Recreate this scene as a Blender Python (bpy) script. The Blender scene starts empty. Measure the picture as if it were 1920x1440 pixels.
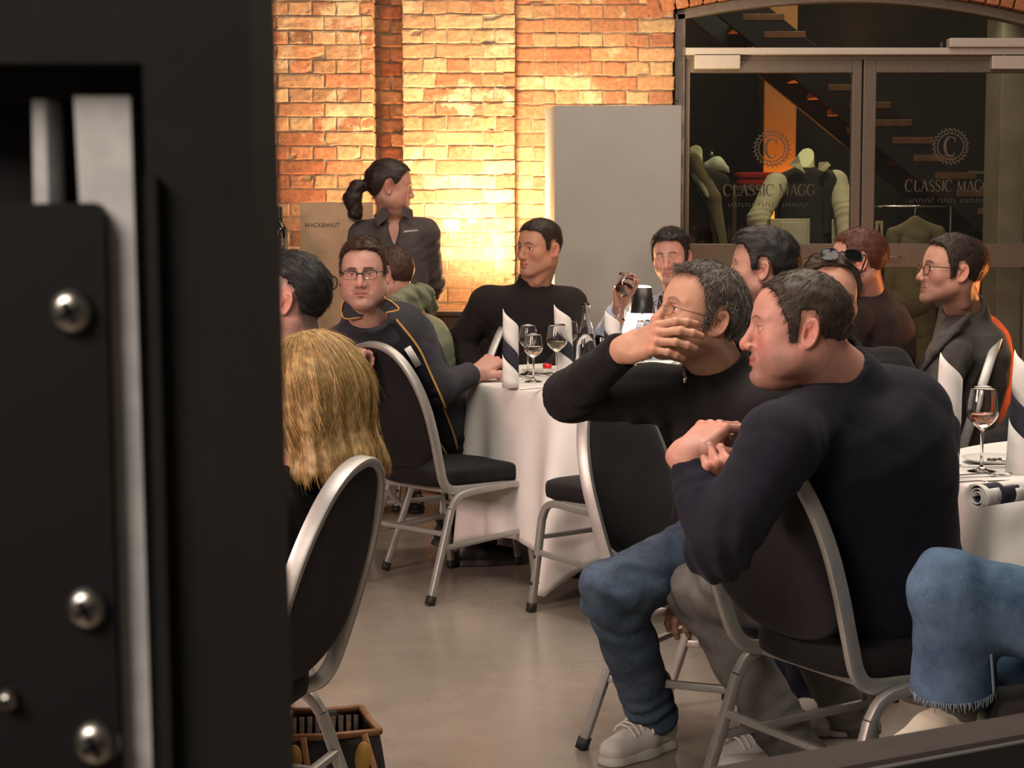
import bpy, bmesh, math, random
import numpy as np
from mathutils import Vector, Matrix

random.seed(11)
rng = np.random.default_rng(11)
sc = bpy.context.scene
COL = sc.collection

# ---------------------------------------------------------------- camera
FPX = 3400.0                       # focal length in pixels of the 1920 px wide frame
PITCH = math.radians(5.04)
CAM_H = 1.35
cam_data = bpy.data.cameras.new('camera')
cam_data.sensor_fit = 'HORIZONTAL'
cam_data.sensor_width = 36.0
cam_data.lens = 36.0 * FPX / 1920.0
cam_data.clip_start = 0.05
cam_data.dof.use_dof = True
cam_data.dof.focus_distance = 4.9
cam_data.dof.aperture_fstop = 27.0
cam = bpy.data.objects.new('camera', cam_data)
cam.location = (0, 0, CAM_H)
cam.rotation_euler = (math.pi / 2 - PITCH, 0, 0)
COL.objects.link(cam)
sc.camera = cam

# ---------------------------------------------------------------- exposure
sc.view_settings.view_transform = 'Standard'
sc.view_settings.look = 'None'
sc.view_settings.gamma = 1.0
sc.view_settings.use_curve_mapping = False
sc.view_settings.exposure = 0.35
sc.cycles.use_denoising = True
sc.cycles.max_bounces = 8
sc.cycles.transparent_max_bounces = 12
sc.cycles.caustics_reflective = False
sc.cycles.caustics_refractive = False
sc.cycles.sample_clamp_indirect = 3.0

# ---------------------------------------------------------------- world: a dim warm hall
world = bpy.data.worlds.new('hall_ambience')
sc.world = world
world.use_nodes = True
world.node_tree.nodes['Background'].inputs[0].default_value = (1.0, 0.80, 0.62, 1)
world.node_tree.nodes['Background'].inputs[1].default_value = 0.07


def light(name, kind, loc, target, energy, color, size=None, size_y=None, spot=None, blend=0.5, radius=None):
    d = bpy.data.lights.new(name, kind)
    d.energy = energy
    d.color = color
    if kind == 'AREA':
        d.shape = 'RECTANGLE'
        d.size = size
        d.size_y = size_y or size
    if kind == 'SPOT':
        d.spot_size = math.radians(spot)
        d.spot_blend = blend
    if radius is not None and kind in ('SPOT', 'POINT'):
        d.shadow_soft_size = radius
    o = bpy.data.objects.new(name, d)
    o.location = loc
    v = Vector(target) - Vector(loc)
    o.rotation_euler = v.to_track_quat('-Z', 'Y').to_euler()
    COL.objects.link(o)
    return o


# ceiling washes of the hall, the pinkish stage light from the left and the warm uplights on the brick
light('ceiling_wash', 'AREA', (0.6, 4.2, 4.2), (0.6, 5.0, 0.0), 128, (1.0, 0.87, 0.74), 2.4, 2.4)
light('ceiling_wash_back', 'AREA', (1.0, 8.0, 4.2), (1.0, 7.6, 0.0), 70, (1.0, 0.80, 0.62), 2.6, 1.6)
light('stage_light', 'AREA', (-3.6, 2.2, 2.3), (0.8, 4.6, 0.9), 150, (1.0, 0.68, 0.60), 1.2, 1.2)
light('camera_side_wash', 'AREA', (-1.7, -0.9, 3.1), (0.4, 4.0, 0.7), 90, (1.0, 0.86, 0.74), 1.6, 1.2)
light('pillar_uplight', 'SPOT', (-0.06, 9.14, 0.96), (-0.14, 9.80, 1.95), 720, (1.0, 0.76, 0.45), spot=118, blend=1.0, radius=0.06)
light('wall_uplight', 'SPOT', (-0.80, 9.60, 0.06), (-0.77, 9.84, 2.0), 420, (1.0, 0.40, 0.15), spot=40, blend=0.9, radius=0.03)
light('pillar_spill', 'POINT', (-0.06, 9.10, 1.06), (0, 9, 0), 34, (1.0, 0.52, 0.22), radius=0.05)
light('amber_spill', 'POINT', (2.45, 7.35, 0.95), (0, 9, 0), 26, (1.0, 0.30, 0.07), radius=0.05)
light('side_uplight', 'SPOT', (0.09, 9.22, 0.96), (0.28, 9.60, 2.4), 150, (1.0, 0.60, 0.28), spot=120, blend=0.9, radius=0.03)


# ---------------------------------------------------------------- picture rays -> points in the room
CP, SP = math.cos(PITCH), math.sin(PITCH)


def P(px, py, Y):
    a = (px - 960.0) / FPX
    b = (720.0 - py) / FPX
    dy = CP + b * SP
    t = Y / dy
    return np.array([a * t, Y, CAM_H + (-SP + b * CP) * t])


def PZ(px, py, z):
    a = (px - 960.0) / FPX
    b = (720.0 - py) / FPX
    t = (z - CAM_H) / (-SP + b * CP)
    return np.array([a * t, (CP + b * SP) * t, z])
# ---------------------------------------------------------------- mesh helpers
def mesh_np(name, parts, mats, parent=None, smooth=True, loc=None, auto=None):
    """parts: list of (verts, faces, color or None, material index); faces is an int array (n, k)."""
    V, cols, starts, tot, loops, midx = [], [], [], 0, [], []
    lstart = 0
    ls, lt = [], []
    has_col = any(p[2] is not None for p in parts)
    for p in parts:
        v = np.asarray(p[0], dtype=np.float32)
        V.append(v)
        c = p[2]
        if c is None:
            c = np.ones((len(v), 3), np.float32)
        else:
            c = np.asarray(c, np.float32)
            if c.ndim == 1:
                c = np.tile(c, (len(v), 1))
        cols.append(c)
        fl = p[1] if isinstance(p[1], list) else [p[1]]
        for f in fl:
            f = np.asarray(f, dtype=np.int32)
            if f.size == 0:
                continue
            n, k = f.shape
            loops.append((f + tot).ravel())
            ls.append(lstart + np.arange(n, dtype=np.int32) * k)
            lt.append(np.full(n, k, np.int32))
            midx.append(np.full(n, p[3] if len(p) > 3 else 0, np.int32))
            lstart += n * k
        tot += len(v)
    V = np.concatenate(V); cols = np.concatenate(cols)
    loops = np.concatenate(loops); ls = np.concatenate(ls); lt = np.concatenate(lt); midx = np.concatenate(midx)
    me = bpy.data.meshes.new(name)
    me.vertices.add(len(V)); me.vertices.foreach_set('co', V.ravel())
    me.loops.add(len(loops)); me.loops.foreach_set('vertex_index', loops)
    me.polygons.add(len(ls)); me.polygons.foreach_set('loop_start', ls)
    me.polygons.foreach_set('loop_total', lt)
    me.polygons.foreach_set('material_index', midx)
    me.update(calc_edges=True)
    me.validate()
    me.polygons.foreach_set('use_smooth', np.full(len(me.polygons), bool(smooth)))
    if has_col:
        a = me.color_attributes.new('Col', 'FLOAT_COLOR', 'POINT')
        a.data.foreach_set('color', np.concatenate([cols, np.ones((len(cols), 1), np.float32)], 1).ravel())
    for m in (mats if isinstance(mats, (list, tuple)) else [mats]):
        me.materials.append(m)
    o = bpy.data.objects.new(name, me)
    COL.objects.link(o)
    if parent is not None:
        o.parent = parent
    if loc is not None:
        o.location = loc
    if auto is not None:
        md = o.modifiers.new('edges', 'EDGE_SPLIT')
        md.split_angle = math.radians(auto)
    return o


def empty(name, loc=(0, 0, 0), rotz=0.0):
    o = bpy.data.objects.new(name, None)
    o.empty_display_size = 0.05
    o.location = loc
    o.rotation_euler = (0, 0, rotz)
    COL.objects.link(o)
    return o


def tag(o, label=None, cat=None, group=None, kind=None):
    if label: o['label'] = label
    if cat: o['category'] = cat
    if group: o['group'] = group
    if kind: o['kind'] = kind
    return o


def thing(name, label, cat, loc=(0, 0, 0), rotz=0.0, group=None):
    return tag(empty(name, loc, rotz), label, cat, group)


def copy_tree(o, parent=None):
    c = o.copy(); COL.objects.link(c)
    if parent is not None:
        c.parent = parent
    for ch in list(o.children):
        copy_tree(ch, c)
    return c


def box(lo, hi, bev=0.0):
    """bevelled box -> (verts, faces) ; lo/hi corners"""
    lo = np.asarray(lo, float); hi = np.asarray(hi, float)
    if bev <= 0:
        v = np.array([[x, y, z] for x in (lo[0], hi[0]) for y in (lo[1], hi[1]) for z in (lo[2], hi[2])])
        f = np.array([[0, 1, 3, 2], [4, 6, 7, 5], [0, 4, 5, 1], [2, 3, 7, 6], [0, 2, 6, 4], [1, 5, 7, 3]])
        return v, f
    b = min(bev, 0.49 * float((hi - lo).min()))
    bm = bmesh.new()
    bmesh.ops.create_cube(bm, size=1.0)
    for v in bm.verts:
        v.co = Vector([(lo[i] + hi[i]) / 2 + v.co[i] * (hi[i] - lo[i]) for i in range(3)])
    bmesh.ops.bevel(bm, geom=list(bm.edges), offset=b, segments=2, profile=0.5, affect='EDGES')
    r = bm_np(bm)
    return r


def bm_np(bm):
    bm.verts.index_update()
    v = np.array([list(x.co) for x in bm.verts])
    by = {}
    for f in bm.faces:
        by.setdefault(len(f.verts), []).append([x.index for x in f.verts])
    bm.free()
    return v, [np.array(x) for x in by.values()]


def catmull(pts, n=6, closed=False):
    p = np.asarray(pts, float)
    out = []
    m = len(p)
    for i in range(m if closed else m - 1):
        if closed:
            p0, p1, p2, p3 = p[(i - 1) % m], p[i], p[(i + 1) % m], p[(i + 2) % m]
        else:
            p1, p2 = p[i], p[i + 1]
            p0 = p[i - 1] if i > 0 else 2 * p1 - p2
            p3 = p[i + 2] if i + 2 < m else 2 * p2 - p1
        for t in np.arange(n) / n:
            out.append(0.5 * ((2 * p1) + (-p0 + p2) * t + (2 * p0 - 5 * p1 + 4 * p2 - p3) * t * t + (-p0 + 3 * p1 - 3 * p2 + p3) * t ** 3))
    if not closed:
        out.append(p[-1])
    return np.array(out)


def circ(r, n=8, ry=None):
    a = np.arange(n) * 2 * math.pi / n
    return np.stack([np.cos(a) * r, np.sin(a) * (ry or r)], 1)


def rrect(w, h, b):
    """rounded rectangle section"""
    pts = []
    for cx, cy, a0 in ((w / 2 - b, h / 2 - b, 0), (-w / 2 + b, h / 2 - b, 90), (-w / 2 + b, -h / 2 + b, 180), (w / 2 - b, -h / 2 + b, 270)):
        for k in range(3):
            a = math.radians(a0 + k * 45)
            pts.append((cx + b * math.cos(a), cy + b * math.sin(a)))
    return np.array(pts)


def sweep(path, section, closed=False, ref=(1, 0, 0), scale=None, caps=True):
    """section (k,2): first coord along ref-ish side vector, second along the other normal"""
    p = np.asarray(path, float)
    n = len(p)
    s = np.asarray(section, float)
    k = len(s)
    if closed:
        t = np.roll(p, -1, 0) - np.roll(p, 1, 0)
    else:
        t = np.gradient(p, axis=0)
    t /= np.maximum(np.linalg.norm(t, axis=1, keepdims=True), 1e-9)
    r = np.asarray(ref, float)
    V = []
    for i in range(n):
        a = r - t[i] * (r @ t[i])
        if np.linalg.norm(a) < 1e-4:
            a = np.array([0.0, 1.0, 0.0]) - t[i] * t[i][1]
        a /= np.linalg.norm(a)
        b = np.cross(t[i], a)
        sca = 1.0 if scale is None else scale[i]
        V.append(p[i] + sca * (s[:, :1] * a + s[:, 1:] * b))
    V = np.concatenate(V)
    F = []
    for i in range(n if closed else n - 1):
        j = (i + 1) % n
        for q in range(k):
            q2 = (q + 1) % k
            F.append((i * k + q, i * k + q2, j * k + q2, j * k + q))
    F = [np.array(F)]
    if caps and not closed:
        F.append(np.array([list(range(k))[::-1], [(n - 1) * k + q for q in range(k)]]))
    return V, F


def tube(path, r, n=8, closed=False, scale=None):
    p = np.asarray(path, float)
    d = p[-1] - p[0]
    ref = np.eye(3)[int(np.argmin(np.abs(d)))] if not closed else (0, 0, 1)
    return sweep(path, circ(r, n), closed, ref=ref, scale=scale)


def lathe(prof, n=28, center=(0, 0, 0)):
    pr = np.asarray(prof, float)
    a = np.arange(n) * 2 * math.pi / n
    m = len(pr)
    V = np.zeros((m, n, 3))
    V[:, :, 0] = pr[:, :1] * np.cos(a)
    V[:, :, 1] = pr[:, :1] * np.sin(a)
    V[:, :, 2] = pr[:, 1:]
    V = V.reshape(-1, 3) + np.asarray(center)
    F = []
    for i in range(m - 1):
        for j in range(n):
            j2 = (j + 1) % n
            F.append((i * n + j, i * n + j2, (i + 1) * n + j2, (i + 1) * n + j))
    return V, np.array(F)


def xf(vf, M):
    """apply a 4x4 (numpy) to the verts of a (verts, faces)"""
    v = np.asarray(vf[0])
    return v @ M[:3, :3].T + M[:3, 3], vf[1]


def frame(origin, x, y, z):
    M = np.eye(4)
    M[:3, 0], M[:3, 1], M[:3, 2], M[:3, 3] = x, y, z, origin
    return M


def nrm(v):
    v = np.asarray(v, float)
    return v / max(np.linalg.norm(v), 1e-9)


# ---------------------------------------------------------------- distance fields
def cone(Q, a, b, ra, rb):
    a = np.asarray(a, np.float32); b = np.asarray(b, np.float32)
    ba = b - a
    pa = Q - a
    h = np.clip((pa @ ba) / max(float(ba @ ba), 1e-10), 0, 1)
    d = pa - h[:, None] * ba
    return np.sqrt((d * d).sum(1)) - (ra + (rb - ra) * h)


def ell(Q, c, r):
    q = Q - np.asarray(c, np.float32)
    r = np.asarray(r, np.float32)
    k0 = np.sqrt(((q / r) ** 2).sum(1))
    k1 = np.sqrt(((q / (r * r)) ** 2).sum(1))
    return k0 * (k0 - 1) / np.maximum(k1, 1e-5)


def sph(Q, c, r):
    q = Q - np.asarray(c, np.float32)
    return np.sqrt((q * q).sum(1)) - r


def smin(a, b, k):
    h = np.clip(0.5 + 0.5 * (b - a) / k, 0, 1)
    return b + (a - b) * h - k * h * (1 - h)


def smax(a, b, k):
    return -smin(-a, -b, k)


def chain(Q, pts, radii, k=0.01):
    d = None
    for i in range(len(pts) - 1):
        c = cone(Q, pts[i], pts[i + 1], radii[i], radii[i + 1])
        d = c if d is None else smin(d, c, k)
    return d


def polygonise(f, lo, hi, h, k=4, margin=1.5):
    lo = np.asarray(lo, np.float32); hi = np.asarray(hi, np.float32)
    nb = np.ceil((hi - lo) / (h * k)).astype(int)
    ax = [lo[i] + (np.arange(nb[i]) + 0.5) * h * k for i in range(3)]
    g = np.stack(np.meshgrid(*ax, indexing='ij'), -1).reshape(-1, 3).astype(np.float32)
    dc = f(g).reshape(nb)
    act = np.abs(dc) < h * k * margin
    N = nb * k + 1
    V = np.full(N, 1.0, np.float32)
    rep = np.repeat(np.repeat(np.repeat(dc, k, 0), k, 1), k, 2)
    V[:-1, :-1, :-1] = rep
    V[-1] = V[-2]; V[:, -1] = V[:, -2]; V[:, :, -1] = V[:, :, -2]
    m = np.zeros(N, bool)
    ra = np.repeat(np.repeat(np.repeat(act, k, 0), k, 1), k, 2)
    for i in (0, 1):
        for j in (0, 1):
            for l in (0, 1):
                m[i:N[0] - 1 + i, j:N[1] - 1 + j, l:N[2] - 1 + l] |= ra
    idx = np.argwhere(m)
    pts = (lo + idx * h).astype(np.float32)
    out = np.empty(len(pts), np.float32)
    for s in range(0, len(pts), 200000):
        out[s:s + 200000] = f(pts[s:s + 200000])
    V[m] = out
    V[0] = np.maximum(V[0], 1e-4); V[-1] = np.maximum(V[-1], 1e-4)
    V[:, 0] = np.maximum(V[:, 0], 1e-4); V[:, -1] = np.maximum(V[:, -1], 1e-4)
    V[:, :, 0] = np.maximum(V[:, :, 0], 1e-4); V[:, :, -1] = np.maximum(V[:, :, -1], 1e-4)
    return nets(V, lo, h)


def nets(V, lo, h):
    s = V < 0
    nx, ny, nz = V.shape
    cnt = np.zeros((nx - 1, ny - 1, nz - 1), np.int8)
    corners = [(i, j, k) for i in (0, 1) for j in (0, 1) for k in (0, 1)]
    for i, j, k in corners:
        cnt += s[i:nx - 1 + i, j:ny - 1 + j, k:nz - 1 + k]
    act = (cnt > 0) & (cnt < 8)
    ijk = np.argwhere(act)
    ids = np.full(act.shape, -1, np.int32)
    ids[act] = np.arange(len(ijk))
    cv = [V[ijk[:, 0] + i, ijk[:, 1] + j, ijk[:, 2] + k] for i, j, k in corners]
    pos = np.zeros((len(ijk), 3), np.float32); num = np.zeros(len(ijk), np.float32)
    for a in range(8):
        for b in range(a + 1, 8):
            ca, cb = np.array(corners[a]), np.array(corners[b])
            if np.abs(ca - cb).sum() != 1:
                continue
            va, vb = cv[a], cv[b]
            x = (va < 0) != (vb < 0)
            t = np.where(x, va / np.where(x, va - vb, 1), 0)
            pos += np.where(x[:, None], ca + t[:, None] * (cb - ca), 0)
            num += x
    pos = lo + (ijk + pos / np.maximum(num, 1)[:, None]) * h
    F = []
    for axis in range(3):
        sl0 = [slice(1, -1)] * 3; sl1 = [slice(1, -1)] * 3
        sl0[axis] = slice(0, -1); sl1[axis] = slice(1, None)
        a, b = s[tuple(sl0)], s[tuple(sl1)]
        w = np.argwhere(a != b)
        sg = a[a != b]
        off = np.ones(3, int); off[axis] = 0
        w = w + off
        u, v = (axis + 1) % 3, (axis + 2) % 3
        du = np.zeros(3, int); du[u] = 1
        dv = np.zeros(3, int); dv[v] = 1
        c = [w - du - dv, w - dv, w, w - du]
        q = np.stack([ids[x[:, 0], x[:, 1], x[:, 2]] for x in c], 1)
        q[~sg] = q[~sg][:, ::-1]
        F.append(q)
    F = np.concatenate(F)
    F = F[(F >= 0).all(1)]
    return pos, F


def relax(v, f, it=1, lam=0.5):
    v = v.copy()
    e = np.concatenate([f[:, [0, 1]], f[:, [1, 2]], f[:, [2, 3]], f[:, [3, 0]]])
    for _ in range(it):
        acc = np.zeros_like(v); n = np.zeros(len(v), np.float32)
        np.add.at(acc, e[:, 0], v[e[:, 1]]); np.add.at(n, e[:, 0], 1)
        np.add.at(acc, e[:, 1], v[e[:, 0]]); np.add.at(n, e[:, 1], 1)
        v += lam * (acc / np.maximum(n, 1)[:, None] - v)
    return v


def vnormals(v, f):
    a = v[f[:, 1]] - v[f[:, 3]]
    b = v[f[:, 2]] - v[f[:, 0]]
    n = np.cross(b, a)
    out = np.zeros_like(v)
    for i in range(4):
        np.add.at(out, f[:, i], n)
    c = out / np.maximum(np.linalg.norm(out, axis=1, keepdims=True), 1e-12)
    return -c


def wob(Q, f, ph=0.0):
    """cheap smooth noise in about -1..1"""
    x, y, z = Q[:, 0] * f + ph, Q[:, 1] * f + ph * 1.7, Q[:, 2] * f - ph * 0.6
    return (np.sin(x + 1.7 * np.sin(y * 0.8 + z * 0.5)) * np.sin(y * 1.1 + 1.3 * np.sin(z * 0.9 + x * 0.4)) + np.sin(z * 1.2 + 1.5 * np.sin(x * 0.7 - y * 0.6))) * 0.5


# ---------------------------------------------------------------- materials
def newmat(name):
    m = bpy.data.materials.new(name)
    m.use_nodes = True
    nt = m.node_tree
    return m, nt, nt.nodes['Principled BSDF']


def noise_node(nt, scale, detail=4, rough=0.6, coord='Object'):
    tc = nt.nodes.new('ShaderNodeTexCoord')
    n = nt.nodes.new('ShaderNodeTexNoise')
    n.inputs['Scale'].default_value = scale
    n.inputs['Detail'].default_value = detail
    n.inputs['Roughness'].default_value = rough
    nt.links.new(tc.outputs[coord], n.inputs['Vector'])
    return n


def ramp(nt, fac, c0, c1, p0=0.35, p1=0.65):
    r = nt.nodes.new('ShaderNodeValToRGB')
    r.color_ramp.elements[0].position = p0
    r.color_ramp.elements[1].position = p1
    r.color_ramp.elements[0].color = (*c0, 1)
    r.color_ramp.elements[1].color = (*c1, 1)
    nt.links.new(fac, r.inputs[0])
    return r


def bump(nt, b, height, strength=0.3, dist=0.002):
    n = nt.nodes.new('ShaderNodeBump')
    n.inputs['Strength'].default_value = strength
    n.inputs['Distance'].default_value = dist
    nt.links.new(height, n.inputs['Height'])
    nt.links.new(n.outputs[0], b.inputs['Normal'])
    return n


def fabric(name, c, var=0.25, scale=350, rough=0.9, sheen=0.25, bdist=0.0012):
    m, nt, b = newmat(name)
    n1 = noise_node(nt, 9, 5)
    c = np.array(c)
    r = ramp(nt, n1.outputs['Fac'], tuple(c * (1 - var)), tuple(np.minimum(c * (1 + var), 1)))
    nt.links.new(r.outputs[0], b.inputs['Base Color'])
    b.inputs['Roughness'].default_value = rough
    b.inputs['Specular IOR Level'].default_value = 0.2
    b.inputs['Sheen Weight'].default_value = sheen
    b.inputs['Sheen Roughness'].default_value = 0.5
    b.inputs['Sheen Tint'].default_value = (*np.minimum(c * 2 + 0.1, 1), 1)
    n2 = noise_node(nt, scale, 2)
    bump(nt, b, n2.outputs['Fac'], 0.5, bdist)
    return m


def denim(name, c_lo, c_hi):
    m, nt, b = newmat(name)
    n1 = noise_node(nt, 11, 6, 0.65)
    n2 = noise_node(nt, 420, 2)
    mx = nt.nodes.new('ShaderNodeMath'); mx.operation = 'MULTIPLY_ADD'
    nt.links.new(n2.outputs['Fac'], mx.inputs[0]); mx.inputs[1].default_value = 0.5
    nt.links.new(n1.outputs['Fac'], mx.inputs[2])
    r = ramp(nt, mx.outputs[0], c_lo, c_hi, 0.5, 1.0)
    nt.links.new(r.outputs[0], b.inputs['Base Color'])
    b.inputs['Roughness'].default_value = 0.85
    b.inputs['Specular IOR Level'].default_value = 0.2
    bump(nt, b, n2.outputs['Fac'], 0.5, 0.001)
    return m


def plain(name, c, rough=0.5, metal=0.0, spec=0.5, noise=0.0, scale=40, bdist=0.0, coat=0.0):
    m, nt, b = newmat(name)
    b.inputs['Base Color'].default_value = (*c, 1)
    b.inputs['Roughness'].default_value = rough
    b.inputs['Metallic'].default_value = metal
    b.inputs['Specular IOR Level'].default_value = spec
    b.inputs['Coat Weight'].default_value = coat
    n = noise_node(nt, scale, 4)
    c = np.array(c)
    v = max(noise, 0.04)
    r = ramp(nt, n.outputs['Fac'], tuple(c * (1 - v)), tuple(np.minimum(c * (1 + v), 1)))
    nt.links.new(r.outputs[0], b.inputs['Base Color'])
    if bdist:
        bump(nt, b, n.outputs['Fac'], 0.5, bdist)
    return m


def colmat(name, rough=0.5, sss=0.0, bscale=250, bdist=0.0006, spec=0.4, var=0.1):
    """colour taken from the vertex colours of the thing itself"""
    m, nt, b = newmat(name)
    a = nt.nodes.new('ShaderNodeAttribute'); a.attribute_name = 'Col'
    n = noise_node(nt, 60, 4)
    mix = nt.nodes.new('ShaderNodeMix'); mix.data_type = 'RGBA'; mix.blend_type = 'MULTIPLY'
    mix.inputs[0].default_value = 1.0
    r = ramp(nt, n.outputs['Fac'], (1 - var,) * 3, (1.0, 1.0, 1.0))
    nt.links.new(a.outputs['Color'], mix.inputs[6]); nt.links.new(r.outputs[0], mix.inputs[7])
    nt.links.new(mix.outputs[2], b.inputs['Base Color'])
    b.inputs['Roughness'].default_value = rough
    b.inputs['Specular IOR Level'].default_value = spec
    if sss:
        b.inputs['Subsurface Weight'].default_value = sss
        b.inputs['Subsurface Radius'].default_value = (1.0, 0.35, 0.2)
        b.inputs['Subsurface Scale'].default_value = 0.006
    n2 = noise_node(nt, bscale, 3)
    bump(nt, b, n2.outputs['Fac'], 0.4, bdist)
    return m


def glassmat(name, tint=(1, 1, 1), rough=0.0, ior=1.45):
    m, nt, b = newmat(name)
    b.inputs['Base Color'].default_value = (*tint, 1)
    b.inputs['Roughness'].default_value = rough
    b.inputs['Transmission Weight'].default_value = 1.0
    b.inputs['IOR'].default_value = ior
    return m


def panemat(name, tint=(1, 1, 1), refl=1.0):
    """thin pane: clear with a Fresnel reflection"""
    m = bpy.data.materials.new(name); m.use_nodes = True
    nt = m.node_tree
    for n in list(nt.nodes):
        nt.nodes.remove(n)
    out = nt.nodes.new('ShaderNodeOutputMaterial')
    tr = nt.nodes.new('ShaderNodeBsdfTransparent'); tr.inputs[0].default_value = (*tint, 1)
    gl = nt.nodes.new('ShaderNodeBsdfGlossy'); gl.inputs['Roughness'].default_value = 0.02
    lw = nt.nodes.new('ShaderNodeLayerWeight'); lw.inputs[0].default_value = 0.5
    pw = nt.nodes.new('ShaderNodeMath'); pw.operation = 'POWER'; pw.inputs[1].default_value = 4.0
    nt.links.new(lw.outputs['Facing'], pw.inputs[0])
    fr = nt.nodes.new('ShaderNodeMath'); fr.operation = 'MULTIPLY_ADD'; fr.inputs[1].default_value = 0.9; fr.inputs[2].default_value = 0.055
    nt.links.new(pw.outputs[0], fr.inputs[0])
    mu = nt.nodes.new('ShaderNodeMath'); mu.operation = 'MULTIPLY'; mu.inputs[1].default_value = refl
    mx = nt.nodes.new('ShaderNodeMixShader')
    nt.links.new(fr.outputs[0], mu.inputs[0]); nt.links.new(mu.outputs[0], mx.inputs[0])
    nt.links.new(tr.outputs[0], mx.inputs[1]); nt.links.new(gl.outputs[0], mx.inputs[2])
    nt.links.new(mx.outputs[0], out.inputs[0])
    return m


def emit(name, c, s):
    m, nt, b = newmat(name)
    b.inputs['Base Color'].default_value = (*c, 1)
    b.inputs['Emission Color'].default_value = (*c, 1)
    b.inputs['Emission Strength'].default_value = s
    return m


M = dict(
    skin=colmat('skin', 0.48, 0.12, 260, 0.0005, 0.35, 0.10),
    eye=colmat('eye', 0.08, 0, 10, 0.0, 0.5, 0.0),
    hair=colmat('hair', 0.55, 0, 400, 0.0004, 0.35, 0.3),
    silver=plain('silver_lacquered_steel', (0.40, 0.395, 0.375), 0.46, 0.65, 0.5, 0.06, 25),
    black_fabric=fabric('black_chair_fabric', (0.011, 0.010, 0.011), 0.2, 500),
    rubber=plain('black_rubber', (0.012, 0.012, 0.012), 0.6),
    linen=fabric('white_linen', (0.72, 0.70, 0.67), 0.03, 600, 0.85, 0.1, 0.0006),
    navy_linen=fabric('navy_linen', (0.02, 0.022, 0.04), 0.1, 600, 0.85, 0.1, 0.0006),
    glass=glassmat('clear_glass'),
    chrome=plain('polished_steel', (0.6, 0.58, 0.55), 0.18, 1.0),
    black_plastic=plain('black_plastic', (0.012, 0.012, 0.013), 0.35),
    white_paper=plain('white_paper', (0.75, 0.74, 0.72), 0.7),
)
# ---------------------------------------------------------------- heads
# local head axes: x = the person's right, y = where the face points, z = up; origin at eye height between the ears
HDEF = dict(w=1.0, fat=0.0, jaw=1.0, nose=1.0, chin=1.0, brow=1.0, ear=1.0, fem=0.0, closed=0.0, open=0.0, earn=1.0, smile=0.0)


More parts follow.
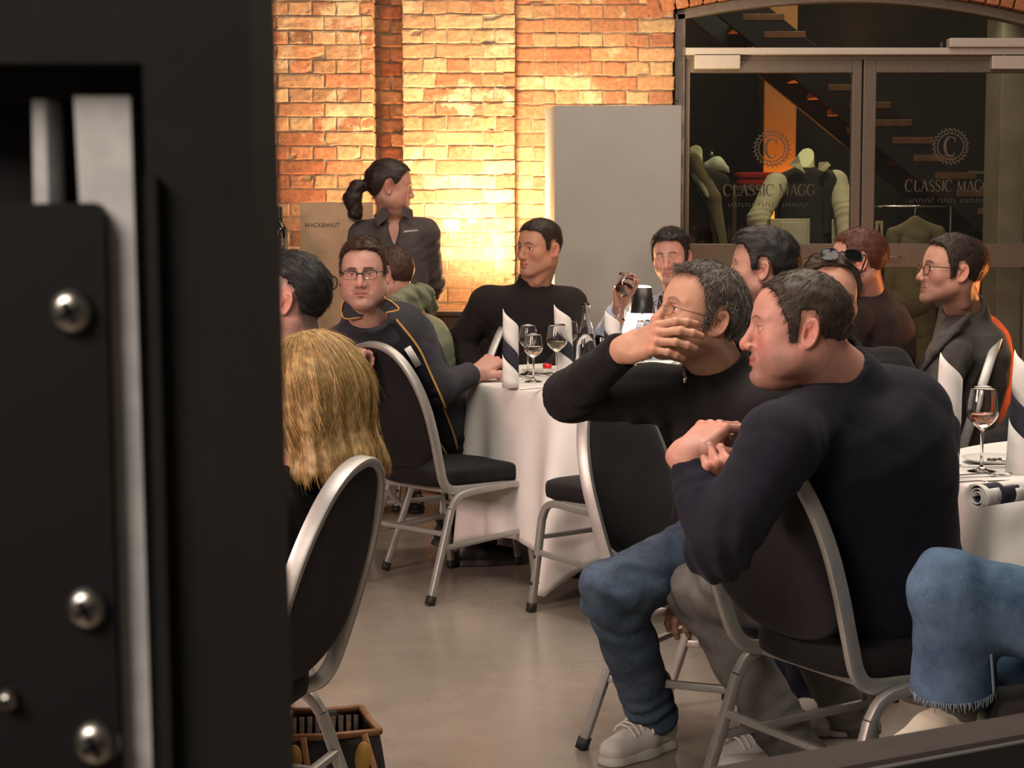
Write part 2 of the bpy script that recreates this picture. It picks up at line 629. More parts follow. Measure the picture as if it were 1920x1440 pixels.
def head_fn(p, neck, neck_r=0.057):
    w = p['w']; fat = p['fat']; nose = p['nose']; fem = p['fem']

    def base(Q):
        d = ell(Q, (0, -0.008, 0.032), (0.0745 * w, 0.097, 0.086))
        d = smin(d, ell(Q, (0, 0.03, 0.028), (0.062 * w, 0.0625, 0.066)), 0.02)
        d = smin(d, ell(Q, (0, 0.022, -0.028), (0.0635 * w, 0.064, 0.078)), 0.03)
        return d

    def f(Q0):
        Q = Q0.copy()
        Q[:, 0] = np.abs(Q[:, 0])
        d = base(Q)
        jw = p['jaw'] * w
        d = smin(d, cone(Q, (0.051 * jw, 0.008, -0.060), (0.017 * jw, 0.070, -0.100 * p['chin']), 0.020 + 0.006 * fat, 0.0165), 0.03)
        d = smin(d, cone(Q, (0.0, 0.05, -0.092), (0.0, 0.072, -0.102 * p['chin']), 0.022, 0.0165), 0.02)
        d = smin(d, ell(Q, (0, 0.0785, -0.101 * p['chin']), (0.021, 0.017, 0.0155)), 0.014)
        d = smin(d, ell(Q, (0, 0.067, -0.066), (0.031, 0.0275, 0.027)), 0.022)
        d = smin(d, sph(Q, (0.041 * w, 0.055, -0.024), 0.0235), 0.022)
        if fat > 0:
            d = smin(d, ell(Q, (0.042 * w, 0.035, -0.062), (0.026, 0.035, 0.03)), 0.03)
            d = smin(d, ell(Q, (0, 0.04, -0.108), (0.04, 0.04, 0.022)), 0.03 * fat + 0.004)
        # brow and eye sockets
        d = smin(d, cone(Q, (0.010, 0.0835, 0.0195), (0.044 * w, 0.068, 0.021), 0.0095 * p['brow'], 0.0075), 0.014)
        d = smax(d, -ell(Q, (0.031, 0.101, -0.002), (0.0195, 0.021, 0.0155)), 0.012)
        # eyelids
        eb = (0.031, 0.0735, 0.0)
        s = sph(Q, eb, 0.0143)
        zz = Q[:, 2]
        op = 1.0 - p['closed']
        up = smax(s, (0.0038 * op - 0.004 * (1 - op)) - zz - 0.05 * (Q[:, 1] - 0.087), 0.001)
        lo = smax(s, zz + 0.0040 * op + 0.003 * (1 - op), 0.001)
        d = smin(d, up, 0.004)
        d = smin(d, lo, 0.004)
        # nose
        n1 = cone(Q, (0, 0.0845, 0.015), (0, 0.1035 + 0.012 * (nose - 1), -0.030), 0.0082, 0.0100 * nose)
        n1 = smin(n1, sph(Q, (0, 0.1062 + 0.016 * (nose - 1), -0.0372), 0.0110 * nose), 0.008)
        n1 = smin(n1, ell(Q, (0.0128 * nose, 0.0965, -0.0415), (0.0078 * nose, 0.0125, 0.0078)), 0.007)
        n1 = smax(n1, -ell(Q, (0.0064 * nose, 0.104, -0.0495), (0.0036, 0.0062, 0.0042)), 0.003)
        d = smin(d, n1, 0.011)
        # nasolabial crease, lips
        d = smax(d, -cone(Q, (0.021, 0.096, -0.043), (0.032, 0.0835, -0.064), 0.0028, 0.0022), 0.008)
        o = p['open']
        sm = p['smile']
        lz = -0.0695
        d = smin(d, cone(Q, (0.003, 0.0935, lz + 0.0048), (0.022, 0.0835, lz + 0.002 + sm), 0.0050, 0.0028), 0.006)
        d = smin(d, cone(Q, (0.0, 0.0920, lz - 0.0062 - o), (0.019, 0.0835, lz - 0.002 + sm), 0.0058, 0.0028), 0.006)
        d = smax(d, -cone(Q, (0.0, 0.1010, lz - o * 0.5), (0.0235, 0.0880, lz + 0.0005 + sm), 0.0026 + o * 0.6, 0.0022), 0.0035)
        d = smax(d, -ell(Q, (0, 0.094, lz - 0.0175 - o), (0.014, 0.0055, 0.0045)), 0.008)
        # ear
        c, s_ = math.cos(0.42), math.sin(0.42)
        ex, ey, ez = Q[:, 0] - 0.0735 * w, Q[:, 1] + 0.012, Q[:, 2] + 0.007
        ey = ey + 0.10 * ez * 1.6
        q = np.stack([c * ex + s_ * ey, -s_ * ex + c * ey, ez], 1) / (0.90 * p['ear'])
        e = ell(q, (0.002, -0.006, 0), (0.0062, 0.0185, 0.032))
        e = smin(e, ell(q, (0.0025, -0.001, -0.026), (0.0055, 0.0095, 0.0105)), 0.006)
        e = smax(e, -ell(q, (0.0100, -0.002, -0.004), (0.0115, 0.0095, 0.0160)), 0.0025)
        e = smax(e, -ell(q, (0.0095, -0.0105, 0.010), (0.0068, 0.0052, 0.0150)), 0.0025)
        rim = np.sqrt((np.sqrt((q[:, 1] + 0.007) ** 2 / 0.0175 ** 2 + q[:, 2] ** 2 / 0.030 ** 2) - 1) ** 2 * 0.020 ** 2 + (q[:, 0] - 0.0058) ** 2) - 0.0034
        rim = smax(rim, (q[:, 1] - 0.009), 0.004)
        e = smin(e, rim, 0.004)
        e = smin(e, ell(q, (0.004, 0.0085, -0.006), (0.0045, 0.004, 0.0065)), 0.003)
        d = smin(d, e * (0.90 * p['ear']), 0.005)
        # neck
        n = np.asarray(neck, np.float32)
        nk = cone(Q0, (0, -0.026, -0.045), n, neck_r * (1 - 0.12 * fem), neck_r * 1.08 * (1 - 0.1 * fem))
        nk = smin(nk, cone(Q0, (0, 0.018, -0.088), n + np.array([0, 0.012, 0.02], np.float32), 0.024, 0.028), 0.03)
        nk = smin(nk, cone(Q, (0.045, -0.03, -0.05), (0.012, n[1] + 0.05, n[2] + 0.03), 0.014, 0.012), 0.03)
        d = smin(d, nk, 0.022 + 0.012 * fat)
        return d
    return base, f


def skin_cols(v, tone, stub=0.0, stub_col=(0.10, 0.07, 0.05), lip=None, red=0.25, brow_col=None, scalp=None, fem=0.0, brow_w=1.0, brow_z=0.0225, brow_arch=22.0):
    """skin colour as it is on the face itself: lips, ruddy cheeks and nose, beard shadow, eyebrows; shade in the lip crease is painted in"""
    t = np.array(tone, np.float32)
    c = np.tile(t, (len(v), 1))
    ax = np.abs(v[:, 0])

    def g(x, y, z, r):
        return np.exp(-(((ax - x) ** 2 + (v[:, 1] - y) ** 2 + (v[:, 2] - z) ** 2) / r ** 2))
    ruddy = t * np.array([1.06, 0.72, 0.66])
    k = np.clip(0.55 * g(0.04, 0.07, -0.03, 0.026) + 0.7 * g(0, 0.115, -0.037, 0.018) + 0.6 * g(0.08, -0.015, -0.005, 0.032), 0, 1) * red * 2
    c += (ruddy - c) * np.clip(k, 0, 1)[:, None]
    if stub > 0:
        m = np.clip((-0.036 - v[:, 2]) / 0.022, 0, 1) * np.clip((v[:, 1] - 0.0) / 0.03, 0, 1) * np.clip((v[:, 2] + 0.150) / 0.03, 0, 1)
        m = m * (1 - 0.75 * np.clip(g(0.035, 0.07, -0.045, 0.020) * 1.3, 0, 1))
        m *= stub * (0.75 + 0.25 * wob(v, 900))
        c += (np.array(stub_col) - c) * np.clip(m, 0, 1)[:, None]
    lipc = np.array(lip if lip is not None else t * np.array([0.88, 0.50, 0.48]))
    lm = np.exp(-((np.maximum(ax - 0.015, 0) / 0.007) ** 2)) * np.exp(-((v[:, 2] + 0.0700) / 0.0085) ** 4) * (v[:, 1] > 0.078)
    c += (lipc - c) * np.clip(lm, 0, 1)[:, None] * 0.8
    cr = np.exp(-(((v[:, 2] + 0.0695) / 0.0016) ** 2)) * (ax < 0.022) * (v[:, 1] > 0.078)
    c *= (1 - 0.45 * cr)[:, None]  # shade between the lips, darkened into the skin colour
    if brow_col is not None:
        bz = brow_z - brow_arch * (ax - 0.028) ** 2 + 0.001
        m = np.exp(-((v[:, 2] - bz) / (0.0042 * brow_w)) ** 4) * np.clip((ax - 0.009) / 0.005, 0, 1) * np.clip((0.052 - ax) / 0.010, 0, 1) * (v[:, 1] > 0.05)
        c += (np.array(brow_col) - c) * np.clip(m * (0.85 + 0.3 * wob(v, 1500)), 0, 1)[:, None]
    # lash line
    m = np.exp(-(((np.sqrt((ax - 0.031) ** 2) / 0.0145) ** 4))) * np.exp(-((v[:, 2] - 0.0040) / 0.0015) ** 2) * (v[:, 1] > 0.077)
    c *= (1 - 0.7 * m)[:, None]
    # the ear's inner folds and nostrils are redder
    if scalp is not None:
        zm, sc_col, amt = scalp
        m = np.clip((v[:, 2] - zm(v)) / 0.012, 0, 1) * amt
        c += (np.array(sc_col) - c) * m[:, None]
    return np.clip(c, 0, 1)


def eyeball(gaze, iris=(0.10, 0.07, 0.04)):
    n, m = 24, 16
    th = np.linspace(0.0, math.pi, m)
    prof = np.stack([np.sin(th), np.cos(th)], 1)
    v, f = lathe(prof * 0.0124, n)
    g = nrm(gaze)
    x = nrm(np.cross((0, 0, 1), g)); y = np.cross(g, x)
    a = th.repeat(n)
    c = np.tile(np.array([0.62, 0.57, 0.53]), (len(v), 1))
    c[a < 0.50] = iris
    c[a < 0.20] = (0.01, 0.01, 0.01)
    v = v @ np.stack([x, y, g])
    return v, f, c


def hairline(pts):
    pts = sorted(pts)
    ys = np.array([p[0] for p in pts]); zs = np.array([p[1] for p in pts])
    return lambda Q: np.interp(Q[:, 1], ys, zs)


HL_MAN = [(-0.12, -0.078), (-0.085, -0.080), (-0.065, -0.070), (-0.048, -0.045), (-0.040, 0.0), (-0.030, 0.030), (-0.012, 0.040), (0.004, 0.034),
          (0.010, -0.018), (0.030, -0.020), (0.036, 0.028), (0.046, 0.050), (0.056, 0.066), (0.070, 0.077), (0.10, 0.080)]


def hair_fn(base, line, top=0.017, side=0.007, back=0.009, jag=0.004, front=0.0, tuft=0.0, k=0.008, seed=0.0):
    def f(Q0):
        Q = Q0.copy(); Q[:, 0] = np.abs(Q[:, 0])
        z = Q[:, 2]
        tz = np.clip((z - 0.045) / 0.055, 0, 1)
        tz = tz * tz * (3 - 2 * tz)
        th = side + (top * 0.72 - side) * tz
        th = th + (back - side) * np.clip((-Q[:, 1] - 0.03) / 0.05, 0, 1) * (1 - tz)
        th = th + front * np.clip((Q[:, 1] - 0.03) / 0.05, 0, 1) * tz
        nz = wob(Q0 * np.array([1.6, 0.6, 1.0], np.float32), 95, seed)
        th = th * (1 + 0.16 * nz + tuft * wob(Q0, 60, seed + 3))
        d = base(Q) - th
        zl = line(Q) + jag * wob(Q0, 210, seed + 1) + 0.5 * jag * wob(Q0, 520, seed + 2)
        return smax(d, (zl - z) * 0.75, k)
    return f


def strands(v, nor, n, length, flow, lift=0.35, r0=0.0007, curve=0.09, seg=4, col=(0.02, 0.015, 0.01), cvar=0.5, jit=0.25, seed=1, mask=None):
    """thin tapering tubes combed over a hair surface"""
    g = np.random.default_rng(seed)
    pool = np.arange(len(v)) if mask is None else np.nonzero(mask)[0]
    if len(pool) == 0:
        return None
    i = g.choice(pool, n)
    p0 = v[i] + g.normal(0, 0.0015, (n, 3))
    nn = nor[i]
    p0 = p0 - nn * 0.002
    d = flow(v[i])
    d = d + g.normal(0, jit, (n, 3))
    d = d - nn * (d * nn).sum(1, keepdims=True)
    d /= np.maximum(np.linalg.norm(d, axis=1, keepdims=True), 1e-6)
    L = length * g.uniform(0.55, 1.15, (n, 1))
    if callable(lift):
        lf = lift(v[i])[:, None]
    else:
        lf = lift * g.uniform(0.3, 1.3, (n, 1))
    pts = []
    for s in range(seg):
        t = s / (seg - 1)
        pts.append(p0 + d * L * t + nn * (lf * L * t - (L * t) ** 2 / (2 * curve)))
    pts = np.stack(pts, 1)
    side = np.cross(d, nn)
    V = np.zeros((n, seg, 3, 3))
    for s in range(seg):
        r = r0 * (1 - 0.8 * s / (seg - 1)) if s < seg - 1 else r0 * 0.15
        for q in range(3):
            a = q * 2.0944
            V[:, s, q] = pts[:, s] + r * (math.cos(a) * side + math.sin(a) * nn)
    F = []
    for s in range(seg - 1):
        for q in range(3):
            q2 = (q + 1) % 3
            F.append((s * 3 + q, s * 3 + q2, (s + 1) * 3 + q2, (s + 1) * 3 + q))
    F = np.array(F)
    F = (np.arange(n)[:, None, None] * (seg * 3) + F[None]).reshape(-1, 4)
    cc = np.array(col) * np.exp(g.normal(0, cvar, (n, 1)))
    C = np.repeat(cc, seg * 3, 0)
    return V.reshape(-1, 3), F, np.clip(C, 0, 1)


def whorl(c=(0.0, -0.045, 0.12), fwd=0.0, side=0.0):
    c = np.array(c)

    def flow(p):
        d = p - c
        d = d / np.maximum(np.linalg.norm(d, axis=1, keepdims=True), 1e-6)
        d = d + np.array([side, fwd, 0.0]) * np.clip((p[:, 2:3] - 0.06) / 0.04, 0, 1)
        return d
    return flow


# ---------------------------------------------------------------- hands
# local hand axes: x = fingers, y = thumb side, z = back of the hand; origin at the wrist
FING = [(0.091, 0.027, (0.041, 0.025, 0.021), 0.0088), (0.095, 0.0075, (0.046, 0.029, 0.022), 0.0090),
        (0.090, -0.012, (0.042, 0.027, 0.021), 0.0086), (0.082, -0.0295, (0.033, 0.020, 0.019), 0.0077)]


def hand_fn(curl, spread=(6, 1, -4, -10), thumb=((35, -20), (25, -15), (20, -10)), scale=1.0, arm=0.07, adir=None):
    prims = []
    tips = []
    for i, (mx, my, segs, r) in enumerate(FING):
        p = np.array([mx, my, 0.0])
        a = math.radians(spread[i])
        ang = 0.0
        pts = [p]
        for j, L in enumerate(segs):
            ang += math.radians(curl[i][j])
            dx = np.array([math.cos(a) * math.cos(ang), math.sin(a) * math.cos(ang), -math.sin(ang)])
            p = p + dx * L
            pts.append(p)
        prims.append((pts, [r * 1.06, r, r * 0.93, r * 0.84]))
        tips.append(p)
    p = np.array([0.022, 0.026, -0.010])
    pts = [p]
    for (yaw, pit), L in zip(thumb, (0.044, 0.033, 0.028)):
        yw, pt = math.radians(yaw), math.radians(pit)
        p = p + L * np.array([math.cos(yw) * math.cos(pt), math.sin(yw) * math.cos(pt), math.sin(pt)])
        pts.append(p)
    prims.append((pts, [0.0145, 0.0118, 0.0105, 0.0088]))

    def f(Q):
        Q = Q / scale
        q = Q.copy()
        t = np.clip(q[:, 0] / 0.09, 0, 1)
        # palm: rounded slab that widens to the knuckles
        hw = 0.027 + 0.0125 * t
        dx = np.maximum(np.maximum(0.012 - q[:, 0], q[:, 0] - 0.082), 0)
        dy = np.maximum(np.abs(q[:, 1] + 0.001) - hw + 0.010, 0)
        dz = np.maximum(np.abs(q[:, 2] + 0.003) - 0.0045 + 0.002, 0)
        d = np.sqrt(dx * dx + dy * dy + dz * dz) - 0.0105
        d = smin(d, cone(Q, (0.025, 0.022, -0.010), (0.055, 0.026, -0.010), 0.014, 0.010), 0.012)
        d = smin(d, cone(Q, (0.02, -0.024, -0.008), (0.06, -0.028, -0.007), 0.013, 0.010), 0.012)
        ws = Q * np.array([1, 0.80, 1.12], np.float32)
        d = smin(d, cone(ws, (-0.012, 0, -0.001), (0.012, 0, -0.001), 0.0235, 0.0225), 0.018)
        av = np.array((-arm, 0, 0)) if adir is None else np.asarray(adir) * arm
        d = smin(d, cone(Q, (0.0, 0, -0.001), av, 0.0245, 0.0255), 0.018)
        for pts, rr in prims:
            for j in range(3):
                c = cone(Q, pts[j], pts[j + 1], rr[j], rr[j + 1])
                c = smin(c, sph(Q, pts[j], rr[j] * (1.10 if j else 1.16)), 0.004)
                d = smin(d, c, 0.0055 if j == 0 else 0.0018)
        return d * scale
    lo = np.array([-arm - 0.035, -0.085 - (0 if adir is None else arm), -0.11 - (0 if adir is None else arm)]) * scale
    hi = np.array([0.21, 0.115 + (0 if adir is None else arm), 0.05 + (0 if adir is None else arm)]) * scale
    return f, lo, hi, tips


RELAX = ((22, 30, 18), (26, 32, 20), (30, 34, 20), (34, 34, 22))
FIST = ((70, 88, 55), (74, 92, 58), (76, 92, 58), (78, 90, 58))


def hand_mesh(spec, h=0.0021):
    """spec: wrist, fdir, bdir, right(bool), curl, thumb, spread, scale"""
    x = nrm(spec['fdir']); z = np.asarray(spec['bdir'], float); z = nrm(z - x * (z @ x)); y = np.cross(z, x)
    ad = None
    if 'elbow' in spec:
        ad = np.stack([x, y, z]) @ nrm(np.asarray(spec['elbow']) - np.asarray(spec['wrist']))
        if not spec.get('right', True):
            ad = ad * np.array([1, -1, 1])
    f, lo, hi, tips = hand_fn(spec.get('curl', RELAX), spec.get('spread', (6, 1, -4, -10)),
                              spec.get('thumb', ((35, -20), (25, -15), (20, -10))), spec.get('scale', 1.05), spec.get('arm', 0.045), ad)
    v, q = polygonise(f, lo, hi, h)
    v = relax(v, q, 1, 0.4)
    x = nrm(spec['fdir']); z = np.asarray(spec['bdir'], float); z = nrm(z - x * (z @ x)); y = np.cross(z, x)
    loc = v.copy()
    if not spec.get('right', True):
        v = v * np.array([1, -1, 1]); q = q[:, ::-1]
    w = v @ np.stack([x, y, z]) + np.asarray(spec['wrist'])
    tone = np.array(spec.get('tone', (0.5, 0.3, 0.2)))
    c = np.tile(tone, (len(v), 1))
    # redder knuckles and finger ends
    L = loc / spec.get('scale', 1.05)
    for i, (mx, my, segs, r) in enumerate(FING):
        k = np.exp(-(((L[:, 0] - mx) ** 2 + (L[:, 1] - my) ** 2) / 0.012 ** 2))
        c += (tone * np.array([1.05, 0.78, 0.72]) - c) * (0.6 * k)[:, None]
        k = np.exp(-(((L - tips[i]) ** 2).sum(1) / 0.012 ** 2))
        c += (tone * np.array([1.08, 0.80, 0.78]) - c) * (0.7 * k)[:, None]
    return w, q, np.clip(c, 0, 1)


# ---------------------------------------------------------------- clothes and bodies
def torso_fn(pel, neck, shR, shL, wid=1.0, dep=1.0, belly=0.0, slouch=0.02, r_sh=0.062, prof=None):
    pel, neck, shR, shL = [np.asarray(a, float) for a in (pel, neck, shR, shL)]
    ax = neck - pel; L = float(np.linalg.norm(ax)); w = ax / L
    u = shR - shL; u = u - w * (u @ w); u = nrm(u)
    v = np.cross(w, u)
    R = np.stack([u, v, w], 1).astype(np.float32)
    T = np.array([-0.15, 0.0, 0.15, 0.35, 0.55, 0.75, 0.88, 1.0, 1.1])
    A = np.array([0.150, 0.178, 0.172, 0.160, 0.166, 0.176, 0.160, 0.095, 0.06]) * wid
    B = np.array([0.105, 0.130, 0.128, 0.118, 0.122, 0.124, 0.108, 0.080, 0.06]) * dep
    O = np.array([0.0, 0.0, 0.012, 0.010, -0.004, -0.012, -0.012, 0.0, 0.0]) - slouch * np.sin(np.clip(T, 0, 1) * math.pi)
    B = B + belly * np.exp(-((T - 0.22) / 0.22) ** 2)
    O = O + belly * np.exp(-((T - 0.22) / 0.22) ** 2)

    def f(Q):
        q = (Q - pel.astype(np.float32)) @ R
        t = q[:, 2] / L
        a = np.interp(t, T, A).astype(np.float32); b = np.interp(t, T, B).astype(np.float32); o = np.interp(t, T, O).astype(np.float32)
        e = np.sqrt((q[:, 0] / a) ** 2 + ((q[:, 1] - o) / b) ** 2)
        d = (e - 1) * np.minimum(a, b)
        d = smax(d, q[:, 2] - (L - 0.015), 0.05)
        d = smax(d, -q[:, 2] - 0.12, 0.05)
        for s in (shR, shL):
            d = smin(d, cone(Q, neck - w * 0.035, s, 0.058, r_sh), 0.05)
        return d
    return f, (u, v, w, L)


def folds(Q, amp, fr=42, ph=0.0, dirn=None):
    S = Q if dirn is None else Q + 0.0
    n = wob(S * np.array([1, 1, 0.55], np.float32), fr, ph)
    r = 1 - np.abs(np.sin(Q[:, 2] * fr * 0.6 + 2.2 * wob(Q, fr * 0.35, ph + 2)))
    return amp * (0.55 * n + 0.8 * (r ** 3 - 0.3))


def limb_folds(Q, a, b, c, amp=0.004, ph=0.0, sig=0.08, fr=150):
    """creases gathered around the joint b of a limb a-b-c, running around the limb"""
    a, b, c = [np.asarray(x, np.float32) for x in (a, b, c)]
    d = nrm(c - a).astype(np.float32)
    t = (Q - b) @ d
    g = np.exp(-((Q - b) ** 2).sum(1) / sig ** 2)
    return amp * g * np.sin(t * fr + 2.5 * wob(Q, 28, ph))


def make_skin_body(name, root, head, hands=(), trunk=None, tone=(0.5, 0.3, 0.2), h=0.0026, mats=None):
    """the body as one mesh: head and neck, hands, and the trunk and limbs under the clothes"""
    parts = []
    if head is not None:
        parts += head
    for hd in hands:
        hd = dict(hd); hd.setdefault('tone', tone)
        v, q, c = hand_mesh(hd, hd.get('h', 0.0022))
        parts.append((v, q, c, 0))
    if trunk is not None:
        f, lo, hi, th = trunk
        v, q = polygonise(f, lo, hi, th)
        parts.append((v, q, np.array(tone), 0))
    return mesh_np(name, parts, mats or [M['skin'], M['eye']], root)


def headM(org, yaw, pitch=0.0, roll=0.0, scale=1.0):
    """yaw 0 = towards the camera, -90 = to the left of the picture; pitch up is positive"""
    y, p, r = math.radians(yaw), math.radians(pitch), math.radians(roll)
    f0 = np.array([math.sin(y), -math.cos(y), 0.0])
    r0 = np.cross(f0, (0, 0, 1.0))
    fw = f0 * math.cos(p) + np.array([0, 0, 1.0]) * math.sin(p)
    up = np.cross(r0, fw)
    rt = r0 * math.cos(r) + up * math.sin(r)
    up = np.cross(rt, fw)
    m = frame(org, rt * scale, fw * scale, up * scale)
    return m


def build_head(root, spec, neckw):
    """returns the head parts for the body mesh and adds hair (a child) ; neckw = neck base in the world"""
    p = dict(HDEF); p.update(spec.get('shape', {}))
    Mh = headM(spec['org'], spec['yaw'], spec.get('pitch', 0), spec.get('roll', 0), spec.get('scale', 1.0))
    inv = np.linalg.inv(Mh)
    nl = inv[:3, :3] @ np.asarray(neckw) + inv[:3, 3]
    base, f = head_fn(p, nl, spec.get('neck_r', 0.057))
    h = spec.get('h', 0.0026)
    lo = np.array([-0.12, min(-0.125, nl[1] - 0.08), min(-0.14, nl[2] - 0.03)]); hi = np.array([0.12, 0.145, 0.13])
    lo[0] = min(lo[0], nl[0] - 0.08); hi[0] = max(hi[0], nl[0] + 0.08)
    v, q = polygonise(f, lo, hi, h)
    v = relax(v, q, 1, 0.35)
    tone = spec.get('tone', (0.5, 0.3, 0.2))
    hc = np.array(spec.get('hair_col', (0.02, 0.015, 0.01)))
    c = skin_cols(v, tone, spec.get('stub', 0.0), spec.get('stub_col', (0.09, 0.06, 0.045)), red=spec.get('red', 0.25),
                  brow_col=spec.get('brow_col', tuple(hc * 1.2 + 0.01)), scalp=spec.get('scalp'), brow_w=spec.get('brow_w', 1.0), brow_z=spec.get('brow_z', 0.0225), brow_arch=spec.get('brow_arch', 22.0))
    parts = [(xf((v, q), Mh)[0], q, c, 0)]
    gz = spec.get('gaze', (0, 1, 0))
    if p['closed'] < 0.9:
        for s in (-1, 1):
            ev, ef, ec = eyeball(gz, spec.get('iris', (0.06, 0.04, 0.025)))
            ev = ev + np.array([0.031 * s, 0.0735, 0.0])
            parts.append((xf((ev, ef), Mh)[0], ef, ec, 1))
    hs = spec.get('hair')
    if hs is not None:
        lines = hs.get('line', HL_MAN)
        hf = hs['fn'](base) if 'fn' in hs else hair_fn(base, hairline(lines), **hs.get('k', {}))
        lo2 = np.array(hs.get('lo', (-0.12, -0.15, -0.12))); hi2 = np.array(hs.get('hi', (0.12, 0.14, 0.17)))
        hv, hq = polygonise(hf, lo2, hi2, hs.get('h', 0.003))
        hv = relax(hv, hq, 1, 0.4)
        hn = vnormals(hv, hq)
        nz = 0.5 + 0.5 * wob(hv * np.array([2.2, 0.8, 1.2], np.float32), 140, 2.0)
        ccol = hs.get('col_fn')
        base_c = hc[None] * (0.55 + 0.8 * nz[:, None]) if ccol is None else ccol(hv) * (0.6 + 0.7 * nz[:, None])
        hp = [(xf((hv, hq), Mh)[0], hq, np.clip(base_c, 0, 1), 0)]
        for k, st in enumerate(hs.get('strands', [])):
            st = dict(st)
            msk = st.pop('mask')(hv) if 'mask' in st else None
            r = strands(hv, hn, st.pop('n', 2200), st.pop('length', 0.022), st.pop('flow', whorl()), mask=msk,
                        col=st.pop('col', tuple(hc * 1.1)), seed=5 + k, **st)
            if r is not None:
                hp.append((xf((r[0], r[1]), Mh)[0], r[1], r[2], 0))
        mesh_np('hair', hp, M['hair'], root)
    return parts, Mh


def glasses(root, Mh, col=(0.02, 0.015, 0.012), w=0.023, hgt=0.017, thick=0.0016, cx=0.032, y=0.0995, z=-0.002, sq=2.6, temple_z=0.006, full=True, metal=0.0, tint=(0.97, 0.95, 0.95), name='spectacles', width=1.0):
    """spectacles sitting on the nose and ears, in head space"""
    mat = plain(name + '_frame', col, 0.3, metal)
    g = empty(name); g.parent = root
    fr = []
    lens = []
    for s in (-1, 1):
        a = np.linspace(0, 2 * math.pi, 33)[:-1]
        ca, sa = np.cos(a), np.sin(a)
        e = 2.0 / sq
        x = np.sign(ca) * np.abs(ca) ** e * w
        zz = np.sign(sa) * np.abs(sa) ** e * hgt
        px = s * cx + x
        yy = y - 0.16 * np.maximum(np.abs(px) - 0.03, 0) - 0.05 * np.abs(zz)
        path = np.stack([px, yy, z + zz], 1)
        if full:
            fr.append(tube(path, thick, 6, True))
        else:
            up = path[(sa >= -0.3)]
            order = np.argsort(-np.arctan2(up[:, 2] - z, (up[:, 0] - s * cx)) % (2 * math.pi))
            seq = np.concatenate([path[(sa >= -0.02) & (a < 4)], ])
            fr.append(tube(seq, thick, 6))
            fr.append(tube(path, thick * 0.4, 5, True))
        cen = np.array([[s * cx, y - 0.004, z]])
        lv = np.concatenate([path, cen])
        lf = np.array([(i, (i + 1) % 32, 32) for i in range(32)])
        lens.append((lv, lf))
        edge = s * (cx + w)
        ye = y - 0.16 * max(abs(edge) - 0.03, 0)
        tp = catmull([(edge, ye, z + temple_z), (s * 0.069 * width, ye - 0.012, z + temple_z), (s * 0.0755 * width, 0.03, z + temple_z + 0.001), (s * 0.078 * width, -0.012, z + temple_z - 0.001), (s * 0.077 * width, -0.035, z - 0.014)], 5)
        fr.append(tube(tp, thick * 0.95, 6))
    fr.append(tube(catmull([(-cx + w, y, z + 0.004), (0, y + 0.004, z + 0.0065), (cx - w, y, z + 0.004)], 5), thick, 6))
    mesh_np('frame', [(*xf(p, Mh), None, 0) for p in fr], mat, g)
    for p in lens:
        mesh_np('lens', [(*xf(p, Mh), None, 0)], M.setdefault('lens', panemat('spectacle_lens', (0.97, 0.94, 0.94), 0.8)), g, smooth=True)
    return g


def garment(name, root, f, lo, hi, h, mat, relax_it=1):
    v, q = polygonise(f, lo, hi, h)
    v = relax(v, q, relax_it, 0.4)
    return mesh_np(name, [(v, q, None, 0)], mat, root)


def bounds(*pts, pad=0.2):
    a = np.array([np.asarray(p) for p in pts])
    return a.min(0) - pad, a.max(0) + pad


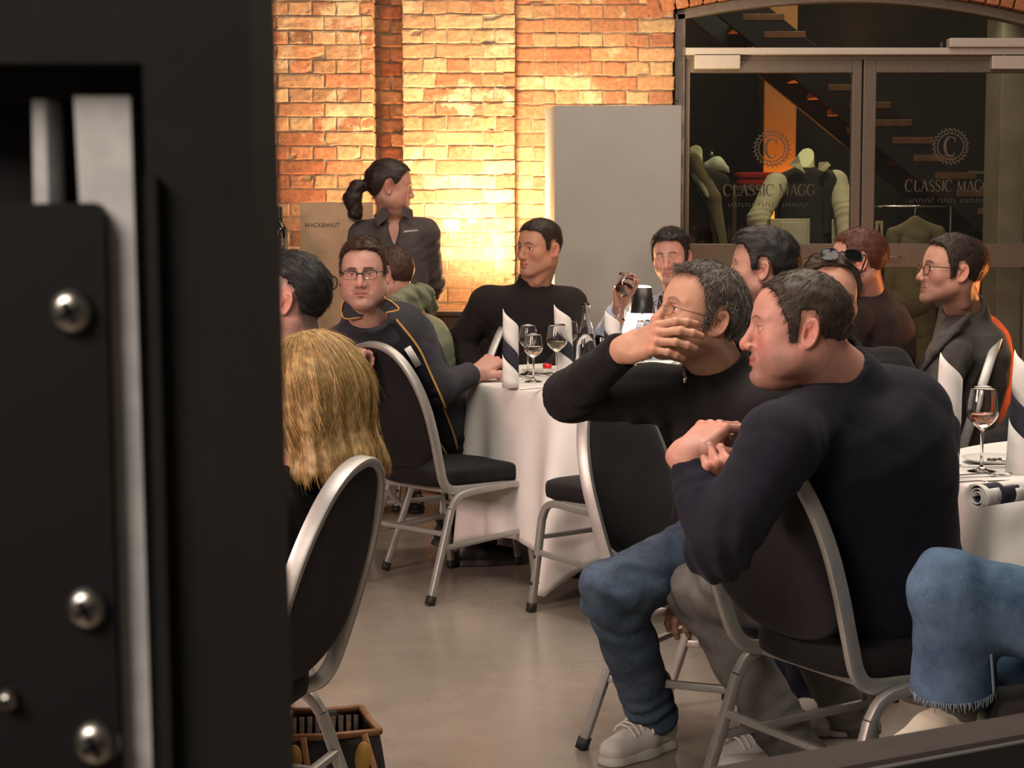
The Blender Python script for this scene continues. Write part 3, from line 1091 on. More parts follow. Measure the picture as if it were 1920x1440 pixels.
def upper(root, J, mat, h=0.008, name='sweater', wid=1.0, dep=1.0, belly=0.0, slouch=0.02, arm_r=(0.066, 0.054, 0.042), sh_r=0.062, hem=-0.06,
          collar=None, fold=0.003, sleeve=True, ph=0.0, cuff=0.012, vneck=None, cuts=(), extra=None, elbow_amp=0.006, sleeve_to=1.0):
    """a top: torso, sleeves that end in a cuff at the wrist, a neckline that follows the neck"""
    tf, (u, v, w, L) = torso_fn(J['pel'], J['neck'], J['shR'], J['shL'], wid, dep, belly, slouch, sh_r)
    neck = np.asarray(J['neck'], float); pel = np.asarray(J['pel'], float)
    head = np.asarray(J['head'], float)
    nd = nrm(head - neck)
    arms = []
    for s in 'RL':
        if 'el' + s in J:
            e = np.asarray(J['el' + s], float); wr = np.asarray(J['wr' + s], float)
            fw = nrm(wr - e)
            arms.append((np.asarray(J['sh' + s], float), e, e + (wr - e) * sleeve_to - fw * cuff))

    def f(Q):
        d = tf(Q)
        for sh, e, wr in arms:
            a = cone(Q, sh, e, arm_r[0], arm_r[1])
            b = cone(Q, e, wr, arm_r[1], arm_r[2])
            ed = nrm(wr - e).astype(np.float32)
            b = smax(b, (Q - wr.astype(np.float32)) @ ed, 0.006)
            a = smin(a, b, 0.022)
            a = a + limb_folds(Q, sh, e, wr, elbow_amp, ph)
            a = a + limb_folds(Q, e, wr - ed * 0.03, wr, elbow_amp * 0.5, ph + 2, 0.05, 190)
            d = smin(d, a, 0.035)
            d = d + limb_folds(Q, neck, sh - w * 0.05, e, elbow_amp * 0.6, ph + 1, 0.09, 110)
        if fold:
            d = d + folds(Q, fold, 34, ph)
        d = smax(d, -((Q - pel.astype(np.float32)) @ w.astype(np.float32)) + hem, 0.012)
        if collar is not None:
            r, up, flare = collar
            c = cone(Q, neck - nd * 0.02, neck + nd * up, r + 0.012, r + flare)
            c = smax(c, (Q - (neck + nd * up).astype(np.float32)) @ nd.astype(np.float32), 0.004)
            d = smin(d, c, 0.02)
        nk = 0.062 if collar is None else collar[0] - 0.004
        d = smax(d, -cone(Q, neck - nd * 0.015, neck + nd * 0.16, nk * 0.9, nk * 1.02 + (0.010 if collar is None else collar[2] * 0.8)), 0.006)
        if vneck is not None:
            dep_, wd = vneck
            a = neck + v * 0.10
            d = smax(d, -cone(Q, neck + nd * 0.06 + v * 0.070, neck - w * dep_ + v * 0.100, wd, 0.010), 0.006)
        for c in cuts:
            d = smax(d, c(Q), 0.006)
        if extra is not None:
            d = extra(Q, d)
        return d
    pts = [J['pel'], J['neck'], J['shR'], J['shL']] + [J[k] for k in ('elR', 'elL', 'wrR', 'wrL') if k in J]
    lo, hi = bounds(*pts, pad=0.22)
    return garment(name, root, f, lo, hi, h, mat), f, (u, v, w, L)


def lower(root, J, mat, h=0.009, name='trousers', r=(0.088, 0.066, 0.056), ph=0.0, fold=0.004, hemR=None, hemL=None, knee_amp=0.010, pel_r=(0.165, 0.125, 0.13), ank_up=0.03):
    pel = np.asarray(J['pel'], float)
    legs = []
    for s in 'RL':
        if 'kn' + s in J:
            legs.append([np.asarray(J[k + s], float) for k in ('hip', 'kn', 'an')])

    def f(Q):
        d = ell(Q, pel, pel_r)
        for hp, kn, an in legs:
            dn = nrm(an - kn).astype(np.float32)
            end = an - dn * ank_up
            a = cone(Q, hp, kn, r[0], r[1])
            b = smin(cone(Q, kn, kn + (end - kn) * 0.4, r[1] * 0.95, r[1] * 0.93), cone(Q, kn + (end - kn) * 0.4, end, r[1] * 0.93, r[2]), 0.02)
            b = smax(b, (Q - end.astype(np.float32)) @ dn, 0.006)
            a = smin(a, b, 0.03)
            a = a + limb_folds(Q, hp, kn, an, knee_amp, ph, 0.11, 90)
            a = a + limb_folds(Q, kn, end - dn * 0.06, end, knee_amp * 0.8, ph + 4, 0.09, 105)
            a = a + limb_folds(Q, pel, hp, kn, knee_amp * 0.7, ph + 6, 0.12, 80)
            d = smin(d, a, 0.04)
        d = d + folds(Q, fold, 30, ph)
        return d
    pts = [J['pel']] + [x for l in legs for x in l]
    lo, hi = bounds(*pts, pad=0.2)
    return garment(name, root, f, lo, hi, h, mat)


def trunk_field(J, legs=True, shrink=0.026, hh=0.016):
    """trunk and limbs under the clothes, slimmer than them"""
    tf, _ = torso_fn(J['pel'], J['neck'], J['shR'], J['shL'])
    segs = []
    for s in 'RL':
        if 'el' + s in J:
            segs += [(J['sh' + s], J['el' + s], 0.034, 0.026), (J['el' + s], J['wr' + s], 0.026, 0.018)]
        if legs and 'kn' + s in J:
            segs += [(J['hip' + s], J['kn' + s], 0.06, 0.045), (J['kn' + s], J['an' + s], 0.045, 0.032)]

    def f(Q):
        d = tf(Q) + shrink
        for a, b, ra, rb in segs:
            d = smin(d, cone(Q, a, b, ra, rb), 0.03)
        return d
    pts = [J['pel'], J['neck'], J['shR'], J['shL']] + [s[0] for s in segs] + [s[1] for s in segs]
    lo, hi = bounds(*pts, pad=0.15)
    return f, lo, hi, hh


def shoe(root, ank, toe_dir, mat, sole_mat, L=0.28, name='shoe', laces=None, collar_mat=None, pitch=0.0, low=0.0):
    """a low shoe standing on the floor under the ankle; local x = toe"""
    d = nrm((toe_dir[0], toe_dir[1], 0)); s = np.array([-d[1], d[0], 0])
    cp, sp = math.cos(math.radians(pitch)), math.sin(math.radians(pitch))
    x = d * cp + np.array([0, 0, 1.0]) * sp
    z = np.cross(x, s)
    org = np.array([ank[0], ank[1], low]) - d * 0.055
    Mx = frame(org, x, s, z)
    k = L / 0.28

    def up(Q):
        Q = Q / k
        e = cone(Q, (0.03, 0, 0.05), (0.10, 0, 0.045), 0.042, 0.042)
        e = smin(e, cone(Q * np.array([1, 1, 1.15], np.float32), (0.12, 0.004, 0.048), (0.215, 0.006, 0.036), 0.046, 0.036), 0.03)
        e = smin(e, cone(Q, (0.042, 0, 0.06), (0.048, 0, 0.092), 0.040, 0.036), 0.02)
        e = smax(e, 0.018 - Q[:, 2], 0.004)
        e = smax(e, Q[:, 2] - 0.098 - 0.12 * np.abs(Q[:, 0] - 0.05), 0.004)
        e = smax(e, -cone(Q, (0.050, 0, 0.088), (0.050, 0, 0.13), 0.028, 0.034), 0.004)
        return e * k

    def so(Q):
        Q = Q / k
        e = smin(cone(Q, (0.03, 0, 0.0), (0.12, 0, 0.0), 0.043, 0.044), cone(Q, (0.12, 0.003, 0.0), (0.215, 0.006, 0.0), 0.048, 0.040), 0.03)
        e = smax(e, np.abs(Q[:, 2] - 0.014) - 0.014, 0.004)
        return e * k
    g = empty(name); g.parent = root
    lo, hi = np.array([-0.05, -0.08, -0.01]) * k, np.array([0.29, 0.08, 0.13]) * k
    v, q = polygonise(up, lo, hi, 0.004)
    v = relax(v, q, 1, 0.4)
    mesh_np('upper', [(*xf((v, q), Mx), None, 0)], mat, g)
    v, q = polygonise(so, lo, hi, 0.004)
    mesh_np('sole', [(*xf((v, q), Mx), None, 0)], sole_mat, g)
    if laces is not None:
        pr = []
        for i in range(6):
            t = i / 5
            xx = (0.088 + 0.078 * t) * k
            zz = (0.101 - 0.021 * t) * k
            pr.append(tube(catmull([(xx, -0.036 * k, zz - 0.020), (xx + 0.006, -0.02 * k, zz), (xx + 0.010, 0, zz + 0.006), (xx + 0.006, 0.02 * k, zz), (xx, 0.036 * k, zz - 0.020)], 4), 0.0032, 6))
        for sgn in (-1, 1):
            pr.append(tube(catmull([(0.085 * k, 0, 0.10 * k), (0.088, sgn * 0.025, 0.112), (0.105, sgn * 0.05, 0.098), (0.112, sgn * 0.042, 0.082), (0.10, sgn * 0.014, 0.097)], 5), 0.0028, 6))
            pr.append(tube(catmull([(0.09 * k, 0, 0.098 * k), (0.11, sgn * 0.03, 0.09), (0.125, sgn * 0.056, 0.066)], 5), 0.0028, 6))
        mesh_np('laces', [(*xf(p, Mx), None, 0) for p in pr], laces, g)
    if collar_mat is not None:
        v, f = box((-0.014 * k, -0.022 * k, 0.066 * k), (-0.004 * k, 0.022 * k, 0.098 * k), 0.004)
        mesh_np('heel_tab', [(*xf((v, f), Mx), None, 0)], collar_mat, g)
    return g
# ---------------------------------------------------------------- the hall
def structure(o):
    o['kind'] = 'structure'
    return o


# polished concrete floor
m, nt, b = newmat('polished_concrete')
n1 = noise_node(nt, 1.3, 8, 0.6); n2 = noise_node(nt, 9, 8, 0.7)
mx = nt.nodes.new('ShaderNodeMix'); mx.data_type = 'RGBA'; mx.inputs[0].default_value = 0.5
r1 = ramp(nt, n1.outputs['Fac'], (0.24, 0.205, 0.17), (0.31, 0.27, 0.225), 0.25, 0.75)
r2 = ramp(nt, n2.outputs['Fac'], (0.235, 0.20, 0.165), (0.32, 0.28, 0.235), 0.2, 0.8)
nt.links.new(r1.outputs[0], mx.inputs[6]); nt.links.new(r2.outputs[0], mx.inputs[7])
vor = nt.nodes.new('ShaderNodeTexVoronoi'); vor.feature = 'DISTANCE_TO_EDGE'; vor.inputs['Scale'].default_value = 0.9
tc = nt.nodes.new('ShaderNodeTexCoord')
wn = noise_node(nt, 5, 6, 0.7)
vm = nt.nodes.new('ShaderNodeVectorMath'); vm.operation = 'MULTIPLY_ADD'
vm.inputs[1].default_value = (0.5, 0.5, 0.5)
nt.links.new(wn.outputs['Color'], vm.inputs[0]); nt.links.new(tc.outputs['Object'], vm.inputs[2])
nt.links.new(vm.outputs[0], vor.inputs['Vector'])
cr = ramp(nt, vor.outputs['Distance'], (0.72, 0.72, 0.72), (1, 1, 1), 0.0, 0.006)
mm = nt.nodes.new('ShaderNodeMix'); mm.data_type = 'RGBA'; mm.blend_type = 'MULTIPLY'; mm.inputs[0].default_value = 0.7
nt.links.new(mx.outputs[2], mm.inputs[6]); nt.links.new(cr.outputs[0], mm.inputs[7])
nt.links.new(mm.outputs[2], b.inputs['Base Color'])
rr = ramp(nt, n2.outputs['Fac'], (0.16,) * 3, (0.27,) * 3)
nt.links.new(rr.outputs[0], b.inputs['Roughness'])
b.inputs['Specular IOR Level'].default_value = 0.45
bump(nt, b, n2.outputs['Fac'], 0.12, 0.004)
structure(mesh_np('floor', [(*box((-5, -1.5, -0.1), (6, 14.6, 0.0)), None, 0)], m, smooth=False))

# --- brickwork: every brick modelled, English bond, with worn faces and whitewash left in patches
mb, nt, b = newmat('old_brick')
a = nt.nodes.new('ShaderNodeAttribute'); a.attribute_name = 'Col'
n1 = noise_node(nt, 38, 8, 0.7)
mix = nt.nodes.new('ShaderNodeMix'); mix.data_type = 'RGBA'; mix.blend_type = 'MULTIPLY'; mix.inputs[0].default_value = 1
r1 = ramp(nt, n1.outputs['Fac'], (0.55, 0.52, 0.50), (1.1, 1.08, 1.05), 0.3, 0.68)
nt.links.new(a.outputs['Color'], mix.inputs[6]); nt.links.new(r1.outputs[0], mix.inputs[7])
n2 = noise_node(nt, 3.1, 9, 0.72)
wm = ramp(nt, n2.outputs['Fac'], (0, 0, 0), (1, 1, 1), 0.56, 0.62)
mw = nt.nodes.new('ShaderNodeMix'); mw.data_type = 'RGBA'
mul = nt.nodes.new('ShaderNodeMath'); mul.operation = 'MULTIPLY'; mul.inputs[1].default_value = 0.62
nt.links.new(wm.outputs[0], mul.inputs[0]); nt.links.new(mul.outputs[0], mw.inputs[0])
nt.links.new(mix.outputs[2], mw.inputs[6]); mw.inputs[7].default_value = (0.52, 0.44, 0.29, 1)
nt.links.new(mw.outputs[2], b.inputs['Base Color'])
b.inputs['Roughness'].default_value = 0.9
b.inputs['Specular IOR Level'].default_value = 0.2
n3 = noise_node(nt, 55, 8, 0.75)
bump(nt, b, n3.outputs['Fac'], 0.7, 0.010)
MORTAR = plain('lime_mortar', (0.22, 0.17, 0.12), 0.95, noise=0.3, scale=30, bdist=0.006)
BRICK = mb


def brick_face(name, x0, x1, z0, z1, Y, depth=0.06, offs=0.0, skip=None, axis='x', seed=1, bed=0.0):
    """a wall face of individual bricks looking towards -Y (axis 'x') or towards +X (axis 'y', x0..x1 run along Y)"""
    g = np.random.default_rng(seed)
    course = 0.077
    parts_v, parts_f, parts_c = [], [], []
    tot = 0
    row = int(math.floor((z0 - bed) / course))
    gx = np.array([0, 0, 0.010, 0.35, 0.65, 0.990, 1, 1])
    while row * course + bed < z1:
        zb = row * course + bed
        head = row % 2 == 0
        pitch = 0.128 if head else 0.256
        x = x0 - (offs + (0.0 if head else 0.064)) % pitch
        while x < x1:
            a0 = max(x + 0.0035 + g.uniform(-.002, .002), x0); a1 = min(x + pitch - 0.0035 + g.uniform(-.002, .002), x1)
            x += pitch
            if a1 - a0 < 0.02:
                continue
            lo, hi = zb + 0.0035 + g.uniform(-.0015, .0015), zb + course - 0.0035 + g.uniform(-.0015, .0015)
            if skip is not None and skip((a0 + a1) / 2, (lo + hi) / 2, a0, a1, lo, hi):
                continue
            hi = min(hi, z1)
            if hi - lo < 0.01:
                continue
            w, hh = a1 - a0, hi - lo
            xs = np.array([0, 0, 0.008, w * .33, w * .67, w - 0.008, w, w])
            zs = np.array([0, 0, 0.008, hh * .5, hh - 0.008, hh, hh])
            X, Z = np.meshgrid(xs, zs, indexing='ij')
            D = np.zeros_like(X)
            D[0, :] = D[-1, :] = depth; D[:, 0] = D[:, -1] = depth
            edge = (X <= 0) | (X >= w) | (Z <= 0) | (Z >= hh)
            D[(D == 0) & edge] = 0.003
            D[1:-1, 1:-1] += g.uniform(-.0015, .002, D[1:-1, 1:-1].shape) + g.uniform(-.0025, .0025)
            jx = g.uniform(-.0025, .0025, X.shape); jz = g.uniform(-.0025, .0025, X.shape)
            if g.random() < 0.22:                           # a broken corner
                ci, cj = g.choice([1, 2, 5, 6]), g.choice([1, 2, 4, 5])
                D[ci - 1 if ci > 3 else ci:ci + 2 if ci < 4 else ci + 1, cj:cj + 1] += g.uniform(0.006, 0.02)
            V = np.stack([a0 + X + jx, Y + D, lo + Z + jz], -1).reshape(-1, 3)
            ni, nj = X.shape
            F = [(i * nj + j, (i + 1) * nj + j, (i + 1) * nj + j + 1, i * nj + j + 1) for i in range(ni - 1) for j in range(nj - 1)]
            c = np.array([(0.42, 0.215, 0.115), (0.38, 0.165, 0.09), (0.46, 0.28, 0.16), (0.33, 0.16, 0.09), (0.45, 0.32, 0.18), (0.40, 0.235, 0.13)][g.integers(6)]) * g.uniform(0.8, 1.2)
            parts_v.append(V); parts_f.append(np.array(F) + tot); parts_c.append(np.tile(c, (len(V), 1)))
            tot += len(V)
        row += 1
    V = np.concatenate(parts_v)
    if axis == 'y':
        V = np.stack([-V[:, 1] + 0.0, V[:, 0], V[:, 2]], 1)
    return V, np.concatenate(parts_f), np.concatenate(parts_c)


YW = 10.0
xl = P(455, 300, 9.9)[0]
x700 = P(701, 200, 9.88)[0]; x757 = P(757, 200, 9.88)[0]; x965 = P(965, 200, 9.88)[0]; x1262 = P(1264, 200, YW)[0]
ZT = 3.3
left = brick_face('l', -3.2, x700, 0.0, ZT, 9.86, offs=0.05, seed=3)
rec = brick_face('r', x700 - 0.02, x757 + 0.02, 0.0, ZT, 10.04, offs=0.09, seed=4)
ret = brick_face('t', 9.86, 10.06, 0.0, ZT, -(x700), axis='y', seed=5)
structure(mesh_np('wall_left', [(*left, 0), (*rec, 0), (ret[0], ret[1], ret[2], 0),
                  (*box((-3.2, 9.868, 0), (x700 - 0.012, 10.3, ZT)), None, 1), (*box((x700 - 0.03, 10.048, 0), (x757 + 0.02, 10.3, ZT)), None, 1)], [BRICK, MORTAR], smooth=False))
pil = brick_face('p', x757, x965, 0.0, ZT, 9.80, offs=0.02, seed=6)
pl = brick_face('pl', 9.80, 10.06, 0.0, ZT, -(x965), axis='y', seed=16)
structure(mesh_np('wall_pillar', [(*pil, 0), (pl[0], pl[1], pl[2], 0), (*box((x757 + 0.012, 9.808, 0), (x965 - 0.012, 10.3, ZT)), None, 1)], [BRICK, MORTAR], smooth=False))

# right wall with the shallow arch over the doors
ACX, AR = P(1585, 0, YW)[0], 4.2
xop0, xop1 = x1262, P(1945, 200, YW)[0]
AZ = P(1585, -19, YW)[2] - AR


def in_open(x, z, a0, a1, lo, hi):
    if a1 < xop0 + 0.02 or a0 > xop1 + 0.05:
        return False
    cx = min(max(ACX, a0), a1)
    far = max(abs(a0 - ACX), abs(a1 - ACX)) if False else abs(x - ACX)
    return (far ** 2 + (lo - AZ) ** 2) < (AR + 0.10) ** 2 and xop0 - 0.01 < (a0 + a1) / 2 < xop1 + 0.2


rw = brick_face('rw', x965 + 0.0, xop0, 0.0, ZT, YW, offs=0.03, seed=7)
top = brick_face('tp', xop0, 4.6, 0.0, ZT, YW, offs=0.1, seed=8, skip=lambda x, z, a0, a1, lo, hi: (a0 < xop1) and (x - ACX) ** 2 + (lo - AZ) ** 2 < (AR + 0.10) ** 2)
# arch ring of header bricks standing on end
av, af, ac = [], [], []
g_ = np.random.default_rng(3)
half = math.asin(min(0.99, (xop1 - ACX) / AR)); half0 = math.asin((xop0 - ACX) / AR)
ang = half0 - 0.035
tot = 0
while ang < half + 0.05:
    da = 0.077 / AR
    v, f = box((-0.0335, YW - 0.004 + g_.uniform(-.004, .004), AR), (0.0335, YW + 0.2, AR + 0.118), 0.005)
    th = ang + da / 2
    c, s = math.cos(th), math.sin(th)
    x = v[:, 0] * c + v[:, 2] * s + ACX; z = -v[:, 0] * s + v[:, 2] * c + AZ
    v = np.stack([x, v[:, 1], z], 1)
    col = np.array((0.42, 0.18, 0.09)) * g_.uniform(0.7, 1.2)
    av.append((v, f, np.tile(col, (len(v), 1)), 0))
    ang += da
structure(mesh_np('wall_right', [(*rw, 0), (*top, 0)] + av + [(*box((x965 - 0.02, YW + 0.008, 0), (xop0 - 0.012, YW + 0.3, ZT)), None, 1),
                  (*box((xop1 + 0.012, YW + 0.008, 0), (4.6, YW + 0.3, ZT)), None, 1), (*box((xop0 - 0.05, YW + 0.02, 2.66), (xop1 + 0.05, YW + 0.3, ZT)), None, 1)], [BRICK, MORTAR], smooth=False))

# ---------------------------------------------------------------- steel framed glass doors under the arch
STEEL = plain('brown_grey_steel', (0.115, 0.098, 0.080), 0.45, 0.3, 0.4, 0.1, 60)
STEEL_L = plain('light_grey_aluminium', (0.40, 0.37, 0.33), 0.5, 0.3, 0.4)
PANE = panemat('door_glass', (0.80, 0.82, 0.78), 1.6)
YD = 10.08


def X(px, Y=YD, py=300):
    return P(px, py, Y)[0]


def Z(py, Y=YD, px=1500):
    return P(px, py, Y)[2]


def bar(px0, px1, py0, py1, y0=YD, y1=YD + 0.06, bev=0.004):
    return box((X(px0), y0, Z(py1)), (X(px1), y1, Z(py0)), bev)


# fixed frame: left post, transom rail and the curved head
wf = empty('window_1'); structure(wf)
fr = [bar(1263, 1283, 26, 880, YD - 0.02, YD + 0.08), (box((X(1283), YD - 0.01, Z(112)), (2.98, YD + 0.07, Z(97)), 0.003))]
th = np.linspace(math.asin((X(1266) - ACX) / AR), math.asin(min(0.9, (2.96 - ACX) / AR)), 28)
path = np.stack([ACX + (AR - 0.03) * np.sin(th), np.full(28, YD + 0.03), AZ + (AR - 0.03) * np.cos(th)], 1)
fr.append(sweep(path, rrect(0.10, 0.055, 0.004), ref=(0, 1, 0)))
mesh_np('window_frame', [(*p, None, 0) for p in fr], STEEL, wf, smooth=False)
zz = np.stack([path[:, 0], np.full(28, YD + 0.03), path[:, 2]], 1)
bot = np.stack([path[:, 0], np.full(28, YD + 0.03), np.full(28, Z(98))], 1)
pv = np.concatenate([zz, bot]); pf = np.array([(i, i + 1, 28 + i + 1, 28 + i) for i in range(27)])
mesh_np('pane', [(pv, pf, None, 0)], PANE, wf, smooth=False)


def glass_door(name, pxl, pxr, sl, sr, handle_px):
    d = structure(empty(name))
    ff = [bar(pxl, pxl + sl, 111, 882), bar(pxr - sr, pxr, 111, 882), bar(pxl + sl, pxr - sr, 111, 136), bar(pxl + sl, pxr - sr, 457, 502), bar(pxl + sl, pxr - sr, 830, 882)]
    mesh_np('door_frame', [(*p, None, 0) for p in ff], STEEL, d, smooth=False)
    y = YD + 0.03
    for py0, py1 in ((134, 459), (500, 832)):
        v = np.array([(X(pxl + sl - 2), y, Z(py1)), (X(pxr - sr + 2), y, Z(py1)), (X(pxr - sr + 2), y, Z(py0)), (X(pxl + sl - 2), y, Z(py0))])
        mesh_np('pane', [(v, np.array([[0, 1, 2, 3]]), None, 0)], PANE, d, smooth=False)
    hx, hz = X(handle_px), Z(481)
    hv = [tube([(hx, YD, hz), (hx, YD - 0.05, hz)], 0.010, 10), sweep(catmull([(hx - 0.004, YD - 0.05, hz), (hx + 0.05, YD - 0.052, hz + 0.002), (hx + 0.125, YD - 0.05, hz - 0.003)], 4), rrect(0.022, 0.012, 0.004), ref=(0, 1, 0)),
          lathe([(0.0, -0.003), (0.024, -0.003), (0.024, 0.004), (0.0, 0.004)], 20)]
    v, f = hv[2]; hv[2] = (np.stack([v[:, 0] + hx, YD - 0.004 - v[:, 2], v[:, 1] + hz], 1), f)
    hd = mesh_np('door_handle', [(*p, None, 0) for p in hv], M['chrome'], d)
    v, f = lathe([(0.0, -0.003), (0.016, -0.003), (0.018, 0.004), (0.0, 0.004)], 18)
    mesh_np('lock_cylinder', [(np.stack([v[:, 0] + X(handle_px - 18), YD - 0.004 - v[:, 2], v[:, 1] + Z(510)], 1), f, None, 0)], M['chrome'], d)
    return d


door_l = glass_door('door_1', 1284, 1614, 9, 17, 1590)
door_r = glass_door('door_2', 1617, 1950, 24, 24, 1646)
# door closers and the slide rail above
for nm, a, label in (('door_closer', (1299, 1384, 105, 130), 'light grey door closer box on the left glass door leaf'), ('door_closer', (1851, 1945, 106, 131), 'light grey door closer box on the right glass door leaf')):
    t = thing(nm, label, 'door closer', (0, 0, 0), 0, 'door closers')
    mesh_np('body', [(*bar(*a, YD - 0.06, YD, 0.004), None, 0)], STEEL_L, t, smooth=False)
    px = a[0] + 22
    mesh_np('pivot', [(*tube([(X(px), YD - 0.04, Z(a[2] + 2)), (X(px), YD - 0.04, Z(a[2] - 10))], 0.007, 10), None, 0)], M['chrome'], t)
t = thing('slide_rail', 'long light grey closer slide rail along the transom above the glass doors', 'rail')
mesh_np('track', [(*bar(1281, 1950, 91, 104, YD - 0.055, YD - 0.01, 0.004), None, 0)], STEEL_L, t, smooth=False)
mesh_np('end_cap', [(*bar(1277, 1282, 90, 105, YD - 0.057, YD - 0.008, 0.003), None, 0)], STEEL, t, smooth=False)
t = thing('door_operator', 'grey box of a door operator above the slide rail at top right', 'door operator')
mesh_np('housing', [(*bar(1769, 1950, 74, 91, YD - 0.09, YD - 0.005, 0.005), None, 0)], STEEL_L, t, smooth=False)
mesh_np('hinge', [(*bar(1264, 1270, 140, 190, YD - 0.03, YD - 0.015, 0.003), None, 0)], STEEL, door_l, smooth=False)

# --- lettering on the panes: own serif strokes
def ribbon(pts, w, y, th=0.0012):
    p = np.asarray(pts, float); n = len(p)
    w = np.broadcast_to(np.asarray(w, float), (n,))
    t = np.gradient(p, axis=0); t /= np.maximum(np.linalg.norm(t, axis=1, keepdims=True), 1e-9)
    s = np.stack([-t[:, 1], t[:, 0]], 1)
    a = p + s * w[:, None] / 2; c = p - s * w[:, None] / 2
    V = np.concatenate([np.stack([q[:, 0], np.full(n, yy), q[:, 1]], 1) for q, yy in ((a, y), (c, y), (a, y + th), (c, y + th))])
    F = []
    for i in range(n - 1):
        F += [(i, i + 1, n + i + 1, n + i), (2 * n + i, 3 * n + i, 3 * n + i + 1, 2 * n + i + 1), (i, 2 * n + i, 2 * n + i + 1, i + 1), (n + i, n + i + 1, 3 * n + i + 1, 3 * n + i)]
    return V, np.array(F)


def arc(cx, cz, rx, rz, a0, a1, n=14):
    a = np.radians(np.linspace(a0, a1, n))
    return np.stack([cx + rx * np.cos(a), cz + rz * np.sin(a)], 1)


def glyph(ch, thick=0.13, thin=0.05):
    """(strokes, advance); unit cap height"""
    S = []
    def serif(x, z, w=0.26): S.append(([(x - w / 2, z), (x + w / 2, z)], thin))
    if ch in 'CG':
        a = np.linspace(40, 320, 22)
        p = arc(0.42, 0.5, 0.38, 0.5, 40, 320, 22)
        wd = thin + (thick - thin) * np.clip(-np.cos(np.radians(a)), 0, 1) ** 0.7
        S.append((p, wd)); S.append(([(0.71, 0.98), (0.71, 0.70)], thin))
        if ch == 'G':
            S.append(([(0.70, 0.42), (0.70, 0.08)], thick)); serif(0.68, 0.42, 0.3)
        return S, 0.92
    if ch == 'L':
        S += [([(0.2, 0), (0.2, 1)], thick), ([(0.08, 0.025), (0.68, 0.025)], thin), ([(0.67, 0.0), (0.67, 0.25)], thin)]; serif(0.2, 0.98); return S, 0.78
    if ch == 'A':
        S += [([(0.1, 0), (0.43, 1)], thin), ([(0.43, 1), (0.78, 0)], thick), ([(0.22, 0.34), (0.64, 0.34)], thin)]; serif(0.1, 0.02); serif(0.78, 0.02); return S, 0.9
    if ch == 'S':
        p = catmull([(0.56, 0.78), (0.50, 0.93), (0.32, 0.985), (0.13, 0.85), (0.17, 0.64), (0.36, 0.51), (0.55, 0.37), (0.58, 0.16), (0.36, 0.015), (0.15, 0.07), (0.09, 0.24)], 4)
        n = len(p); wd = thin + (thick - thin) * np.exp(-((np.arange(n) / n - 0.5) / 0.2) ** 2)
        S.append((p, wd)); return S, 0.7
    if ch == 'I':
        S.append(([(0.2, 0), (0.2, 1)], thick)); serif(0.2, 0.02); serif(0.2, 0.98); return S, 0.42
    if ch == 'M':
        S += [([(0.15, 0), (0.15, 1)], thin), ([(0.15, 1), (0.52, 0.05)], thick), ([(0.52, 0.05), (0.9, 1)], thin), ([(0.9, 0), (0.9, 1)], thick)]
        serif(0.15, 0.02); serif(0.9, 0.02); serif(0.10, 0.98, .2); serif(0.93, 0.98, .2); return S, 1.1
    return S, 0.38


def serif_text(txt, x0, z0, h, width, y):
    tot = sum(glyph(c)[1] for c in txt)
    k = width / (tot * h)
    out = []; x = 0.0
    for c in txt:
        S, adv = glyph(c)
        for p, w in S:
            p = np.asarray(p, float)
            pp = np.stack([x0 + (x + p[:, 0]) * h * k, z0 + p[:, 1] * h], 1)
            out.append(ribbon(pp, np.asarray(w) * h, y))
        x += adv
    return out


ETCH = plain('frosted_lettering', (0.085, 0.078, 0.060), 0.9, spec=0.1)
yy = YD + 0.026
for cxp, czp, tx0, tx1, tzb, door, lw in ((1448, 278, 1358, 1532, 367, door_l, 1), (1784, 274, 1700, 1862, 359, door_r, 1)):
    x0, x1 = X(tx0), X(tx1)
    parts = [(*p, None, 0) for p in serif_text('CLASSIC MAGG', x0, Z(tzb), (Z(tzb - 22) - Z(tzb)), x1 - x0, yy)]
    mesh_np('shop_lettering', parts, ETCH, door, smooth=False)
    # emblem: a C in a ring of leaves
    cx, cz, R = X(cxp), Z(czp), 0.072
    em = [(*ribbon(arc(cx, cz, R, R, 0, 360, 40), 0.006, yy), None, 0)]
    for k in range(26):
        a = 2 * math.pi * k / 26
        for rr_, ln, tilt in ((R * 1.10, 0.026, 0.7), (R * 1.22, 0.020, -0.5)):
            bx, bz = cx + rr_ * math.cos(a), cz + rr_ * math.sin(a)
            dx, dz = math.cos(a + tilt), math.sin(a + tilt)
            em.append((*ribbon([(bx, bz), (bx + dx * ln / 2, bz + dz * ln / 2), (bx + dx * ln, bz + dz * ln)], [0.002, 0.008, 0.001], yy), None, 0))
    S, _ = glyph('C', 0.15, 0.05)
    for p, w in S:
        p = np.asarray(p); em.append((*ribbon(np.stack([cx + (p[:, 0] - 0.42) * 0.085, cz + (p[:, 1] - 0.5) * 0.105], 1), np.asarray(w) * 0.105, yy), None, 0))
    mesh_np('shop_emblem', em, ETCH, door, smooth=False)
    # small second line of the lettering
    sm = []
    n = 24
    for k in range(n):
        if k in (8, 15): continue
        xa = x0 + (x1 - x0) * (0.06 + 0.88 * k / n)
        sm.append((*ribbon([(xa, Z(tzb + 20)), (xa, Z(tzb + 14))], 0.0035, yy), None, 0))
        sm.append((*ribbon([(xa, Z(tzb + 20 - 6 * (k % 2))), (xa + 0.010, Z(tzb + 20 - 6 * (k % 2)))], 0.003, yy), None, 0))
    mesh_np('small_lettering', sm, ETCH, door, smooth=False)

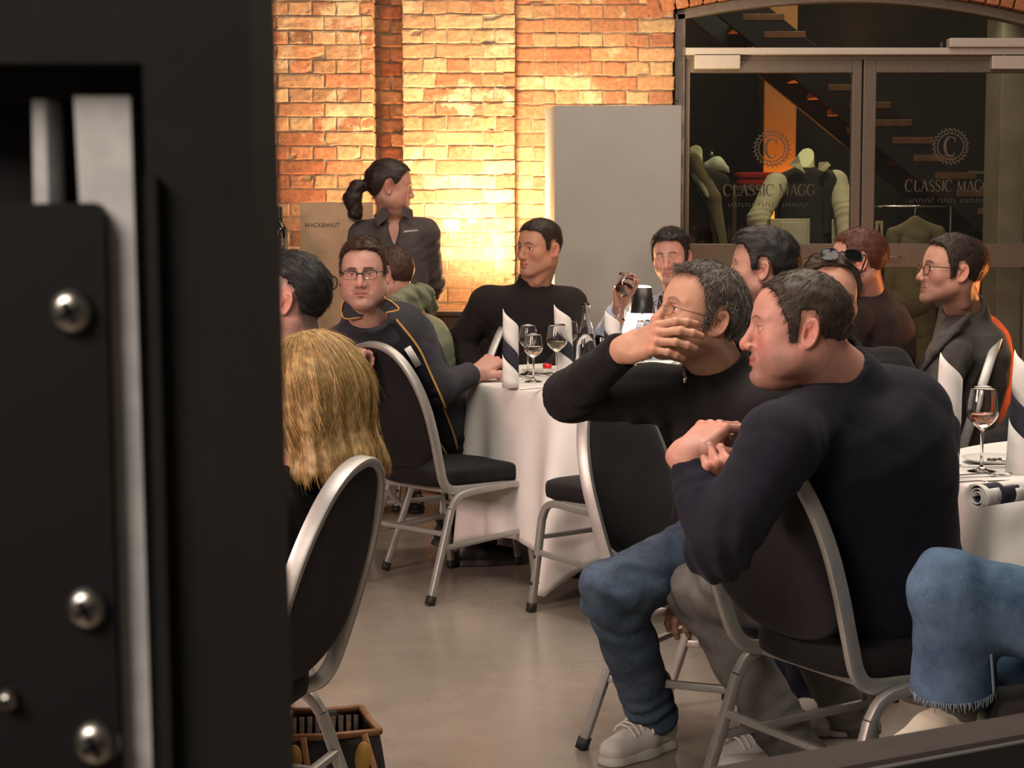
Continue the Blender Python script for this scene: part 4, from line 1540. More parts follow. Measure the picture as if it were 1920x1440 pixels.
# ---------------------------------------------------------------- the dark shop behind the doors
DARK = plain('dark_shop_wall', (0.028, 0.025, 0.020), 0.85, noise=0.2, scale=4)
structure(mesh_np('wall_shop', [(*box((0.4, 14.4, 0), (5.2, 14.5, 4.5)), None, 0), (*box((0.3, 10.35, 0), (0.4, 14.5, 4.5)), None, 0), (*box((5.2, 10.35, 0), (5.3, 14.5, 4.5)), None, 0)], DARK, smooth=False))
PLASTER = plain('grey_plaster', (0.20, 0.17, 0.12), 0.9, noise=0.15, scale=3, bdist=0.003)
t = thing('plaster_column', 'tan plastered column behind the glass at right edge of the shop', 'column')
mesh_np('shaft', [(*box((P(1874, 300, 10.6)[0], 10.6, 0), (P(1874, 300, 10.6)[0] + 0.34, 10.95, 3.2), 0.01), None, 0)], PLASTER, t, smooth=False)
mesh_np('base', [(*box((P(1874, 300, 10.6)[0] - 0.015, 10.585, 0), (P(1874, 300, 10.6)[0] + 0.355, 10.965, 0.12), 0.006), None, 0)], PLASTER, t, smooth=False)
t = thing('lit_column', 'square column glowing orange from an uplight inside the shop', 'column')
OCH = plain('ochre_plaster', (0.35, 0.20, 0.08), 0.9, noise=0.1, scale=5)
c0, c1 = P(1432, 200, 13.7)[0], P(1494, 200, 13.7)[0]
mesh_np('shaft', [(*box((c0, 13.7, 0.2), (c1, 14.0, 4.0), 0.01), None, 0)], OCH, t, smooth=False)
mesh_np('base', [(*box((c0 - 0.03, 13.67, 0.0), (c1 + 0.03, 14.03, 0.2), 0.01), None, 0)], DARK, t, smooth=False)
light('shop_column_uplight', 'SPOT', (P(1470, 300, 13.5)[0], 13.52, 1.05), (P(1474, 200, 13.7)[0], 13.7, 2.8), 150, (1.0, 0.32, 0.05), spot=70, blend=0.9, radius=0.04)
light('shop_spot', 'SPOT', (P(1520, 300, 11)[0], 10.5, 2.75), (P(1500, 360, 11.2)[0], 11.3, 1.4), 34, (1.0, 0.90, 0.58), spot=85, blend=0.8, radius=0.06)
light('shop_spot_right', 'SPOT', (P(1800, 300, 11)[0], 10.4, 2.75), (P(1760, 520, 11)[0], 11.1, 1.0), 16, (1.0, 0.90, 0.62), spot=80, blend=0.8, radius=0.06)

light('shop_fill', 'AREA', (2.2, 12.4, 3.6), (2.2, 12.4, 0), 22, (1.0, 0.82, 0.55), 1.6, 1.6)  # added area light, lifts the ambient level inside the shop
# staircase seen through the glass
OAK = plain('oak_tread', (0.22, 0.11, 0.055), 0.6, noise=0.2, scale=12)
BLK = plain('black_steel_stringer', (0.014, 0.013, 0.013), 0.6)
t = thing('staircase', 'open staircase with wooden treads descending behind the shop glass', 'staircase')
YS = 12.4
st0, st1 = P(1345, -18, YS), P(1925, 460, YS)
for off, nm in ((0.0, 'stringer'), (0.9, 'stringer')):
    a = np.array([st0[0], YS + off, st0[2]]); bb = np.array([st1[0], YS + off, st1[2]])
    mesh_np(nm, [(*sweep(np.array([a, (a + bb) / 2, bb]), rrect(0.05, 0.26, 0.005), ref=(0, 1, 0)), None, 0)], BLK, t, smooth=False)
for k in range(13):
    px, py = 1400 + 40 * k, 32 + 33 * k
    c = P(px, py, YS)
    mesh_np('tread', [(*box((c[0] - 0.03, YS - 0.03, c[2] - 0.025), (c[0] + 0.25, YS + 0.9, c[2] + 0.02), 0.004), None, 0)], OAK, t, smooth=False)
# ---------------------------------------------------------------- banquet chairs
SIL, FAB, RUB = M['silver'], M['black_fabric'], M['rubber']
PX, FW, UP = np.array([1.0, 0, 0]), np.array([0, 1.0, 0]), np.array([0, 0, 1.0])


def superpad(w, l, t, n=40, e=4.0, z0=0.0, crown=0.012):
    """upholstered pad: rounded square plan, swollen top"""
    rings = [(0.93, 0.0), (0.99, 0.008), (1.0, 0.022), (1.0, t - 0.016), (0.985, t - 0.004), (0.93, t + 0.002), (0.7, t + crown * 0.6), (0.4, t + crown), (0.0, t + crown * 1.1)]
    a = np.arange(n) * 2 * math.pi / n
    ca, sa = np.cos(a), np.sin(a)
    x = np.sign(ca) * np.abs(ca) ** (2 / e) * w / 2; y = np.sign(sa) * np.abs(sa) ** (2 / e) * l / 2
    V = [np.array([[0, 0, z0]])]
    for s, z in rings[:-1]:
        V.append(np.stack([x * s, y * s, np.full(n, z0 + z)], 1))
    V.append(np.array([[0, 0, z0 + rings[-1][1]]]))
    V = np.concatenate(V)
    F3 = [(0, 1 + (j + 1) % n, 1 + j) for j in range(n)]
    F4 = []
    m = len(rings) - 1
    for i in range(m - 1):
        for j in range(n):
            j2 = (j + 1) % n
            F4.append((1 + i * n + j, 1 + i * n + j2, 1 + (i + 1) * n + j2, 1 + (i + 1) * n + j))
    L = len(V) - 1
    F3 += [(L, 1 + (m - 1) * n + j, 1 + (m - 1) * n + (j + 1) % n) for j in range(n)]
    return V, [np.array(F4), np.array(F3)]


HW = 0.205
HOOP_R = [(HW, 0.10, 0.392), (HW, -0.08, 0.392), (HW, -0.165, 0.398), (HW + 0.004, -0.205, 0.43), (HW + 0.012, -0.232, 0.50), (HW + 0.018, -0.262, 0.60), (HW + 0.014, -0.292, 0.70), (HW - 0.012, -0.318, 0.79),
          (HW - 0.060, -0.340, 0.865), (HW - 0.125, -0.353, 0.908), (0.0, -0.358, 0.922)]
HOOP = HOOP_R + [(-x, y, z) for x, y, z in HOOP_R[::-1][1:]]


def make_chair(label, loc, rotz, group='banquet chairs', ):
    t = thing('banquet_chair', label, 'chair', loc, rotz, group)
    sec = rrect(0.030, 0.020, 0.005)
    hoop = catmull(HOOP, 6)
    # section: wide across the chair plane
    mesh_np('back_frame', [(*sweep(hoop, rrect(0.034, 0.020, 0.006), ref=(0, 1, 0.15)), None, 0)], SIL, t, auto=40)
    # upholstered back: follows the hoop above, rounded below
    def inner(s):
        pts = catmull([p for p in HOOP], 6)
        return pts
    hp = hoop[(hoop[:, 2] > 0.585)]
    hp = hp * np.array([0.945, 1, 1]) + np.array([0, 0, -0.004])
    xs0 = hp[0][0]
    low = []
    for a in np.linspace(0, math.pi, 17)[1:-1]:
        x = -xs0 * math.cos(a); z = 0.585 - 0.118 * math.sin(a) ** 0.9
        y = -0.258 + (0.585 - z) * 0.30
        low.append((x, y, z))
    ring = np.concatenate([hp, np.array(low)])
    c = ring.mean(0); c[1] = np.interp(c[2], [0.45, 0.6, 0.7, 0.8, 0.92], [-0.215, -0.262, -0.292, -0.320, -0.358])
    V = []; n = len(ring)
    def lay(s, dy):
        q = c + (ring - c) * s
        yy = np.interp(q[:, 2], [0.45, 0.6, 0.7, 0.8, 0.865, 0.92], [-0.215, -0.262, -0.292, -0.318, -0.340, -0.358])
        return np.stack([q[:, 0], yy + dy, q[:, 2]], 1)
    for s, dy in ((0.5, -0.010), (0.9, -0.011), (0.985, -0.007), (1.0, 0.0), (0.985, 0.018), (0.93, 0.026), (0.75, 0.034), (0.4, 0.042)):
        V.append(lay(s, dy))
    m = len(V)
    V = np.concatenate(V + [lay(0, -0.010)[:1], lay(0, 0.045)[:1]])
    F4 = [(i * n + j, i * n + (j + 1) % n, (i + 1) * n + (j + 1) % n, (i + 1) * n + j) for i in range(m - 1) for j in range(n)]
    F3 = [(m * n, (j + 1) % n, j) for j in range(n)] + [(m * n + 1, (m - 1) * n + j, (m - 1) * n + (j + 1) % n) for j in range(n)]
    mesh_np('backrest', [(V, [np.array(F4), np.array(F3)], None, 0)], FAB, t)
    sv, sf = superpad(0.425, 0.455, 0.062, z0=0.402)
    sv = sv * np.array([1, 1, 1]) + np.array([0, 0.02, 0])
    sv[:, 0] *= 1 + 0.10 * (sv[:, 1] / 0.23)
    mesh_np('seat', [(sv, sf, None, 0)], FAB, t)
    sc4 = rrect(0.024, 0.024, 0.005)
    rails = [sweep([(-HW, y, 0.388), (0, y, 0.388), (HW, y, 0.388)], rrect(0.022, 0.022, 0.004), ref=(0, 1, 0)) for y in (-0.13, 0.16)]
    # upper bow of each side frame under the seat rail
    for s in (-1, 1):
        bow = catmull([(s * (HW + 0.022), -0.185, 0.330), (s * (HW + 0.022), -0.155, 0.368), (s * (HW + 0.022), -0.10, 0.384), (s * (HW + 0.022), 0.02, 0.390), (s * (HW + 0.022), 0.12, 0.394), (s * (HW + 0.022), 0.165, 0.378), (s * (HW + 0.022), 0.190, 0.335)], 5)
        rails.append(sweep(bow, sc4, ref=(1, 0, 0)))
    mesh_np('seat_frame', [(*p, None, 0) for p in rails], SIL, t, auto=40)
    for s in (-1, 1):
        for y0, z0, y1 in ((-0.185, 0.330, -0.292), (0.190, 0.335, 0.238)):
            a = np.array([s * (HW + 0.022), y0, z0]); bb = np.array([s * (HW + 0.030), y1, 0.016])
            lg = mesh_np('leg', [(*sweep(np.array([a, (a + bb) / 2, bb]), sc4, ref=(1, 0, 0)), None, 0)], SIL, t, auto=40)
            d = nrm(bb - a)
            mesh_np('foot_cap', [(*sweep(np.array([bb - d * 0.018, bb, bb + d * 0.0135]), rrect(0.030, 0.030, 0.006), ref=(1, 0, 0)), None, 0)], RUB, lg)
            if y1 > 0:
                for k in (0.42, 0.72):
                    c0 = a + (bb - a) * k
                    for sx in (-1, 1):
                        mesh_np('stacking_bumper', [(*tube([c0, c0 + np.array([sx * 0.017, 0, 0])], 0.006, 8), None, 0)], RUB, lg)
        a = np.array([s * (HW + 0.024), -0.232, 0.195]); bb = np.array([s * (HW + 0.024), 0.208, 0.215])
        mesh_np('stretcher', [(*sweep(np.array([a, (a + bb) / 2, bb]), rrect(0.016, 0.020, 0.004), ref=(1, 0, 0)), None, 0)], SIL, t, auto=40)
    for y, z in ((-0.215, 0.245), (0.2, 0.27)):
        mesh_np('stretcher', [(*sweep([(-HW - 0.02, y, z), (0, y, z), (HW + 0.02, y, z)], rrect(0.020, 0.016, 0.004), ref=(0, 1, 0)), None, 0)], SIL, t, auto=40)
    return t


CH0 = None


def chair(label, x, y, fx, fy):
    """chair at (x, y) that faces (fx, fy)"""
    global CH0
    rz = math.atan2(fy, fx) - math.pi / 2
    if CH0 is None:
        CH0 = make_chair(label, (x, y, 0), rz)
        return CH0
    c = copy_tree(CH0)
    c.location = (x, y, 0); c.rotation_euler = (0, 0, rz); c['label'] = label
    return c


chair('silver framed black banquet chair standing empty in the middle at the white round table', -0.245, 6.72, 0.715, 0.70)
chair('silver framed black chair the blonde woman leans back in, at front left', -0.640, 3.59, -0.965, 0.26).scale = (1, 1, 0.965)
chair('black banquet chair under the man in the dark jacket with yellow piping', -0.26, 7.30, 0.97, 0.22)
chair('empty black banquet chair tucked at the table behind the man covering his mouth', 0.40, 6.20, -0.62, 0.78)
chair('banquet chair under the man covering his mouth, his elbow over its back', 0.555, 4.625, 0.85, -0.52)
chair('banquet chair the man in the navy sweater sits sideways on, nearest at right', 0.785, 3.94, 0.87, 0.49)
chair('banquet chair under the man in the grey blazer, its back panel lit reddish', 1.375, 6.50, -0.96, 0.28).scale = (1, 1, 1.03)
chair('black banquet chair behind the man in the black turtleneck', 0.03, 8.22, 0.40, -0.92)
chair('black banquet chair under the man with the undercut', -0.88, 5.0, -1.0, 0.02)
chair('black banquet chair under the black-haired man in profile', 0.86, 6.12, -0.97, 0.2)
chair('black banquet chair under the red-haired man', 1.36, 7.22, -0.98, 0.1)
chair('black banquet chair under the man in the green hoodie', -0.36, 8.16, -0.97, 0.2)
chair('black banquet chair under the man in the light blue shirt', 0.78, 8.44, -0.1, -0.99)
chair('black banquet chair under the woman with the sunglasses on her head', 0.86, 5.30, -0.05, -1.0)
chair('banquet chair under the person with crossed denim legs, out at the right edge', 1.16, 3.42, -0.98, 0.15)
chair('banquet chair under the person in black at the right edge', 1.70, 5.42, -0.97, 0.15)
chair('banquet chair catching orange light beyond the man in the grey blazer', 1.60, 7.40, -0.98, 0.1)

# ---------------------------------------------------------------- round tables under white cloths
WOODT = plain('plywood_top', (0.25, 0.17, 0.10), 0.6, noise=0.2, scale=10)


def round_table(cx, cy, r, label_t, label_c, dips, seed, hem=0.22):
    t = thing('round_table', label_t, 'table', (cx, cy, 0), 0, 'round banquet tables')
    v, f = lathe([(0, 0.715), (r - 0.03, 0.715), (r - 0.012, 0.72), (r - 0.012, 0.735), (r - 0.02, 0.742), (0, 0.742)], 64)
    mesh_np('tabletop', [(v, f, None, 0)], WOODT, t)
    for k in range(4):
        a = math.radians(45 + 90 * k)
        p0 = np.array([0.45 * math.cos(a), 0.45 * math.sin(a), 0.715]); p1 = np.array([0.50 * math.cos(a), 0.50 * math.sin(a), 0.0])
        mesh_np('leg', [(*tube([p0, (p0 + p1) / 2, p1], 0.016, 10), None, 0)], M['black_plastic'], t)
    # cloth
    g = np.random.default_rng(seed)
    n = 288
    a = np.arange(n) * 2 * math.pi / n
    ph = g.uniform(0, 6.28, 6)
    fold = (np.sin(a * 11 + ph[0] + 0.8 * np.sin(a * 3 + ph[1])) + 0.6 * np.sin(a * 17 + ph[2]) + 0.35 * np.sin(a * 29 + ph[3]))
    bottom = np.full(n, hem) + 0.02 * np.sin(a * 4 + ph[4])
    for ang, dz, w in dips:
        d = np.angle(np.exp(1j * (a - math.radians(ang))))
        bottom -= dz * np.exp(-np.abs(d) / w)
        fold = fold + 2.0 * np.exp(-(d / (w * 0.45)) ** 2) * (dz > 0.1)
    bottom = np.maximum(bottom, 0.012)
    V = [np.array([[0, 0, 0.7475]])]
    for s in (0.35, 0.7, 0.93, 0.985):
        zz = 0.7475 + 0.0004 * np.sin(a * 5)
        V.append(np.stack([r * s * np.cos(a), r * s * np.sin(a), zz], 1))
    V.append(np.stack([(r - 0.002) * np.cos(a), (r - 0.002) * np.sin(a), np.full(n, 0.7455)], 1))
    V.append(np.stack([(r + 0.003) * np.cos(a), (r + 0.003) * np.sin(a), np.full(n, 0.738)], 1))
    rows = 22
    for k in range(1, rows + 1):
        tt = k / rows
        z = 0.738 + (bottom - 0.738) * tt
        amp = 0.042 * tt ** 0.75
        rr = r + 0.004 + 0.012 * tt + amp * np.maximum(fold, -0.9) + 0.004 * np.sin(a * 40 + tt * 6) * tt * 0.3
        V.append(np.stack([rr * np.cos(a), rr * np.sin(a), z], 1))
    m = len(V) - 1
    V = np.concatenate(V)
    F3 = [(0, 1 + j, 1 + (j + 1) % n) for j in range(n)]
    F4 = [(1 + i * n + j, 1 + (i + 1) * n + j, 1 + (i + 1) * n + (j + 1) % n, 1 + i * n + (j + 1) % n) for i in range(m - 1) for j in range(n)]
    o = mesh_np('tablecloth', [(V, [np.array(F4), np.array(F3)], None, 0)], M['linen'], None)
    o.location = (cx, cy, 0)
    sol = o.modifiers.new('cloth', 'SOLIDIFY'); sol.thickness = 0.0016; sol.offset = 1
    tag(o, label_c, 'tablecloth', 'white tablecloths')


T1 = (0.60, 7.2); T2 = (1.86, 4.36)
round_table(*T1, 0.80, 'round banquet table under the long white cloth in the middle of the hall', 'white tablecloth hanging to the floor on the round table in the middle', [(239.5, 0.20, 0.16), (197, 0.10, 0.12), (285, 0.1, 0.2), (120, 0.18, 0.2), (40, 0.1, 0.2)], 4, 0.20)
round_table(*T2, 0.82, 'round banquet table at the right edge, behind the navy sweater', 'white tablecloth on the round table at the right edge of the picture', [(215, 0.12, 0.2), (120, 0.18, 0.2), (300, 0.2, 0.2)], 9, 0.22)
TZ = 0.7495

# ---------------------------------------------------------------- table settings
NAVY = plain('navy_print_on_linen', (0.018, 0.020, 0.036), 0.85)


def napkin_roll(name, label, x, y, z, h=0.285, r=0.034, turn=0.0, group='rolled napkins standing on the tables', lean=0.0, tilt=(0, 0)):
    """white napkin rolled into a tube with a slanting peak and a broad navy stripe winding round it"""
    n = 72
    turn = 1.42 * math.pi + turn
    a = np.linspace(0, 3.15 * math.pi, n)
    rad = r - 0.004 + 0.0022 * a / (2 * math.pi)
    top = h * np.where(a > 1.6 * math.pi, 1.0 - 0.25 * (a / math.pi - 1.6), np.clip(1.0 - 0.9 * (1.6 - a / math.pi), 0.58, 1))
    z1 = np.clip(h * (0.68 - 0.30 * (a / math.pi - 1.6)), 0.004, top - 0.002)
    z0 = np.clip(h * (0.44 - 0.30 * (a / math.pi - 1.6)), 0.002, z1 - 0.001)
    lev = [z0 * 0 + 0.0] + [z0 * t for t in (0.33, 0.66, 1.0)] + [z0 + (z1 - z0) * t for t in (0.25, 0.5, 0.75, 1.0)] + [z1 + (top - z1) * t for t in (0.25, 0.5, 0.75, 1.0)]
    V = np.concatenate([np.stack([rad * np.cos(a + turn) * (1 - 0.10 * l / h), rad * np.sin(a + turn) * (1 - 0.10 * l / h) * 0.85, l], 1) for l in lev])
    fw, fn = [], []
    for k in range(len(lev) - 1):
        for j in range(n - 1):
            (fn if 3 <= k < 7 else fw).append((k * n + j, k * n + j + 1, (k + 1) * n + j + 1, (k + 1) * n + j))
    o = mesh_np(name, [(V, [np.array(fw)], None, 0), (V, [np.array(fn)], None, 1)], [M['linen'], NAVY])
    sol = o.modifiers.new('cloth', 'SOLIDIFY'); sol.thickness = 0.0015
    o.location = (x, y, z)
    o.rotation_euler = (tilt[0], tilt[1], 0)
    tag(o, label, 'napkin', group)
    return o


def at_table(px, py):
    p = PZ(px, py, TZ)
    return p[0], p[1]


napkin_roll('rolled_napkin', 'rolled white napkin with navy stripe at left of the middle table, before the turtleneck man', *at_table(957, 727), TZ, 0.292, 0.033, 0.0)
napkin_roll('rolled_napkin', 'rolled white napkin with navy stripe behind the white wine glass on the middle table', *at_table(1060, 708), TZ, 0.29, 0.038, 0.15, tilt=(0, -0.05))
napkin_roll('rolled_napkin', 'rolled white napkin by the black lamp, half hidden by the raised forearm', *at_table(1147, 700), TZ, 0.255, 0.036, 0.3)
napkin_roll('rolled_napkin', 'rolled white napkin at the table on the right, left of the rose wine glass', *at_table(1772, 898), TZ, 0.30, 0.033, 0.1, tilt=(0, 0.03))
napkin_roll('rolled_napkin', 'rolled white napkin cut by the right edge, beside the rose wine glass', *at_table(1911, 888), TZ, 0.30, 0.036, -0.1, tilt=(0, 0.04))
# one lying rolled on the right table
n = 60
a = np.linspace(0, 2 * math.pi * 2.6, n)
rad = 0.010 + 0.0185 * a / a[-1]
V = []
for k in range(13):
    t = k / 12
    V.append(np.stack([(t - 0.5) * 0.20 + np.zeros(n), rad * np.cos(a), rad * np.sin(a) + 0.030], 1))
V = np.concatenate(V)
fw = [(k * n + j, k * n + j + 1, (k + 1) * n + j + 1, (k + 1) * n + j) for k in range(12) for j in range(n - 1) if not 3 <= k + j / 9 % 3 <= 6]
fn = [(k * n + j, k * n + j + 1, (k + 1) * n + j + 1, (k + 1) * n + j) for k in range(12) for j in range(n - 1) if 3 <= k + j / 9 % 3 <= 6]
o = mesh_np('rolled_napkin', [(V, np.array(fw), None, 0), (V, np.array(fn), None, 1)], [M['linen'], NAVY])
o.modifiers.new('cloth', 'SOLIDIFY').thickness = 0.0015
x_, y_ = at_table(1885, 950)
o.location = (x_, y_, TZ); o.rotation_euler = (0, 0, math.radians(38))
tag(o, 'rolled napkin lying flat on the table at the right edge', 'napkin', 'napkins lying flat')

WHITE_WINE = glassmat('white_wine', (0.98, 0.86, 0.45), 0, 1.34)
ROSE = glassmat('rose_wine', (0.98, 0.52, 0.36), 0, 1.34)
WATER = glassmat('water', (0.97, 0.98, 1.0), 0, 1.33)


def wine_glass(label, x, y, h=0.205, bowl=0.040, bowl_h=0.105, fill=None, fill_t=0.42, z=TZ, rim=0.78, group='wine glasses on the tables', tilt=None):
    t = thing('wine_glass', label, 'glass', (x, y, z), 0, group)
    zb = h - bowl_h
    prof = [(0.0, 0.0), (0.033, 0.0), (0.034, 0.002), (0.014, 0.006), (0.0042, 0.014), (0.0036, zb * 0.5), (0.0042, zb - 0.008)]
    bp = []
    for k in range(15):
        s = k / 14
        rr = bowl * (math.sin(min(s / 0.42, 1) * math.pi / 2) ** 0.85 if s < 0.42 else 1 - (1 - rim) * ((s - 0.42) / 0.58) ** 1.5)
        bp.append((max(rr, 0.0045), zb + s * bowl_h))
    inner = [(max(rr - 0.0014, 0.001), zz + (0.003 if i == 0 else 0.0006)) for i, (rr, zz) in enumerate(bp)]
    pr = prof + bp + [(bp[-1][0] - 0.0007, h + 0.0006)] + inner[::-1] + [(0.0, zb + 0.004)]
    v, f = lathe(pr, 32)
    mesh_np('glass_body', [(v, f, None, 0)], M['glass'], t)
    if fill is not None:
        lp = [(0.0, zb + 0.0046)] + [(max(rr - 0.0006, 0), zz) for rr, zz in inner if zz < zb + bowl_h * fill_t]
        lp += [(lp[-1][0], zb + bowl_h * fill_t), (0.0, zb + bowl_h * fill_t)]
        v, f = lathe(lp, 28)
        mesh_np('wine', [(v, f, None, 0)], fill, t)
    return t


wine_glass('stemmed glass of clear water beside the left napkin of the middle table', *at_table(1000, 716), 0.185, 0.037, 0.095, WATER, 0.5)
wine_glass('empty stemmed glass just behind the water glass on the middle table', *at_table(990, 702), 0.20, 0.038, 0.10)
wine_glass('glass of white wine in front of the second napkin on the middle table', *at_table(1044, 712), 0.215, 0.041, 0.11, WHITE_WINE, 0.40)
wine_glass('empty glass behind the white wine glass, nearer the water bottle', *at_table(1068, 690), 0.20, 0.036, 0.10)
wine_glass('glass of rose wine on the table at right', *at_table(1840, 884), 0.208, 0.0385, 0.108, ROSE, 0.38)
wine_glass('stemmed glass under the black lamp shade on the middle table', *at_table(1206, 683), 0.19, 0.034, 0.10)
for px, py, lab in ((1095, 690, 'water tumbler left of the dark glasses on the middle table'),):
    pass
# carafe-shaped clear water bottle
t = thing('water_bottle', 'clear glass water carafe with slim neck on the middle table', 'bottle', (*at_table(1098, 694), TZ))
pr = [(0, 0), (0.040, 0), (0.044, 0.006), (0.0445, 0.05), (0.042, 0.10), (0.034, 0.15), (0.022, 0.20), (0.0155, 0.235), (0.015, 0.262), (0.017, 0.268), (0.017, 0.275), (0.0135, 0.276), (0.0125, 0.262), (0.0125, 0.236), (0.019, 0.20), (0.031, 0.15), (0.039, 0.10), (0.0415, 0.05), (0.041, 0.01), (0, 0.008)]
v, f = lathe(pr, 36); mesh_np('glass_body', [(v, f, None, 0)], M['glass'], t)
v, f = lathe([(0, 0.0085), (0.0406, 0.0105), (0.0411, 0.05), (0.0386, 0.10), (0.0306, 0.15), (0, 0.15)], 32); mesh_np('water', [(v, f, None, 0)], WATER, t)
DARKG = glassmat('cola', (0.10, 0.05, 0.03), 0, 1.34)
for k, (px, py, lab) in enumerate(((1112, 683, 'tumbler with a dark drink right of the water carafe'), (1131, 678, 'tumbler with a dark drink just left of the third napkin'))):
    t = thing('tumbler', lab, 'glass', (*at_table(px, py), TZ), 0, 'tumblers on the middle table')
    v, f = lathe([(0, 0), (0.028, 0), (0.030, 0.003), (0.0335, 0.115), (0.032, 0.1155), (0.0285, 0.008), (0, 0.007)], 28); mesh_np('glass_body', [(v, f, None, 0)], M['glass'], t)
    v, f = lathe([(0, 0.0075), (0.0283, 0.0085), (0.0312, 0.10), (0, 0.10)], 26); mesh_np('drink', [(v, f, None, 0)], DARKG, t)

# cordless lamp with a black shade
t = thing('table_lamp', 'small cordless lamp with black shade on the middle table', 'lamp', (*at_table(1203, 672), TZ))
v, f = lathe([(0, 0), (0.046, 0), (0.048, 0.004), (0.046, 0.011), (0.012, 0.014), (0, 0.014)], 32); mesh_np('base', [(v, f, None, 0)], M['black_plastic'], t)
v, f = lathe([(0, 0.012), (0.0055, 0.012), (0.0055, 0.225), (0, 0.225)], 14); mesh_np('pole', [(v, f, None, 0)], M['chrome'], t)
v, f = lathe([(0.058, 0.205), (0.043, 0.318), (0.0415, 0.318), (0.0565, 0.205), (0.058, 0.205)], 36)
sh = mesh_np('lamp_shade', [(v, f, None, 0)], M['black_plastic'], t)
v, f = lathe([(0.0, 0.312), (0.0412, 0.312), (0.0416, 0.3185), (0.036, 0.324), (0.02, 0.327), (0.0, 0.328)], 30); mesh_np('diffuser', [(v, f, None, 0)], emit('lamp_diffuser', (1.0, 0.93, 0.78), 4.0), sh)
lx, ly = at_table(1203, 672)
light('table_lamp_bulb', 'POINT', (lx, ly, TZ + 0.20), (lx, ly, 0), 3.0, (1.0, 0.82, 0.58), radius=0.02)

# plates, cutlery, candle
CER = plain('white_china', (0.78, 0.76, 0.73), 0.25)


def fork(label, x, y, rot, name='fork'):
    t = thing(name, label, 'cutlery', (x, y, TZ + 0.002), rot, 'cutlery on the tables')
    hd = sweep(catmull([(-0.10, 0, 0.002), (-0.03, 0, 0.003), (0.03, 0, 0.005), (0.045, 0, 0.003)], 4), rrect(0.010, 0.0025, 0.001), ref=(0, 1, 0))
    mesh_np('handle', [(*hd, None, 0)], M['chrome'], t)
    if name == 'fork':
        pr = [sweep(catmull([(0.045, 0, 0.003), (0.060, 0, 0.002)], 3), rrect(0.021, 0.0022, 0.001), ref=(0, 1, 0))]
        for k in range(4):
            yy_ = -0.009 + 0.006 * k
            pr.append(sweep(catmull([(0.058, yy_, 0.002), (0.078, yy_, 0.001), (0.098, yy_, 0.006)], 3), rrect(0.003, 0.002, 0.0008), ref=(0, 1, 0)))
    else:
        pr = [sweep(catmull([(0.043, 0, 0.003), (0.08, 0.002, 0.003), (0.115, 0.004, 0.003)], 4), rrect(0.017, 0.002, 0.0008), ref=(0, 1, 0))]
    mesh_np('tines' if name == 'fork' else 'blade', [(*p, None, 0) for p in pr], M['chrome'], t)
    return t


for px, py, rot, nm, lab in ((1012, 731, 0.5, 'fork', 'fork lying near the edge of the middle table, front side'), (915, 713, 0.4, 'knife', 'knife lying at the left edge of the middle table by the resting fist'),
                             (985, 708, 1.9, 'knife', 'knife lying between the left napkin and the water glass'), (1025, 706, 2.2, 'fork', 'fork lying behind the white wine glass foot'),
                             (1812, 908, 0.2, 'knife', 'knife nearest the navy sweater on the right table'), (1822, 894, 0.15, 'fork', 'fork beside the foot of the rose wine glass'), (1872, 878, -0.3, 'knife', 'knife behind the rose wine glass on the right table')):
    x_, y_ = at_table(px, py)
    fork(lab, x_, y_, rot, nm)
t = thing('tealight', 'tiny red glass candle holder on the middle table', 'candle', (*at_table(1026, 694), TZ))
v, f = lathe([(0, 0), (0.014, 0), (0.018, 0.004), (0.019, 0.026), (0.0175, 0.026), (0.016, 0.006), (0, 0.005)], 20); mesh_np('holder', [(v, f, None, 0)], plain('red_glass', (0.65, 0.02, 0.02), 0.15), t)
v, f = lathe([(0, 0.006), (0.0155, 0.006), (0.0155, 0.018), (0, 0.018)], 18); mesh_np('wax', [(v, f, None, 0)], plain('wax', (0.7, 0.5, 0.4), 0.5), t)
for px, py, r, lab, gp in ((1010, 700, 0.07, 'small white plate with crumbs behind the water glass', None), (1868, 868, 0.085, 'shallow bowl behind the rose wine glass', None)):
    t = thing('plate', lab, 'plate', (*at_table(px, py), TZ), 0)
    v, f = lathe([(0, 0.0), (r * 0.6, 0.0), (r, 0.012), (r, 0.0145), (r * 0.62, 0.004), (0, 0.003)], 36); mesh_np('dish', [(v, f, None, 0)], CER, t)
    g_ = np.random.default_rng(2)
    cr = []
    for k in range(9):
        q = g_.uniform(-0.5, 0.5, 2) * r
        v, f = box((q[0], q[1], 0.003), (q[0] + 0.012, q[1] + 0.009, 0.010), 0.003); cr.append((v, f, None, 0))
    tag(mesh_np('crumbs', cr, plain('dark_food', (0.06, 0.04, 0.03), 0.6), t), kind='stuff')
# ---------------------------------------------------------------- white display wall
PANELW = plain('grey_white_panel', (0.285, 0.292, 0.272), 0.75, noise=0.03, scale=3)
xp0, xp1 = P(1040, 300, 8.88)[0], P(1276, 300, 8.88)[0]
zt = P(1100, 198, 8.88)[2]
t = thing('display_wall', 'tall blank grey-white display panel standing in front of the brick wall beside the glass doors', 'panel')
a = np.array([(xp0, 8.88), (xp1, 8.86), (xp1 + 0.01, 9.22), (P(1022.5, 300, 9.24)[0], 9.24)])
ins = 0.0
V = np.concatenate([np.concatenate([a, np.full((4, 1), z)], 1) for z in (0.03, zt)])
mesh_np('board', [(V, np.array([[0, 1, 5, 4], [1, 2, 6, 5], [2, 3, 7, 6], [3, 0, 4, 7], [4, 5, 6, 7], [3, 2, 1, 0]]), None, 0)], PANELW, t, smooth=False)
mesh_np('foot', [(*box((xp0 - 0.02, 8.86, 0.0), (xp0 + 0.06, 9.26, 0.03), 0.004), None, 0)], M['black_plastic'], t, smooth=False)
